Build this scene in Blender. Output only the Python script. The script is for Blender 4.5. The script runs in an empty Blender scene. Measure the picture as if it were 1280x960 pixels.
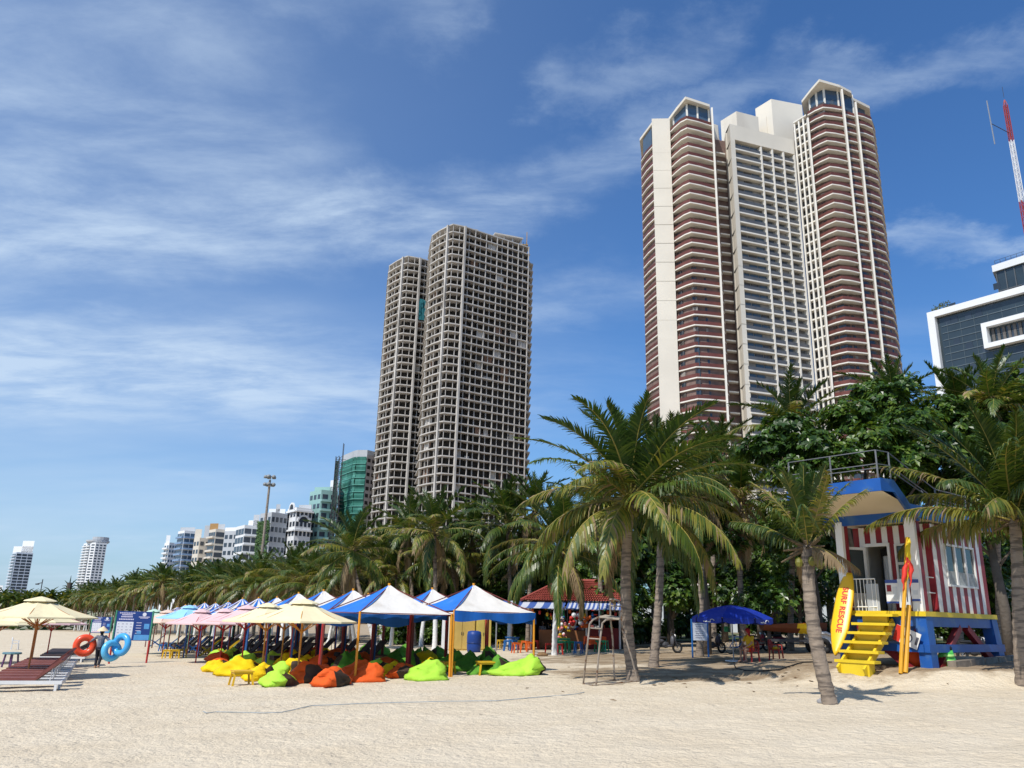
import bpy, math, random
from mathutils import Vector, Matrix, noise
R = math.radians
S = bpy.context.scene
COL = S.collection

# ---------------------------------------------------------------- camera
FPX, TH, RHO = 1000.0, R(16.3), math.atan(.025)
EYE = Vector((0, 0, 1.9))
FW = Vector((0, math.cos(TH), math.sin(TH)))
_u0 = Vector((0, -math.sin(TH), math.cos(TH)))
_r0 = Vector((1, 0, 0))
RT = _r0*math.cos(RHO) + _u0*math.sin(RHO)
UP = _u0*math.cos(RHO) - _r0*math.sin(RHO)
cam = bpy.data.cameras.new('camera')
cam.sensor_width = 36; cam.lens = FPX/1280*36; cam.clip_end = 8000; cam.clip_start = .1
camo = bpy.data.objects.new('camera', cam); COL.objects.link(camo)
camo.matrix_world = Matrix(((RT.x, UP.x, -FW.x, 0), (RT.y, UP.y, -FW.y, 0), (RT.z, UP.z, -FW.z, EYE.z), (0, 0, 0, 1)))
S.camera = camo

# ---------------------------------------------------------------- light
SUN_AZ, SUN_EL = R(37), R(52)
SUN_STRENGTH, SKY_STRENGTH = 4.4, .10
S.view_settings.view_transform = 'Standard'; S.view_settings.look = 'None'
S.view_settings.gamma = 1; S.view_settings.use_curve_mapping = False
S.view_settings.exposure = 0.06
LD = Vector((math.cos(SUN_EL)*math.sin(SUN_AZ), math.cos(SUN_EL)*math.cos(SUN_AZ), -math.sin(SUN_EL)))
sl = bpy.data.lights.new('sun', 'SUN'); sl.energy = SUN_STRENGTH; sl.angle = R(.5); sl.color = (1, .955, .89)
so = bpy.data.objects.new('sun', sl); COL.objects.link(so)
so.rotation_mode = 'QUATERNION'; so.rotation_quaternion = LD.to_track_quat('-Z', 'Y')
try:
    S.cycles.max_bounces = 6; S.cycles.diffuse_bounces = 3; S.cycles.glossy_bounces = 2
    S.cycles.transmission_bounces = 3; S.cycles.transparent_max_bounces = 6; S.cycles.volume_bounces = 0
    S.cycles.caustics_reflective = False; S.cycles.caustics_refractive = False
except Exception:
    pass

W = bpy.data.worlds.new('World'); S.world = W; W.use_nodes = True
nt = W.node_tree; nt.nodes.clear()
def N(tree, typ, **kw):
    n = tree.nodes.new(typ)
    for k, v in kw.items():
        if k == 'inp':
            for a, b in v.items(): n.inputs[a].default_value = b
        else: setattr(n, k, v)
    return n
def L(tree, a, b): tree.links.new(a, b)
def math_node(t, op, a, b=None, c=None, clamp=False):
    n = t.nodes.new('ShaderNodeMath'); n.operation = op; n.use_clamp = clamp
    for i, x in enumerate((a, b, c)):
        if x is None: continue
        if isinstance(x, (int, float)): n.inputs[i].default_value = x
        else: t.links.new(x, n.inputs[i])
    return n.outputs[0]
def smooth(t, x, lo, hi):
    n = t.nodes.new('ShaderNodeMapRange'); n.interpolation_type = 'SMOOTHSTEP'
    t.links.new(x, n.inputs[0]); n.inputs[1].default_value = lo; n.inputs[2].default_value = hi
    return n.outputs[0]

sky = N(nt, 'ShaderNodeTexSky', sky_type='NISHITA', sun_disc=False)
sky.sun_elevation = SUN_EL; sky.sun_rotation = SUN_AZ + math.pi
sky.air_density = 1.15; sky.dust_density = .7; sky.ozone_density = 2.6
tc = N(nt, 'ShaderNodeTexCoord')
sep = N(nt, 'ShaderNodeSeparateXYZ'); L(nt, tc.outputs['Generated'], sep.inputs[0])
dx, dy, dz = sep.outputs
zz = math_node(nt, 'ADD', math_node(nt, 'MAXIMUM', dz, 0.0), .12)
cx = math_node(nt, 'DIVIDE', dx, zz); cy = math_node(nt, 'DIVIDE', dy, zz)   # where the ray meets a high cloud sheet
cmb = N(nt, 'ShaderNodeCombineXYZ'); L(nt, cx, cmb.inputs[0]); L(nt, cy, cmb.inputs[1])
def cloud_noise(scale, rot, stretch, detail, rough, dist, off):
    mp = N(nt, 'ShaderNodeMapping'); mp.inputs['Rotation'].default_value[2] = R(rot)
    mp.inputs['Scale'].default_value = (scale, scale*stretch, 1); mp.inputs['Location'].default_value = (off, off*.7, 0)
    L(nt, cmb.outputs[0], mp.inputs[0])
    n = N(nt, 'ShaderNodeTexNoise'); n.inputs['Scale'].default_value = 1; n.inputs['Detail'].default_value = detail
    n.inputs['Roughness'].default_value = rough; n.inputs['Distortion'].default_value = dist
    L(nt, mp.outputs[0], n.inputs[0]); return n.outputs[0]
big = cloud_noise(.62, 24, 2.0, 3, .5, .5, 3.1)
fine = cloud_noise(2.2, 30, 2.3, 10, .64, .25, 7.7)
veil = cloud_noise(.35, 10, 1.5, 5, .6, .3, 1.3)
m1 = math_node(nt, 'MULTIPLY', smooth(nt, big, .47, .66), smooth(nt, fine, .36, .72))
leftness = smooth(nt, math_node(nt, 'SUBTRACT', math_node(nt, 'MULTIPLY', dx, -1.0), math_node(nt, 'MULTIPLY', dy, .12)), -.42, .5)
m2 = math_node(nt, 'MULTIPLY', smooth(nt, veil, .34, .68), math_node(nt, 'MULTIPLY', leftness, .62))
low = math_node(nt, 'MULTIPLY', math_node(nt, 'SUBTRACT', 1.0, smooth(nt, dz, .0, .42)), math_node(nt, 'ADD', math_node(nt, 'MULTIPLY', leftness, .22), .05))
wn = N(nt, 'ShaderNodeTexNoise'); wn.inputs['Scale'].default_value = 3.2; wn.inputs['Detail'].default_value = 9; wn.inputs['Roughness'].default_value = .62; L(nt, cmb.outputs[0], wn.inputs[0])
def vm(op, a, b=None):
    n = nt.nodes.new('ShaderNodeVectorMath'); n.operation = op
    for i, x in enumerate((a, b)):
        if x is None: continue
        if isinstance(x, tuple): n.inputs[i].default_value = x
        else: L(nt, x, n.inputs[i])
    return n
wv_ = vm('MULTIPLY', vm('SUBTRACT', wn.outputs['Color'], (.5, .5, .5)).outputs[0], (.40, .40, 0)).outputs[0]
cp_ = vm('ADD', cmb.outputs[0], wv_).outputs[0]
def band(a, b, w, s):
    """soft streak of cirrus along a line on the cloud sheet"""
    ab = (b[0]-a[0], b[1]-a[1], 0); l2 = ab[0]**2+ab[1]**2
    pa = vm('SUBTRACT', cp_, (a[0], a[1], 0)).outputs[0]
    h = math_node(nt, 'DIVIDE', vm('DOT_PRODUCT', pa, ab).outputs['Value'], l2, clamp=True)
    cm = nt.nodes.new('ShaderNodeVectorMath'); cm.operation = 'SCALE'; cm.inputs[0].default_value = ab; L(nt, h, cm.inputs['Scale'])
    d = vm('LENGTH', vm('SUBTRACT', pa, cm.outputs[0]).outputs[0]).outputs['Value']
    return math_node(nt, 'MULTIPLY', math_node(nt, 'SUBTRACT', 1.0, smooth(nt, d, 0, w*2)), s)
tex = smooth(nt, fine, .30, .72)
acc = None
for a_, b_, w_, s_ in (((-1.25, 1.45), (-.9, 1.52), .20, .75), ((-.9, 1.52), (-.5, 1.52), .15, .8), ((-.5, 1.53), (-.18, 1.52), .11, .85), ((-.18, 1.50), (.02, 1.40), .09, .75), ((.02, 1.40), (.28, 1.22), .075, .7), ((-1.0, 1.05), (-.55, 1.30), .16, .55), ((-.8, .85), (-.5, 1.05), .12, .4),
                       ((-.42, .90), (-.14, .99), .06, .42), ((.08, 1.08), (.30, 1.03), .045, .42), ((.18, 1.17), (.51, 1.09), .045, .38), ((.51, 1.09), (.80, .96), .045, .5), ((.80, 1.5), (1.06, 1.5), .04, .65), ((.05, 1.86), (.3, 1.76), .10, .4),
                       ((-1.9, 2.2), (-.9, 2.35), .36, .8), ((-.9, 2.35), (-.25, 2.6), .30, .6)):
    v_ = band(a_, b_, w_, s_); acc = v_ if acc is None else math_node(nt, 'MAXIMUM', acc, v_)
m3 = math_node(nt, 'MULTIPLY', acc, math_node(nt, 'ADD', math_node(nt, 'MULTIPLY', tex, .9), .18))
tot = math_node(nt, 'ADD', math_node(nt, 'ADD', math_node(nt, 'MULTIPLY', m1, .14), math_node(nt, 'ADD', math_node(nt, 'MULTIPLY', m2, .55), math_node(nt, 'MULTIPLY', leftness, .20))), math_node(nt, 'ADD', low, m3), clamp=True)
tot = math_node(nt, 'MULTIPLY', tot, .82)
mx = N(nt, 'ShaderNodeMixRGB'); L(nt, tot, mx.inputs[0]); tint = N(nt, 'ShaderNodeMixRGB', blend_type='MULTIPLY'); tint.inputs[0].default_value = 1; L(nt, sky.outputs[0], tint.inputs[1]); tint.inputs[2].default_value = (.55, .93, 1.36, 1); L(nt, tint.outputs[0], mx.inputs[1])
mx.inputs[2].default_value = (6.1, 7.5, 9.2, 1)
bg = N(nt, 'ShaderNodeBackground'); bg.inputs[1].default_value = SKY_STRENGTH
L(nt, mx.outputs[0], bg.inputs[0])
wo = N(nt, 'ShaderNodeOutputWorld'); L(nt, bg.outputs[0], wo.inputs[0])

# ---------------------------------------------------------------- helpers
def smst(a, b, x):
    t = max(0., min(1., (x-a)/(b-a))); return t*t*(3-2*t)
HUT = Vector((13.2, 26.6))
def gz(x, y):
    """beach height: it falls towards the sea on the left and swells under the rescue hut"""
    z = .035*max(-130, min(26, x))
    d = math.hypot((x-HUT.x-.2)/5.6, (y-HUT.y-.6)/5.2)
    z += .40*(1-smst(.80, 1.12, d))
    return z
def ray(px, py): return FW + RT*((px-640)/FPX) - UP*((py-480)/FPX)
def PT(px, py, Y):
    d = ray(px, py); return EYE + d*(Y/d.y)
def WXY(px, py, Y):
    p = PT(px, py, Y); return Vector((p.x, p.y))
def G(px, py):
    d = ray(px, py); t = 6.0
    while t < 400:
        p = EYE + d*t
        if p.z < gz(p.x, p.y): break
        t *= 1.01
    lo, hi = t/1.01, t
    for _ in range(25):
        m = (lo+hi)/2; p = EYE + d*m
        if p.z < gz(p.x, p.y): hi = m
        else: lo = m
    p = EYE + d*hi; p.z = gz(p.x, p.y); return p
def proj(p):
    q = Vector(p)-EYE; z = q.dot(FW); return 640+FPX*q.dot(RT)/z, 480-FPX*q.dot(UP)/z

class MB:
    def __init__(s): s.v = []; s.f = []; s.m = []
    def face(s, pts, m=0):
        b = len(s.v); s.v.extend([tuple(p) for p in pts]); s.f.append(tuple(range(b, b+len(pts)))); s.m.append(m)
    def box(s, c, size, m=0, rz=0, M=None):
        cx, cy, cz = c; a, b, h = size[0]/2, size[1]/2, size[2]/2
        co, si = math.cos(rz), math.sin(rz); i = len(s.v)
        for z in (-h, h):
            for x, y in ((-a, -b), (a, -b), (a, b), (-a, b)):
                p = Vector((cx+x*co-y*si, cy+x*si+y*co, cz+z)) if M is None else Vector(c) + M @ Vector((x, y, z))
                s.v.append(tuple(p))
        for q in ((0, 3, 2, 1), (4, 5, 6, 7), (0, 1, 5, 4), (1, 2, 6, 5), (2, 3, 7, 6), (3, 0, 4, 7)):
            s.f.append(tuple(i+k for k in q)); s.m.append(m)
    def beam(s, p0, p1, w, h, m=0, upv=(0, 0, 1)):
        p0, p1 = Vector(p0), Vector(p1); t = (p1-p0); l = t.length; t.normalize()
        u = Vector(upv)
        if abs(t.dot(u)) > .98: u = Vector((0, 1, 0))
        a = t.cross(u).normalized(); b = a.cross(t)
        s.box((p0+p1)/2, (l, w, h), m, M=Matrix((t, a, b)).transposed())
    def tube(s, pts, rad, n=6, m=0, cap=True):
        pts = [Vector(p) for p in pts]; k = len(pts)
        if not isinstance(rad, (list, tuple)): rad = [rad]*k
        i0 = len(s.v); ref = None
        for i, p in enumerate(pts):
            t = (pts[min(i+1, k-1)] - pts[max(i-1, 0)]).normalized()
            if ref is None: ref = Vector((1, 0, 0)) if abs(t.x) < .8 else Vector((0, 1, 0))
            a = (ref - t*ref.dot(t)).normalized(); ref = a; b = t.cross(a)
            for j in range(n):
                an = 2*math.pi*j/n; s.v.append(tuple(p + (a*math.cos(an)+b*math.sin(an))*rad[i]))
        for i in range(k-1):
            for j in range(n):
                a_, b_ = i0+i*n+j, i0+i*n+(j+1) % n
                s.f.append((a_, b_, b_+n, a_+n)); s.m.append(m)
        if cap:
            s.f.append(tuple(i0+j for j in reversed(range(n)))); s.m.append(m)
            s.f.append(tuple(i0+(k-1)*n+j for j in range(n))); s.m.append(m)
    def prism(s, poly, z0, z1, m=0, mtop=None):
        n = len(poly); i = len(s.v)
        for z in (z0, z1):
            for p in poly: s.v.append((p[0], p[1], z))
        for j in range(n):
            k = (j+1) % n; s.f.append((i+j, i+k, i+n+k, i+n+j)); s.m.append(m)
        s.f.append(tuple(i+j for j in reversed(range(n)))); s.m.append(m)
        s.f.append(tuple(i+n+j for j in range(n))); s.m.append(m if mtop is None else mtop)
    def lathe(s, prof, n=12, c=(0, 0, 0), m=0):
        i0 = len(s.v)
        for r, z in prof:
            for j in range(n):
                a = 2*math.pi*j/n; s.v.append((c[0]+r*math.cos(a), c[1]+r*math.sin(a), c[2]+z))
        for i in range(len(prof)-1):
            for j in range(n):
                a_, b_ = i0+i*n+j, i0+i*n+(j+1) % n
                s.f.append((a_, b_, b_+n, a_+n)); s.m.append(m)
    def ball(s, c, r, n=8, m=0):
        if not isinstance(r, (tuple, list)): r = (r, r, r)
        i0 = len(s.v); k = max(4, n//2+1)
        for i in range(k+1):
            th = math.pi*i/k
            for j in range(n):
                a = 2*math.pi*j/n
                s.v.append((c[0]+r[0]*math.sin(th)*math.cos(a), c[1]+r[1]*math.sin(th)*math.sin(a), c[2]-r[2]*math.cos(th)))
        for i in range(k):
            for j in range(n):
                a_, b_ = i0+i*n+j, i0+i*n+(j+1) % n
                s.f.append((a_, b_, b_+n, a_+n)); s.m.append(m)
    def torus(s, c, Rr, r, M=None, n=24, k=8, m=0):
        i0 = len(s.v); M = M or Matrix.Identity(3); c = Vector(c)
        for i in range(n):
            a = 2*math.pi*i/n
            for j in range(k):
                b = 2*math.pi*j/k
                s.v.append(tuple(c + M @ Vector(((Rr+r*math.cos(b))*math.cos(a), (Rr+r*math.cos(b))*math.sin(a), r*math.sin(b)))))
        for i in range(n):
            for j in range(k):
                s.f.append((i0+i*k+j, i0+((i+1) % n)*k+j, i0+((i+1) % n)*k+(j+1) % k, i0+i*k+(j+1) % k)); s.m.append(m)
    def mesh(s, name, mats, smooth=False):
        me = bpy.data.meshes.new(name); me.from_pydata(s.v, [], s.f)
        if not isinstance(mats, (list, tuple)): mats = [mats]
        for x in mats: me.materials.append(x)
        if len(mats) > 1: me.polygons.foreach_set('material_index', s.m)
        if smooth: me.polygons.foreach_set('use_smooth', [True]*len(s.f))
        me.update(); return me
    def build(s, name, mats, parent=None, smooth=False, world=False, loc=None):
        me = s.mesh(name, mats, smooth)
        if world and parent is not None:
            p = parent
            off = Vector((0, 0, 0))
            while p is not None: off += p.location; p = p.parent
            me.transform(Matrix.Translation(-off))
        return put(name, me, parent, loc)
def put(name, me, parent=None, loc=None, rz=0):
    o = bpy.data.objects.new(name, me); COL.objects.link(o)
    if parent is not None: o.parent = parent
    if loc is not None: o.location = loc
    if rz: o.rotation_euler.z = rz
    return o
def tag(o, label=None, cat=None, group=None, kind=None):
    if label: o['label'] = label
    if cat: o['category'] = cat
    if group: o['group'] = group
    if kind: o['kind'] = kind
    return o
def thing(name, label, cat, loc=(0, 0, 0), rz=0, group=None):
    o = bpy.data.objects.new(name, None); COL.objects.link(o); o.empty_display_size = .1
    o.location = loc; o.rotation_euler = (0, 0, rz); return tag(o, label, cat, group)
def dup(root, loc, rz=0, scale=1, label=None):
    """a copy of a thing with copies of its parts and sub-parts"""
    r = root.copy(); COL.objects.link(r); r.location = loc; r.rotation_euler = (0, 0, rz); r.scale = (scale,)*3
    if label: r['label'] = label
    for ch in root.children:
        c = ch.copy(); COL.objects.link(c); c.parent = r
        for g in ch.children:
            d = g.copy(); COL.objects.link(d); d.parent = c
    return r
_ORDS = ['', 'first', 'second', 'third', 'fourth', 'fifth', 'sixth', 'seventh', 'eighth', 'ninth', 'tenth', 'eleventh', 'twelfth', 'thirteenth',
       'fourteenth', 'fifteenth', 'sixteenth', 'seventeenth', 'eighteenth', 'nineteenth', 'twentieth', 'twenty-first', 'twenty-second', 'twenty-third',
       'twenty-fourth', 'twenty-fifth', 'twenty-sixth', 'twenty-seventh', 'twenty-eighth', 'twenty-ninth', 'thirtieth']
_TENS = {30: ('thirty', 'thirtieth'), 40: ('forty', 'fortieth'), 50: ('fifty', 'fiftieth'), 60: ('sixty', 'sixtieth'), 70: ('seventy', 'seventieth')}
class _O:
    def __getitem__(s, i):
        if i <= 30: return _ORDS[i]
        t = i//10*10; return _TENS[t][1] if i == t else _TENS[t][0]+'-'+_ORDS[i-t]
ORD = _O()

# ---------------------------------------------------------------- materials
def M(name, rgb, rough=.65, var=.12, scale=3., bump=0., bscale=None, spec=.3, metal=0., rnd=0., stain=None, detail=4):
    m = bpy.data.materials.new(name); m.use_nodes = True; t = m.node_tree
    b = t.nodes['Principled BSDF']; b.inputs['Roughness'].default_value = rough
    b.inputs['Specular IOR Level'].default_value = spec; b.inputs['Metallic'].default_value = metal
    c = t.nodes.new('ShaderNodeTexCoord')
    n = t.nodes.new('ShaderNodeTexNoise'); n.inputs['Scale'].default_value = scale; n.inputs['Detail'].default_value = detail
    L(t, c.outputs['Object'], n.inputs[0])
    mr = t.nodes.new('ShaderNodeMapRange'); L(t, n.outputs[0], mr.inputs[0])
    mr.inputs[1].default_value = .25; mr.inputs[2].default_value = .75
    mr.inputs[3].default_value = 1-var; mr.inputs[4].default_value = 1+var
    f = mr.outputs[0]
    if rnd:
        oi = t.nodes.new('ShaderNodeObjectInfo')
        f = math_node(t, 'MULTIPLY', f, math_node(t, 'ADD', math_node(t, 'MULTIPLY', oi.outputs['Random'], 2*rnd), 1-rnd))
    mu = t.nodes.new('ShaderNodeMixRGB'); mu.blend_type = 'MULTIPLY'; mu.inputs[0].default_value = 1
    mu.inputs[1].default_value = (*rgb, 1); L(t, f, mu.inputs[2])
    out = mu.outputs[0]
    if stain:
        n2 = t.nodes.new('ShaderNodeTexNoise'); n2.inputs['Scale'].default_value = stain[1]; n2.inputs['Detail'].default_value = 6
        mp = t.nodes.new('ShaderNodeMapping'); mp.inputs['Scale'].default_value = (1, 1, stain[4] if len(stain) > 4 else 1)
        L(t, c.outputs['Object'], mp.inputs[0]); L(t, mp.outputs[0], n2.inputs[0])
        m3 = t.nodes.new('ShaderNodeMixRGB'); L(t, smooth(t, n2.outputs[0], stain[2], stain[3]), m3.inputs[0])
        L(t, out, m3.inputs[1]); m3.inputs[2].default_value = (*stain[0], 1); out = m3.outputs[0]
    L(t, out, b.inputs['Base Color'])
    if bump:
        bn = t.nodes.new('ShaderNodeTexNoise'); bn.inputs['Scale'].default_value = bscale or scale*4; bn.inputs['Detail'].default_value = 5
        L(t, c.outputs['Object'], bn.inputs[0])
        bp = t.nodes.new('ShaderNodeBump'); bp.inputs['Strength'].default_value = 1; bp.inputs['Distance'].default_value = bump
        L(t, bn.outputs[0], bp.inputs['Height']); L(t, bp.outputs[0], b.inputs['Normal'])
    return m
def leafmat(name, rgb, rough=.42, trans=.25, spec=.4, rnd=.2):
    m = M(name, rgb, rough, .22, 2.2, spec=spec, rnd=rnd); t = m.node_tree
    b = t.nodes['Principled BSDF']; o = t.nodes['Material Output']
    tr = t.nodes.new('ShaderNodeBsdfTranslucent'); tr.inputs[0].default_value = (rgb[0]*1.9, rgb[1]*1.7, rgb[2]*.8, 1)
    mix = t.nodes.new('ShaderNodeMixShader'); mix.inputs[0].default_value = trans
    L(t, b.outputs[0], mix.inputs[1]); L(t, tr.outputs[0], mix.inputs[2]); L(t, mix.outputs[0], o.inputs[0])
    return m
def glassmat(name, rgb, rough=.12, rnd=.3):
    return M(name, rgb, rough, .15, .4, spec=.6, rnd=rnd)

WHITE = M('white_paint', (.78, .77, .74), .5, .06, 1.2, stain=((.5, .47, .42), 1.3, .62, .85))
GREYM = M('grey_metal', (.34, .35, .36), .4, .1, 4, metal=.5)
DARKM = M('dark_metal', (.05, .05, .055), .45, .1, 4)
BLACK = M('black_rubber', (.02, .02, .02), .7, .1, 4)
RUSTY = M('weathered_steel', (.30, .25, .20), .55, .25, 9, metal=.3, stain=((.16, .08, .04), 7, .5, .7))
# ================================================================ ground
def ground():
    def axis(lo, hi, step, far_lo, far_hi, growth):
        a = [lo + i*step for i in range(int((hi-lo)/step)+1)]
        b, s = [], step
        x = lo
        while x > far_lo: s *= growth; x -= s; b.append(x)
        s, x, c = step, a[-1], []
        while x < far_hi: s *= growth; x += s; c.append(x)
        return b[::-1] + a + c
    xs = axis(-13, 15, .125, -4000, 4000, 1.16); ys = axis(9.5, 30, .125, -400, 6000, 1.14)
    rough = []
    mb = MB()
    for y in ys:
        for x in xs:
            z = gz(x, y)
            if -45 < x < 30 and 4 < y < 60:
                f = 1-smst(30, 55, y)
                p = Vector((x*1.0, y*1.0, 0))
                z += f*.026*noise.noise(p*1.9) + .03*noise.noise(p*.35)
                if y < 31:
                    q = noise.noise(p*4.1+Vector((7, 3, 0)))
                    z += .026*min(.22, q) + .010*noise.noise(p*8.7)
            mb.v.append((x, y, z))
    nx = len(xs)
    for j in range(len(ys)-1):
        for i in range(nx-1):
            a = j*nx+i; mb.f.append((a, a+1, a+nx+1, a+nx)); mb.m.append(0)
    m = bpy.data.materials.new('sand'); m.use_nodes = True; t = m.node_tree; b = t.nodes['Principled BSDF']
    b.inputs['Roughness'].default_value = .9; b.inputs['Specular IOR Level'].default_value = .12
    c = t.nodes.new('ShaderNodeNewGeometry'); pos = c.outputs['Position']
    def nz(sc, det=4, ro=.5):
        n = t.nodes.new('ShaderNodeTexNoise'); n.inputs['Scale'].default_value = sc; n.inputs['Detail'].default_value = det
        n.inputs['Roughness'].default_value = ro; L(t, pos, n.inputs[0]); return n.outputs[0]
    cr = t.nodes.new('ShaderNodeMixRGB'); L(t, smooth(t, nz(.55, 6), .3, .7), cr.inputs[0])
    cr.inputs[1].default_value = (.625, .52, .37, 1); cr.inputs[2].default_value = (.665, .565, .415, 1)
    gr = t.nodes.new('ShaderNodeMixRGB'); gr.blend_type = 'MULTIPLY'; gr.inputs[0].default_value = 1; L(t, cr.outputs[0], gr.inputs[1])
    g2 = t.nodes.new('ShaderNodeMapRange'); L(t, nz(38, 3), g2.inputs[0]); g2.inputs[1].default_value = .25; g2.inputs[2].default_value = .75
    g2.inputs[3].default_value = .84; g2.inputs[4].default_value = 1.10; L(t, g2.outputs[0], gr.inputs[2])
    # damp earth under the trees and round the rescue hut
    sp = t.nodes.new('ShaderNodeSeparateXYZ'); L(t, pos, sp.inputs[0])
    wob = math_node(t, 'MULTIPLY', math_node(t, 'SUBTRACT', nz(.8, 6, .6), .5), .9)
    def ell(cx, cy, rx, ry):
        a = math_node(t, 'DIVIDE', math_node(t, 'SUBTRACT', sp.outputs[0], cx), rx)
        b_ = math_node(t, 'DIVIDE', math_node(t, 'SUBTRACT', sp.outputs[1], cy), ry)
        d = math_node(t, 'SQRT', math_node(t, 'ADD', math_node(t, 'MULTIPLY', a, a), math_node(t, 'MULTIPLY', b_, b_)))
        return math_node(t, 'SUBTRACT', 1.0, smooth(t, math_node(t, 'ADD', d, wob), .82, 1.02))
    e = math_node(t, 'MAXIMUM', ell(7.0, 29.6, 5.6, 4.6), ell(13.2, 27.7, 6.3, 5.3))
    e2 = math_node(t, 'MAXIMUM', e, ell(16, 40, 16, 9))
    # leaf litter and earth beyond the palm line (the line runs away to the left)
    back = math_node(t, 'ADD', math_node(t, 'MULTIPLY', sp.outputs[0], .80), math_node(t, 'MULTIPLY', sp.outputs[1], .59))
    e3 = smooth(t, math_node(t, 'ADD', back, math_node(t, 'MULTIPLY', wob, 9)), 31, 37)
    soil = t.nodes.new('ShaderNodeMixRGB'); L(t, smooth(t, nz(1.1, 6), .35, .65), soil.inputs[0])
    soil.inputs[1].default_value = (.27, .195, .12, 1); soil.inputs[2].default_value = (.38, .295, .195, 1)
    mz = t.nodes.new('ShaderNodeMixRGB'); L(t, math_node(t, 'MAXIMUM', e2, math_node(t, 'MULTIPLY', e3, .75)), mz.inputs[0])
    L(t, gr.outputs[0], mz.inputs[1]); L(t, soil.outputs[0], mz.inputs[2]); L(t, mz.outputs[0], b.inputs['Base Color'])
    bp = t.nodes.new('ShaderNodeBump'); bp.inputs['Strength'].default_value = .9; bp.inputs['Distance'].default_value = .085
    vo = t.nodes.new('ShaderNodeTexVoronoi'); vo.feature = 'SMOOTH_F1'; vo.inputs['Scale'].default_value = 3.0; vo.inputs['Smoothness'].default_value = .6; L(t, pos, vo.inputs['Vector'])
    dip = smooth(t, vo.outputs['Distance'], .05, .34)
    h = math_node(t, 'ADD', math_node(t, 'ADD', math_node(t, 'MULTIPLY', nz(6.5, 5, .55), 1.0), math_node(t, 'MULTIPLY', nz(22, 3), .35)), math_node(t, 'MULTIPLY', math_node(t, 'MULTIPLY', dip, smooth(t, nz(.7, 3), .35, .6)), .38))
    L(t, h, bp.inputs['Height']); L(t, bp.outputs[0], b.inputs['Normal'])
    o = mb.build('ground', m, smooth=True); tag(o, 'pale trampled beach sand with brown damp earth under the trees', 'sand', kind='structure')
ground()

# ================================================================ tall buildings
CONC = M('raw_concrete', (.50, .47, .43), .85, .14, .25, stain=((.32, .295, .26), .12, .52, .75, .35))
CONC_SHADE = M('raw_concrete_painted_shade', (.045, .040, .036), .9, .15, .3)  # near-black concrete: shade of the open floors painted into the colour
CREAM = M('cream_render', (.70, .645, .545), .75, .06, .1, stain=((.56, .50, .42), .09, .55, .8, .25))
EDGE = M('slab_edge_paint', (.74, .70, .62), .7, .08, .3)
BALU = M('maroon_railing', (.135, .046, .037), .45, .2, .5, rnd=.12)
BALG = M('grey_glass_railing', (.10, .105, .115), .3, .2, .5)
INNER = M('brown_inner_wall', (.19, .125, .105), .7, .25, .6)  # brown wall set back behind the railings
PANE = glassmat('window_glass', (.035, .048, .065), .15)
PANEB = glassmat('blue_window_glass', (.06, .10, .15), .15)
BWHITE = M('white_facade', (.72, .73, .73), .7, .06, .12)
BBEIGE = M('beige_facade', (.60, .55, .47), .75, .08, .12)
BGREY = M('grey_facade', (.42, .44, .46), .7, .1, .12)
BTEAL = M('pale_teal_facade', (.27, .44, .41), .5, .1, .15)
NET = M('green_safety_net', (.035, .16, .125), .85, .22, .35, stain=((.10, .30, .25), .16, .5, .7, .5))
DGLASS = glassmat('dark_curtain_wall', (.030, .045, .055), .1, 0)

_wm = {}
def window_mesh(w, h, d, mat):
    k = (round(w, 2), round(h, 2), round(d, 2), mat.name)
    if k not in _wm:
        b = MB(); b.box((0, 0, 0), (w, d, h)); _wm[k] = b.mesh('window', mat)
    return _wm[k]
def windows(root, spots, cap=100):
    """spots: (centre xyz, heading, w, h, depth, mat); the lowest show largest and are parts, the rest is one part"""
    spots = sorted(spots, key=lambda s: s[0][2])
    for c, rz, w, h, d, m in spots[:cap]:
        put('window', window_mesh(w, h, d, m), root, Vector(c)-root.location, rz)
    if len(spots) > cap:
        mb = MB(); mats = []
        for c, rz, w, h, d, m in spots[cap:]:
            if m not in mats: mats.append(m)
            mb.box(c, (w, d, h), mats.index(m), rz)
        o = mb.build('window', mats, root, world=True); o['kind'] = 'stuff'
def edge_dir(a, b):
    t = Vector(b)-Vector(a); l = t.length; t.normalize(); return t, l, math.atan2(t.y, t.x), Vector((t.y, -t.x))   # outward normal for edges that run left to right
def inset(poly, d):
    """inset a convex counter-clockwise polygon"""
    n = len(poly); out = []
    c = sum((Vector(p) for p in poly), Vector((0, 0)))/n
    for p in poly:
        v = Vector(p)-c; out.append(c + v*max(.05, (v.length-d)/v.length))
    return out

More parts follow.
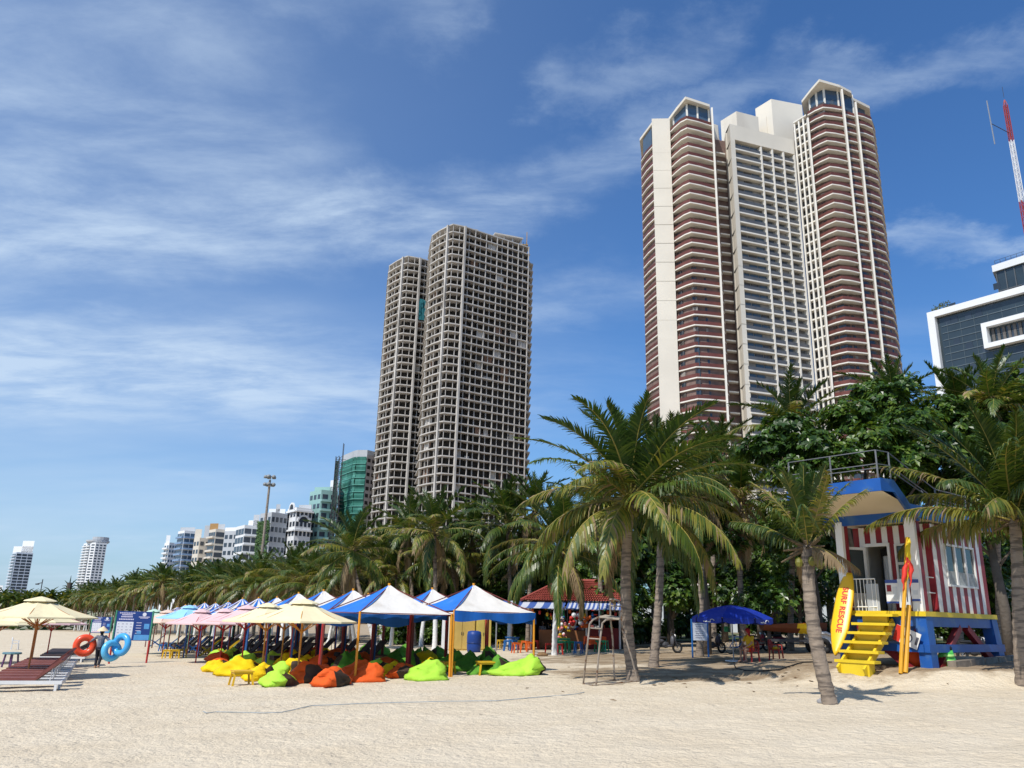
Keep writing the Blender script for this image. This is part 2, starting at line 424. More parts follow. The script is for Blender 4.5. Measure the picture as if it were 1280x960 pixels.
def simple_building(name, label, pts, H, floors, wall, pane, style='grid', zvis=8, back=18, cat='building', roof=(), bays=None, balcony=None, ledge=None):
    """pts: plan points of the visible faces from left to right"""
    pts = [Vector(p) for p in pts]
    bd = ((pts[0]+pts[-1])/2).normalized(); poly = pts + [pts[-1]+bd*back, pts[0]+bd*back]
    root = thing(name, label, cat, (pts[0].x, pts[0].y, 0))
    mb = MB(); mb.prism(poly, -6, H); mb.prism(inset(poly, .0), H+.003, H+1.1)
    mb.build('wall', wall, root, world=True)
    fh = H/floors; spots = []
    for e in range(len(pts)-1):
        t, l, rz, nrm = edge_dir(pts[e], pts[e+1])
        nb = bays[e] if bays else max(1, round(l/3.6))
        bw = l/nb
        for f in range(floors):
            z = (f+.55)*fh
            if z < zvis: continue
            if style == 'band':
                c = pts[e]+t*(l/2)+nrm*.03; spots.append(((c.x, c.y, z), rz, l*.94, fh*.48, .1, pane))
            else:
                for b in range(nb):
                    c = pts[e]+t*(bw*(b+.5))+nrm*.03
                    spots.append(((c.x, c.y, z), rz, bw*(.64 if style == 'grid' else .86), fh*(.5 if style == 'grid' else .68), .1, pane))
    windows(root, spots)
    if balcony is not None:
        for f in range(floors):
            z = f*fh
            if z < zvis-fh: continue
            mb = MB()
            for e in range(len(pts)-1):
                if balcony is not True and e not in balcony: continue
                t, l, rz, nrm = edge_dir(pts[e], pts[e+1]); c = (pts[e]+pts[e+1])/2+nrm*.6
                mb.box((c.x, c.y, z+.45), (l*.97, 1.2, .9), 0, rz)
            if mb.v: mb.build('balcony', ledge or wall, root, world=True)
    for r in roof:
        mb = MB(); a, b, h, m = r
        t, l, rz, nrm = edge_dir(pts[0], pts[-1])
        p = [pts[0]+t*l*a+bd*2, pts[0]+t*l*b+bd*2, pts[0]+t*l*b+bd*9, pts[0]+t*l*a+bd*9]
        mb.prism(p, H+1.0, H+1.0+h); mb.build('roof_block', m, root, world=True)
    return root

# ---- two bare concrete towers
def bare_tower(name, label, prs, ztop, floors, roofbits, cap_from):
    pl = [WXY(px, 300, Y) for px, Y in prs]                       # visible outline, left to right
    bd = Vector((-.20, .98))
    poly = pl + [pl[-1]+bd*18, pl[0]+bd*16]
    root = thing(name, label, 'tower', (pl[0].x, pl[0].y, 0))
    fh = ztop/floors
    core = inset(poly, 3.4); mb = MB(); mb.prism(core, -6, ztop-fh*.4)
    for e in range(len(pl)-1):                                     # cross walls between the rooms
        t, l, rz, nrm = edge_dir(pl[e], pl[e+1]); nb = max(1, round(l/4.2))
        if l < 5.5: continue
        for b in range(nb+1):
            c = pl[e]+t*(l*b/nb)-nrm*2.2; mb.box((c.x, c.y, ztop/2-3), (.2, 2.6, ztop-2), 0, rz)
    mb.build('core', CONC_SHADE, root, world=True)
    outs = inset(poly, -.75)
    for f in range(2, floors+1):
        mb = MB(); k = .55 if f % 1 == 0 else .5
        mb.prism(outs if f < floors else inset(poly, -.5), f*fh-.26, f*fh+.20)
        mb.build('floor_slab', CONC, root, world=True)
    for e in range(len(pl)-1):
        t, l, rz, nrm = edge_dir(pl[e], pl[e+1]); nb = max(1, round(l/6.0))
        for b in range(nb+(1 if e == len(pl)-2 else 0)):
            c = pl[e]+t*(l*b/nb)+nrm*.1; mb = MB(); q = .95 if (b == 0 and e in (2, 5)) else (.36 if e not in (1, 3, 4) else .22); c = c+nrm*(.65 if q > .6 else 0); mb.box((c.x, c.y, ztop/2), (q*.85, q+.15, ztop), 0, rz)
            mb.build('column', CONC, root, world=True)
        for b in range(nb*2):
            if b % 2 == 0 or l < 5.5: continue
            c = pl[e]+t*(l*b/(nb*2))-nrm*.35; mb = MB(); mb.box((c.x, c.y, ztop/2), (.22, .5, ztop-.3), 0, rz)
            mb.build('column', CONC, root, world=True)
    for a, b, h in roofbits:                                       # open roof frames
        i = len(pl)-1; p0 = pl[1]+(pl[-1]-pl[1])*a; p1 = pl[1]+(pl[-1]-pl[1])*b
        t, l, rz, nrm = edge_dir(p0, p1); mb = MB()
        for k in range(4):
            c = p0+t*(l*k/3)-nrm*1.2; mb.box((c.x, c.y, ztop+h/2), (.6, .6, h), 0, rz)
            c = c-nrm*7; mb.box((c.x, c.y, ztop+h/2), (.6, .6, h), 0, rz)
        c = (p0+p1)/2-nrm*4.5; mb.box((c.x, c.y, ztop+h+.3), (l+1.2, 9, .6), 0, rz)
        mb.build('roof_frame', CONC, root, world=True)
    mb = MB(); rr = random.Random(len(label)); mm = [CONC_SHADE, M('brick_infill', (.22, .13, .09), .9, .2, 1), CONC]
    for i in range(150):                                           # rooms already walled up, parapets and boards
        e = rr.choice((0, len(pl)-2, len(pl)-2, len(pl)-2)); t, l, rz, nrm = edge_dir(pl[e], pl[e+1]); nb = max(1, round(l/4.2)); f = rr.randint(4, floors-2); b = rr.randrange(nb)
        hh = rr.choice((fh-.5, fh-.5, 1.1)); c = pl[e]+t*(l*(b+.5)/nb)-nrm*rr.uniform(.5, 1.6); mb.box((c.x, c.y, f*fh+.22+hh/2), (l/nb*rr.choice((.5, .95)), .15, hh), rr.choice((0, 0, 1, 2)), rz)
    mb.build('infill_wall', mm, root, world=True)['kind'] = 'stuff'
    return root, pl, fh
zt = PT(563, 279, 310).z-.6
twin, tpl, tfh = bare_tower('unfinished_tower', 'bare concrete tower block without windows, the taller nearer one of two', [(541, 321), (550, 316), (561, 311.5), (566, 310), (574, 311), (580, 312), (661, 330)], zt, 47, ((.14, .40, 3.3), (.62, .92, 3.6)), 0)
mb = MB()
for k in range(3):
    c = tpl[-1]+Vector((-1.2-k*1.2, 1)); mb.beam((c.x, c.y, 6), (c.x, c.y, zt+3), .18, .18)
for z in range(8, int(zt), 3): mb.beam((tpl[-1].x-3.6, tpl[-1].y+1-1.4, z), (tpl[-1].x-1.0, tpl[-1].y+1-1.4, z+1.6), .14, .14)
mb.build('hoist', DARKM, twin, world=True)
mb = MB(); c = tpl[-1]+Vector((-4, 6)); mb.box((c.x, c.y, zt+3.0), (7.5, 5, .5)); mb.box((c.x-1, c.y, zt+1.4), (.5, .5, 3)); mb.box((c.x+2, c.y-1.5, zt+1.4), (.5, .5, 3)); mb.box((c.x+3.2, c.y, zt+6.0), (.35, .35, 9))
mb.build('roof_crane', M('crane_yellow', (.35, .22, .08), .6, .2, 1), twin, world=True)
# end bay steps back
mb = MB()
for f in range(2, 46):
    p = [tpl[-1]+Vector((.3, 1.2)), tpl[-1]+Vector((2.3, 3.0)), tpl[-1]+Vector((1.4, 17)), tpl[-1]+Vector((-.5, 16))]
    mb.prism(p, f*tfh-.4, f*tfh+.2)
mb.build('end_bay', CONC, twin, world=True)
mb = MB(); mb.prism([tpl[-1]+Vector((.25, 3)), tpl[-1]+Vector((1.0, 4.5)), tpl[-1]+Vector((.6, 16)), tpl[-1]+Vector((-.5, 16))], 0, 44*tfh); mb.build('end_bay_core', CONC_SHADE, twin, world=True)
zt2 = PT(509, 319, 340).z-.6
twin2, t2, _ = bare_tower('unfinished_tower', 'bare concrete tower block half hidden behind its taller twin, green net hung on it', [(490, 351), (498, 346), (507, 341.5), (512, 340), (520, 341), (526, 342), (600, 359)], zt2, 47, ((.12, .3, 3.2),), 0)
c = t2[4]+(t2[6]-t2[4])*.10
mb = MB(); t, l, rz, nrm = edge_dir(t2[4], t2[6]); zn = PT(531, 388, 342).z
for i in range(4):
    for k in range(5):
        q = c+t*(i*.95)+nrm*(1.3+.25*math.sin(i*2+k)); mb.box((q.x, q.y, zn+4.5-k*2.0), (1.0, .12, 2.1), 0, rz+.15*math.sin(i*3+k))
mb.build('safety_net', M('blue_green_net', (.04, .22, .25), .7, .3, .4), twin2, world=True)

# ---- hotel tower with maroon balconies
def hotel():
    root = thing('hotel_tower', 'very tall cream hotel tower with maroon balconies and three wings', 'tower', (70, 230, 0))
    def P(px, Y): return WXY(px, 150, Y)
    zL = PT(859, 151, 225).z; zR = PT(1031, 132, 229.5).z; zC = PT(913, 168, 230).z
    fh = 3.32; spots = []
    def wing(outline, front, ztop, waveamp, phase, npart, win_edges):
        nf = int(ztop/fh); n = len(front)
        mbs = MB()
        def outl(z, d=0):
            out = []
            for i, p in enumerate(front):
                w = waveamp*front_w[i]*math.sin(z/ztop*7.2+phase)
                out.append(p+Vector((-.16, -.98))*w)
            return out
        front_w = wing.w
        for f in range(nf+1):
            z = ztop-f*fh
            if z < 12: break
            fr = outl(z); poly = fr + outline
            mb = MB(); mb.prism(poly, z-.38, z); b = mb.build('balcony', EDGE, root, world=True)
            mb = MB()
            for i in range(n-1):
                t, l, rz, nrm = edge_dir(fr[i], fr[i+1])
                mb.box(((fr[i].x+fr[i+1].x)/2-nrm.x*.12, (fr[i].y+fr[i+1].y)/2-nrm.y*.12, z+.58), (l, .08, 1.12), 0, rz)
            mb.build('railing', BALU, b, world=True)
            if f % 1 == 0:
                for i in win_edges:
                    t, l, rz, nrm = edge_dir(front[i], front[i+1]); nb = max(1, round(l/4.0))
                    for k in range(nb):
                        c = front[i]+t*(l*(k+.5)/nb)-nrm*(1.0+waveamp*.7*front_w[i]); spots.append(((c.x, c.y, z+1.35), rz, l/nb*.74, 2.3, .3, PANE))
        base = [p+Vector((.16, .98))*(1.12+waveamp*.7*front_w[i]) for i, p in enumerate(front)]
        mb = MB(); mb.prism(base+outline, -6, ztop+.2); mb.build('wall', INNER, root, world=True)
    bk = Vector((-.05, 1))
    # left wing
    front = [P(836, 231.8), P(842, 229.6), P(850, 227.0), P(858, 225.2), P(872, 226), P(889, 227.6)]
    wing.w = [.1, .6, 1, 1, .7, .3]
    wing([P(893, 234), P(893, 258), P(836, 258)], front, zL, 1.7, 1.2, 0, (0, 2, 3, 4))
    front = [P(800, 243), P(806, 238.5), P(815, 233.4)]
    wing.w = [.4, .4, .1]
    wing([P(818, 236), P(818, 258), P(803, 258)], front, PT(803, 196, 240).z, 1.5, 1.2, 0, (0, 1))
    # right wing
    front = [P(1010, 234.5), P(1020, 231.8), P(1031, 229.6), P(1042, 230), P(1054, 231)]
    wing.w = [.2, .6, 1, .8, .3]
    wing([P(1056, 236), P(1056, 260), P(1010, 260)], front, zR, 1.4, 2.6, 0, (0, 1, 2, 3))
    front = [P(1056, 232.0), P(1069, 233.5)]
    wing.w = [.1, .1]
    wing([P(1070, 240), P(1070, 262), P(1056, 262)], front, zR-1.0, .3, 0, 0, (0,))
    front = [P(1072, 237), P(1080, 238), P(1089, 240), P(1092, 246)]
    wing.w = [.1, .4, .6, .6]
    wing([P(1090, 262), P(1072, 262)], front, PT(1080, 146, 238).z, .9, .4, 0, (0, 1))
    # plain end wall of the left wing
    zs = PT(826, 148, 231).z
    mb = MB(); a, b = P(814.5, 231.6), P(837, 231.2); nseg = 26
    for k in range(nseg):
        z0, z1 = -6+(zs+6)*k/nseg, -6+(zs+6)*(k+1)/nseg
        w = .7*math.sin(z0/zs*7.2+1.2)*.5
        o = Vector((-.1, -1))*w
        mb.prism([a+o, b+o, P(837, 240), P(814.5, 240)], z0, z1-.004)
    mb.build('end_wall', CREAM, root, world=True)
    # fins
    for px, Y, zt_, am in ((890, 227.4, zL+6, .5), (1055, 231.2, zR+7, .35), (1070.5, 233.8, zR+4, .3), (1009, 234.6, zR-2, .2)):
        mb = MB(); pts = []
        for k in range(30):
            z = zt_*k/29; w = am*math.sin(z/zt_*7.2+1.2); p = P(px, Y)+Vector((-.16, -.98))*(w+.25); pts.append((p.x, p.y, z))
        for k in range(29): mb.beam(pts[k], pts[k+1], .55, 1.5, upv=(.16, .98, 0))
        mb.build('fin', EDGE, root, world=True)
    # narrow service bay between left wing and centre, grey bay right of the centre
    mb = MB(); mb.prism([P(891, 236), P(906, 237), P(906, 258), P(891, 258)], -6, zC+2); mb.build('wall', INNER, root, world=True)
    mb = MB()
    for f in range(int(zC/fh)): mb.prism([P(891, 234), P(904, 235), P(904, 240), P(891, 240)], f*fh-.2, f*fh+.25); 
    for f in range(int(zC/fh)): mb.prism([P(991, 239.5), P(1008, 234.8), P(1009, 245), P(991, 247)], zR-f*fh-.25, zR-f*fh+.25)
    for k in range(3):
        a = P(991, 239.3).lerp(P(1008, 234.6), (k+.3)/3); mb.box((a.x, a.y, zR/2), (.5, .6, zR-2), 0, -.8)
    mb.build('service_bay', EDGE, root, world=True)
    mb = MB(); mb.prism([P(991, 241.5), P(1008, 237), P(1010, 258), P(990, 258)], -6, zR+1); mb.build('wall', BALG, root, world=True)
    # centre block
    A, B = P(913, 230), P(989.5, 238.2); t, l, rz, nrm = edge_dir(A, B)
    mb = MB(); back = Vector((-.1, 24))
    mb.prism([A-nrm*1.5+t*.6, B-nrm*1.5, B+back, A+back+t*.6], -6, zC-1)
    mb.build('wall', M('centre_wall', (.30, .285, .26), .7, .1, .3), root, world=True)
    mb = MB(); a0 = P(904.5, 238)
    nseg = 26
    for k in range(nseg):
        z0, z1 = -6+(zC+10)*k/nseg, -6+(zC+10)*(k+1)/nseg
        o = Vector((-.16, -.98))*(.8*math.sin(z0/zC*7.2+2.4))
        mb.prism([a0, A+o*.6-t*.4, A+o*.3+t*1.3, A+t*1.3-nrm*5, a0+Vector((1, 6))], z0, z1-.004)
    mb.build('end_wall', CREAM, root, world=True)
    mb = MB(); mb.prism([A+t*1.0, B, B-nrm*3, A+t*1.0-nrm*3], zC-1.6, zC+4.0); mb.build('parapet', CREAM, root, world=True)
    fr = (.0, .43, .62, .81, 1.0)
    nf = int((zC-2)/fh)
    for f in range(nf):
        z = zC-1.6-(f+1)*fh
        if z < 14: break
        mb = MB(); c = (A+B)/2-nrm*.7+t*.5; mb.box((c.x, c.y, z-.1), (l-1, 1.5, .46), 0, rz); bl = mb.build('floor_slab', EDGE, root, world=True)
        mb = MB(); c = (A+B)/2-nrm*.15+t*.5; mb.box((c.x, c.y, z+.75), (l-1.2, .07, 1.05), 0, rz); mb.build('railing', BALG, bl, world=True)
        for i in range(4):
            x0, x1 = 1.3+(l-1.5)*fr[i], 1.3+(l-1.5)*fr[i+1]; nb = 3 if i == 0 else 1
            for k in range(nb):
                w = (x1-x0-.5)/nb; c = A+t*(x0+.25+w*(k+.5))-nrm*1.42; spots.append(((c.x, c.y, z+1.5), rz, w*.88 if nb > 1 else w*.62, 2.35, .3, PANEB if nb > 1 else PANE))
    for i in range(1, 5):
        c = A+t*(1.3+(l-1.5)*fr[i])-nrm*.8; mb = MB(); mb.box((c.x, c.y, (zC-2)/2), (.5, 2.0, zC-2), 0, rz); mb.build('fin', EDGE, root, world=True)
    # roof boxes
    for pxs, Y, y0, y1, nm in (((921, 948), 246, 165, 144, 'roof_block'), ((958, 968), 252, 165, 150, 'roof_block'), ((966, 1004), 250, 165, 129, 'roof_block')):
        mb = MB(); p, q = P(pxs[0], Y), P(pxs[1], Y+3); z0, z1 = zC, PT(pxs[1], y1, Y+2).z
        mb.prism([p, q, q+Vector((-1, 8)), p+Vector((-4, 6))], z0, z1); mb.build(nm, CREAM, root, world=True)
    # penthouses: glass rooms under thick folded roof slabs
    def pent(front, z0, z1, roof, name='penthouse'):
        mb = MB(); mb.prism(front, z0, z1-.5); ph = mb.build(name, PANEB, root, world=True)
        mb = MB()
        for p in front[:5]: mb.box((p.x, p.y, (z0+z1)/2), (.55, .55, z1-z0-.6))
        mb.build('post', EDGE, ph, world=True)
        mb = MB(); n = len(roof); i0 = len(mb.v)
        for dz in (0, .9):
            for p, z in roof: mb.v.append((p.x, p.y, z+dz))
        mb.f.append(tuple(range(n-1, -1, -1))); mb.f.append(tuple(range(n, 2*n)))
        for j in range(n): mb.f.append((j, (j+1) % n, n+(j+1) % n, n+j))
        mb.m = [0]*len(mb.f); mb.build('roof_slab', CREAM, ph, world=True)
    zr = PT(858, 124, 226).z
    pent([P(842, 234), P(859, 228.2), P(872, 228.8), P(886, 230), P(888, 250), P(842, 252)], zL, zr, [(P(833, 236), zr-2.4), (P(846, 230.5), zr-.9), (P(858, 225.8), zr), (P(888, 228), zr-1.2), (P(890, 252), zr-1.2), (P(836, 254), zr-2)])
    mb = MB(); mb.prism([P(890, 236), P(897, 237), P(899, 252), P(890, 252)], zL, zr-2.0); mb.build('penthouse', CREAM, root, world=True)
    zr2 = PT(1030, 103, 230).z
    pent([P(1014, 237), P(1023, 234.5), P(1033, 232.6), P(1050, 233.5), P(1068, 236), P(1068, 256), P(1014, 258)], zR, zr2, [(P(1004, 238), zr2-2.4), (P(1017, 233.5), zr2-.9), (P(1029, 229.5), zr2), (P(1054, 231.2), zr2-.8), (P(1068, 233.5), zr2-1.4), (P(1070, 258), zr2-1.2), (P(1008, 260), zr2-2)])
    zr3 = PT(1078, 131, 239).z
    mb = MB(); mb.prism([P(1071, 240), P(1082, 242), P(1083, 258), P(1071, 258)], PT(1080, 148, 238).z, zr3); mb.build('penthouse', PANEB, root, world=True)
    mb = MB(); mb.prism([P(1069, 236.5), P(1089, 241), P(1088, 258), P(1069, 258)], zr3, zr3+1.0); mb.build('roof_slab', CREAM, root, world=True)
    mb = MB(); mb.prism([P(803, 241), P(814, 234), P(815, 250), P(804, 250)], PT(803, 197, 240).z, PT(803, 172, 240).z); mb.build('penthouse', PANEB, root, world=True)
    mb = MB(); q = PT(803, 171, 240).z
    mb.prism([P(799, 242.5), P(815, 232.5), P(816, 252), P(801, 254)], q, q+.9); mb.build('roof_slab', CREAM, root, world=True)
    rr = random.Random(15); curt = M('drawn_curtain', (.30, .27, .24), .8, .2, .5); dim = glassmat('dim_glass', (.07, .06, .055), .2)
    spots = [(c, rz, w, h, d, (m if q > .38 else (curt if q < .13 else dim))) for (c, rz, w, h, d, m), q in ((s, rr.random()) for s in spots)]
    windows(root, spots)
hotel()

# ---- dark glass office with white frame, and the lattice mast on it
def office():
    A, B = WXY(1160, 393, 160), WXY(1330, 346, 139); t, l, rz, nrm = edge_dir(A, B)
    H = PT(1160, 391, 160).z
    root = thing('glass_office', 'dark glass office block with thick white frame and stepped roof', 'office building', (A.x, A.y, 0))
    bd = Vector((.60, .80))
    mb = MB(); mb.prism([A-nrm*.9, B-nrm*.9, B+bd*30, A+bd*30-nrm*.9], -6, H-1.0); mb.build('curtain_wall', DGLASS, root, world=True)
    mb = MB()
    def fr(u0, u1, z0, z1, d=1.1):
        c = A+t*((u0+u1)/2)-nrm*(d/2-.15); mb.box((c.x, c.y, (z0+z1)/2), (u1-u0, d, z1-z0), 0, rz)
    fr(-.2, 1.3, -6, H); fr(1.302, l+1, H-1.35, H)
    mb.prism([A+nrm*.1-t*.2, A+nrm*.1, A+bd*30, A+bd*30-t*.2], -6, H); mb.build('white_frame', BWHITE, root, world=True)
    mb = MB(); z = 6.0; k = 0
    while z < H-2.2:
        c = A+t*(l/2+1)-nrm*.86; mb.box((c.x, c.y, z), (l-2.2, .12, .16), 0, rz); z += 1.55
    u = 3.2
    while u < l:
        c = A+t*u-nrm*.87; mb.box((c.x, c.y, H/2-3), (.05, .1, H), 0, rz); u += 2.7
    mb.build('mullion', M('mullion_grey', (.10, .13, .15), .4, .1, 1), root, world=True)
    ins = []
    rr = random.Random(4)
    for i in range(40):
        u, k = rr.uniform(3, l-2), rr.randint(20, int(H/1.55)-3); c = A+t*u-nrm*.88; ins.append(((c.x, c.y, 6+1.55*k+.75), rz, 1.3, 1.35, .08, PANE))
    windows(root, ins)
    # framed loggia
    p = PT(1231, 420, 152); u0 = (Vector((p.x, p.y))-A).dot(t); z0, z1 = PT(1232, 435, 151).z, PT(1232, 404, 151).z
    mb = MB()
    for (a, b, c0, c1) in ((u0, u0+.9, z0, z1), (u0+.902, l, z0, z0+.95), (u0+.902, l, z1-.95, z1)):
        c = A+t*((a+b)/2)-nrm*.3; mb.box((c.x, c.y, (c0+c1)/2), (b-a, 1.6, c1-c0), 0, rz)
    lg = mb.build('loggia_frame', BWHITE, root, world=True)
    mb = MB(); u = u0+1.6
    while u < l: c = A+t*u-nrm*.75; mb.box((c.x, c.y, (z0+z1)/2), (.5, .2, (z1-z0)-2.6), 0, rz); u += 1.0
    mb.build('louvre', M('louvre_brown', (.12, .11, .10), .6, .3, 2), lg, world=True)
    # set-back storey
    C, D = WXY(1246, 345, 158), WXY(1340, 318, 146); t2, l2, rz2, n2 = edge_dir(C, D); zr = PT(1246, 340, 158).z
    mb = MB(); mb.prism([C, D, D+bd*20, C+bd*20], H-1.2, zr); ub = mb.build('upper_storey', DGLASS, root, world=True)
    mb = MB(); mb.prism([C-t2*.5+n2*.5, D+n2*.5, D+bd*20, C+bd*20-t2*.5], zr+.003, zr+1.5); mb.build('roof_slab', BWHITE, ub, world=True)
    mb = MB()
    for k in range(9): c = C+t2*(l2*k/8)+n2*.08; mb.box((c.x, c.y, (H+zr)/2-.5), (.18, .15, zr-H+.6), 0, rz2)
    mb.box((C.x+t2.x*l2/2+n2.x*.06, C.y+t2.y*l2/2+n2.y*.06, (H+zr)/2), (l2, .12, .2), 0, rz2)
    mb.build('mullion', M('mullion_dark', (.10, .11, .12), .4, .1, 1), ub, world=True)
    mb = MB()
    for k in range(14): c = C+t2*(l2*k/13); mb.tube([(c.x, c.y, zr+1.5), (c.x, c.y, zr+2.6)], .05, 4)
    for h in (2.0, 2.6): mb.tube([(C.x, C.y, zr+h), (D.x, D.y, zr+h)], .04, 4)
    mb.build('roof_railing', DARKM, root, world=True)
    mb = MB(); rr = random.Random(8)
    for k in range(90):
        c = A+t*(.8+rr.random()*3.4)-nrm*(.4+rr.random()*1.4); z = H+rr.random()*1.6; a = rr.uniform(0, 6.3)
        mb.face([(c.x, c.y, z), (c.x+.3*math.cos(a), c.y+.3*math.sin(a), z+.25), (c.x+.45*math.cos(a), c.y+.45*math.sin(a), z+.05), (c.x+.2, c.y, z-.1)])
    mb.build('planter_shrub', M('dull_leaves', (.08, .10, .04), .7, .3, 2), root, world=True)
    return H
HOFF = office()
def mast():
    b = PT(1291, 330, 165); top = PT(1262, 122, 165).z
    root = thing('radio_mast', 'red and white lattice radio mast on the glass office', 'mast', (b.x, b.y, HOFF))
    RED, WHT = M('mast_red', (.34, .05, .04), .5, .1, 1), M('mast_white', (.75, .75, .75), .5, .1, 1)
    n = int((top-HOFF)/1.6)
    bands = [1 if .50 < k/n < .80 or k/n < .28 else 0 for k in range(n)]
    i = 0
    while i < n:
        j = i
        while j < n and bands[j] == bands[i]: j += 1
        name, mat = (('red_section', RED), ('white_section', WHT))[bands[i]]
        mb = MB()
        for k in range(i, j):
            z0, z1 = HOFF+k*1.6, HOFF+(k+1)*1.6
            f = k/n
            w0, w1 = .52-.2*f, .52-.2*(k+1)/n
            if k == n-1: w1 = .06
            q0 = [(b.x+a*w0, b.y+c*w0, z0) for a, c in ((-1, -1), (1, -1), (1, 1), (-1, 1))]; q1 = [(b.x+a*w1, b.y+c*w1, z1) for a, c in ((-1, -1), (1, -1), (1, 1), (-1, 1))]
            for s in range(4):
                mb.beam(q0[s], q1[s], .11, .11); mb.beam(q0[s], q1[(s+1) % 4], .07, .07); mb.beam(q0[(s+1) % 4], q1[s], .07, .07); mb.beam(q0[s], q0[(s+1) % 4], .07, .07)
        mb.build(name, mat, root, world=True); i = j
    mb = MB(); mb.tube([(b.x, b.y, top), (b.x, b.y, top+3)], .05, 5); mb.build('lightning_rod', DARKM, root, world=True)
    p = PT(1238, 154, 162); a0, a1 = PT(1233.5, 126, 162), PT(1243.5, 180, 162)
    mb = MB(); mb.tube([p, (b.x, b.y, p.z-.6)], .09, 5); mb.build('antenna_arm', DARKM, root, world=True)
    mb = MB(); mb.tube([a0, a1], .14, 6); mb.build('antenna', GREYM, root, world=True)
mast()

# ---- mid-distance street of hotels along the left
def bld(name, label, prs, topy, floors, wall, pane, **kw):
    pts = [WXY(px, topy, Y) for px, Y in prs]
    k = kw.pop('ref', 0); H = PT(prs[k][0], topy, prs[k][1]).z-1.1
    return simple_building(name, label, pts, H, floors, wall, pane, **kw), pts, H
gb, gp, gH = bld('netted_building', 'building under construction wrapped in green safety net beside the bare towers', [(459, 355), (476, 362)], 568, 22, M('pinkish_concrete', (.40, .36, .34), .85, .1, .2), M('opening_shade', (.03, .025, .025), .8), bays=[3], zvis=25)  # near-black window panels paint the shade of unglazed openings
# the netted round corner of it
def netted():
    mb = MB(); prs = [(428, 371), (443, 357.5), (447, 355.8), (459, 355.2)]
    pl = [WXY(px, 568, Y) for px, Y in prs]; fh = gH/22
    mb.prism([p+Vector((.3, .9)) for p in pl]+[pl[-1]+Vector((4, 18)), pl[0]+Vector((4, 18))], -6, gH-2); mb.build('inner_wall', M('netted_wall', (.16, .22, .20), .8, .2, .3), gb, world=True)
    mb = MB(); rr = random.Random(3)
    nz_ = 44
    for k in range(nz_):
        z0, z1 = gH*k/nz_, gH*(k+1)/nz_
        for j in range(len(pl)-1):
            a, b = pl[j], pl[j+1]; t, l, rz, nrm = edge_dir(a, b)
            o0 = .5+.35*math.sin(k*1.57)+rr.uniform(-.1, .1); o1 = .5+.35*math.sin((k+1)*1.57)
            mb.face([(a.x+nrm.x*o0, a.y+nrm.y*o0, z0), (b.x+nrm.x*o0, b.y+nrm.y*o0, z0), (b.x+nrm.x*o1, b.y+nrm.y*o1, z1), (a.x+nrm.x*o1, a.y+nrm.y*o1, z1)])
    mb.build('safety_net', NET, gb, world=True)
    NETF = M('net_fold', (.10, .30, .25), .8, .2, .4)
    for f in range(2, 22):
        mb = MB(); mb.prism([p+Vector((-.25, -.95)) for p in pl]+[p+Vector((.1, .4)) for p in reversed(pl)], f*fh-.12, f*fh+.22)
        mb.build('floor_slab', NETF, gb, world=True)
    mb = MB(); mb.prism(pl+[WXY(476, 568, 362)+Vector((.1, .2)), pl[-1]+Vector((6, 14)), pl[0]+Vector((4, 16))], gH-.5, gH+3.2); mb.build('parapet', BGREY, gb, world=True)
netted()
def hoist():
    b = WXY(427, 560, 352); top = PT(431, 554, 352).z
    r = thing('scaffold_hoist', 'dark steel construction hoist tower left of the green netted building', 'hoist', (b.x, b.y, 0))
    mb = MB()
    for dx in (-2.2, -.7, .7):
        for dy in (0, 1.6): mb.beam((b.x+dx, b.y+dy, 0), (b.x+dx, b.y+dy, top-(6 if dx < 0 else 0)), .22, .22)
    z = 3
    while z < top-7:
        for dx in (-2.2, -.7): mb.beam((b.x+dx, b.y, z), (b.x+dx+1.5, b.y, z+1.8), .14, .14)
        mb.beam((b.x-2.2, b.y, z), (b.x+.7, b.y, z), .16, .16); mb.box((b.x+1.6, b.y, z), (1.6, .3, .14)); z += 1.8
    mb.build('frame', DARKM, r, world=True)
    mb = MB(); mb.box((b.x-1.5, b.y+.8, (top-8)/2), (1.3, 1.0, top-8)); mb.build('lift_net', M('dark_net', (.05, .10, .09), .8, .3, .5), r, world=True)
hoist()
bld('teal_building', 'pale teal office block with glass balconies left of the hoist', [(388, 362), (402, 354), (423, 358)], 612, 13, BTEAL, PANE, ref=1, balcony=[1], ledge=BTEAL, zvis=20, roof=((.15, .95, 2.5, BTEAL), (.7, .98, 5.5, BWHITE)))
cl, cp, cH = bld('classical_hotel', 'white hotel with round-arched gables and cornices', [(360, 352), (371, 344), (391, 349)], 634, 11, BWHITE, PANE, ref=1, zvis=18, bays=[3, 4], roof=((.45, .95, 2.2, BGREY),))
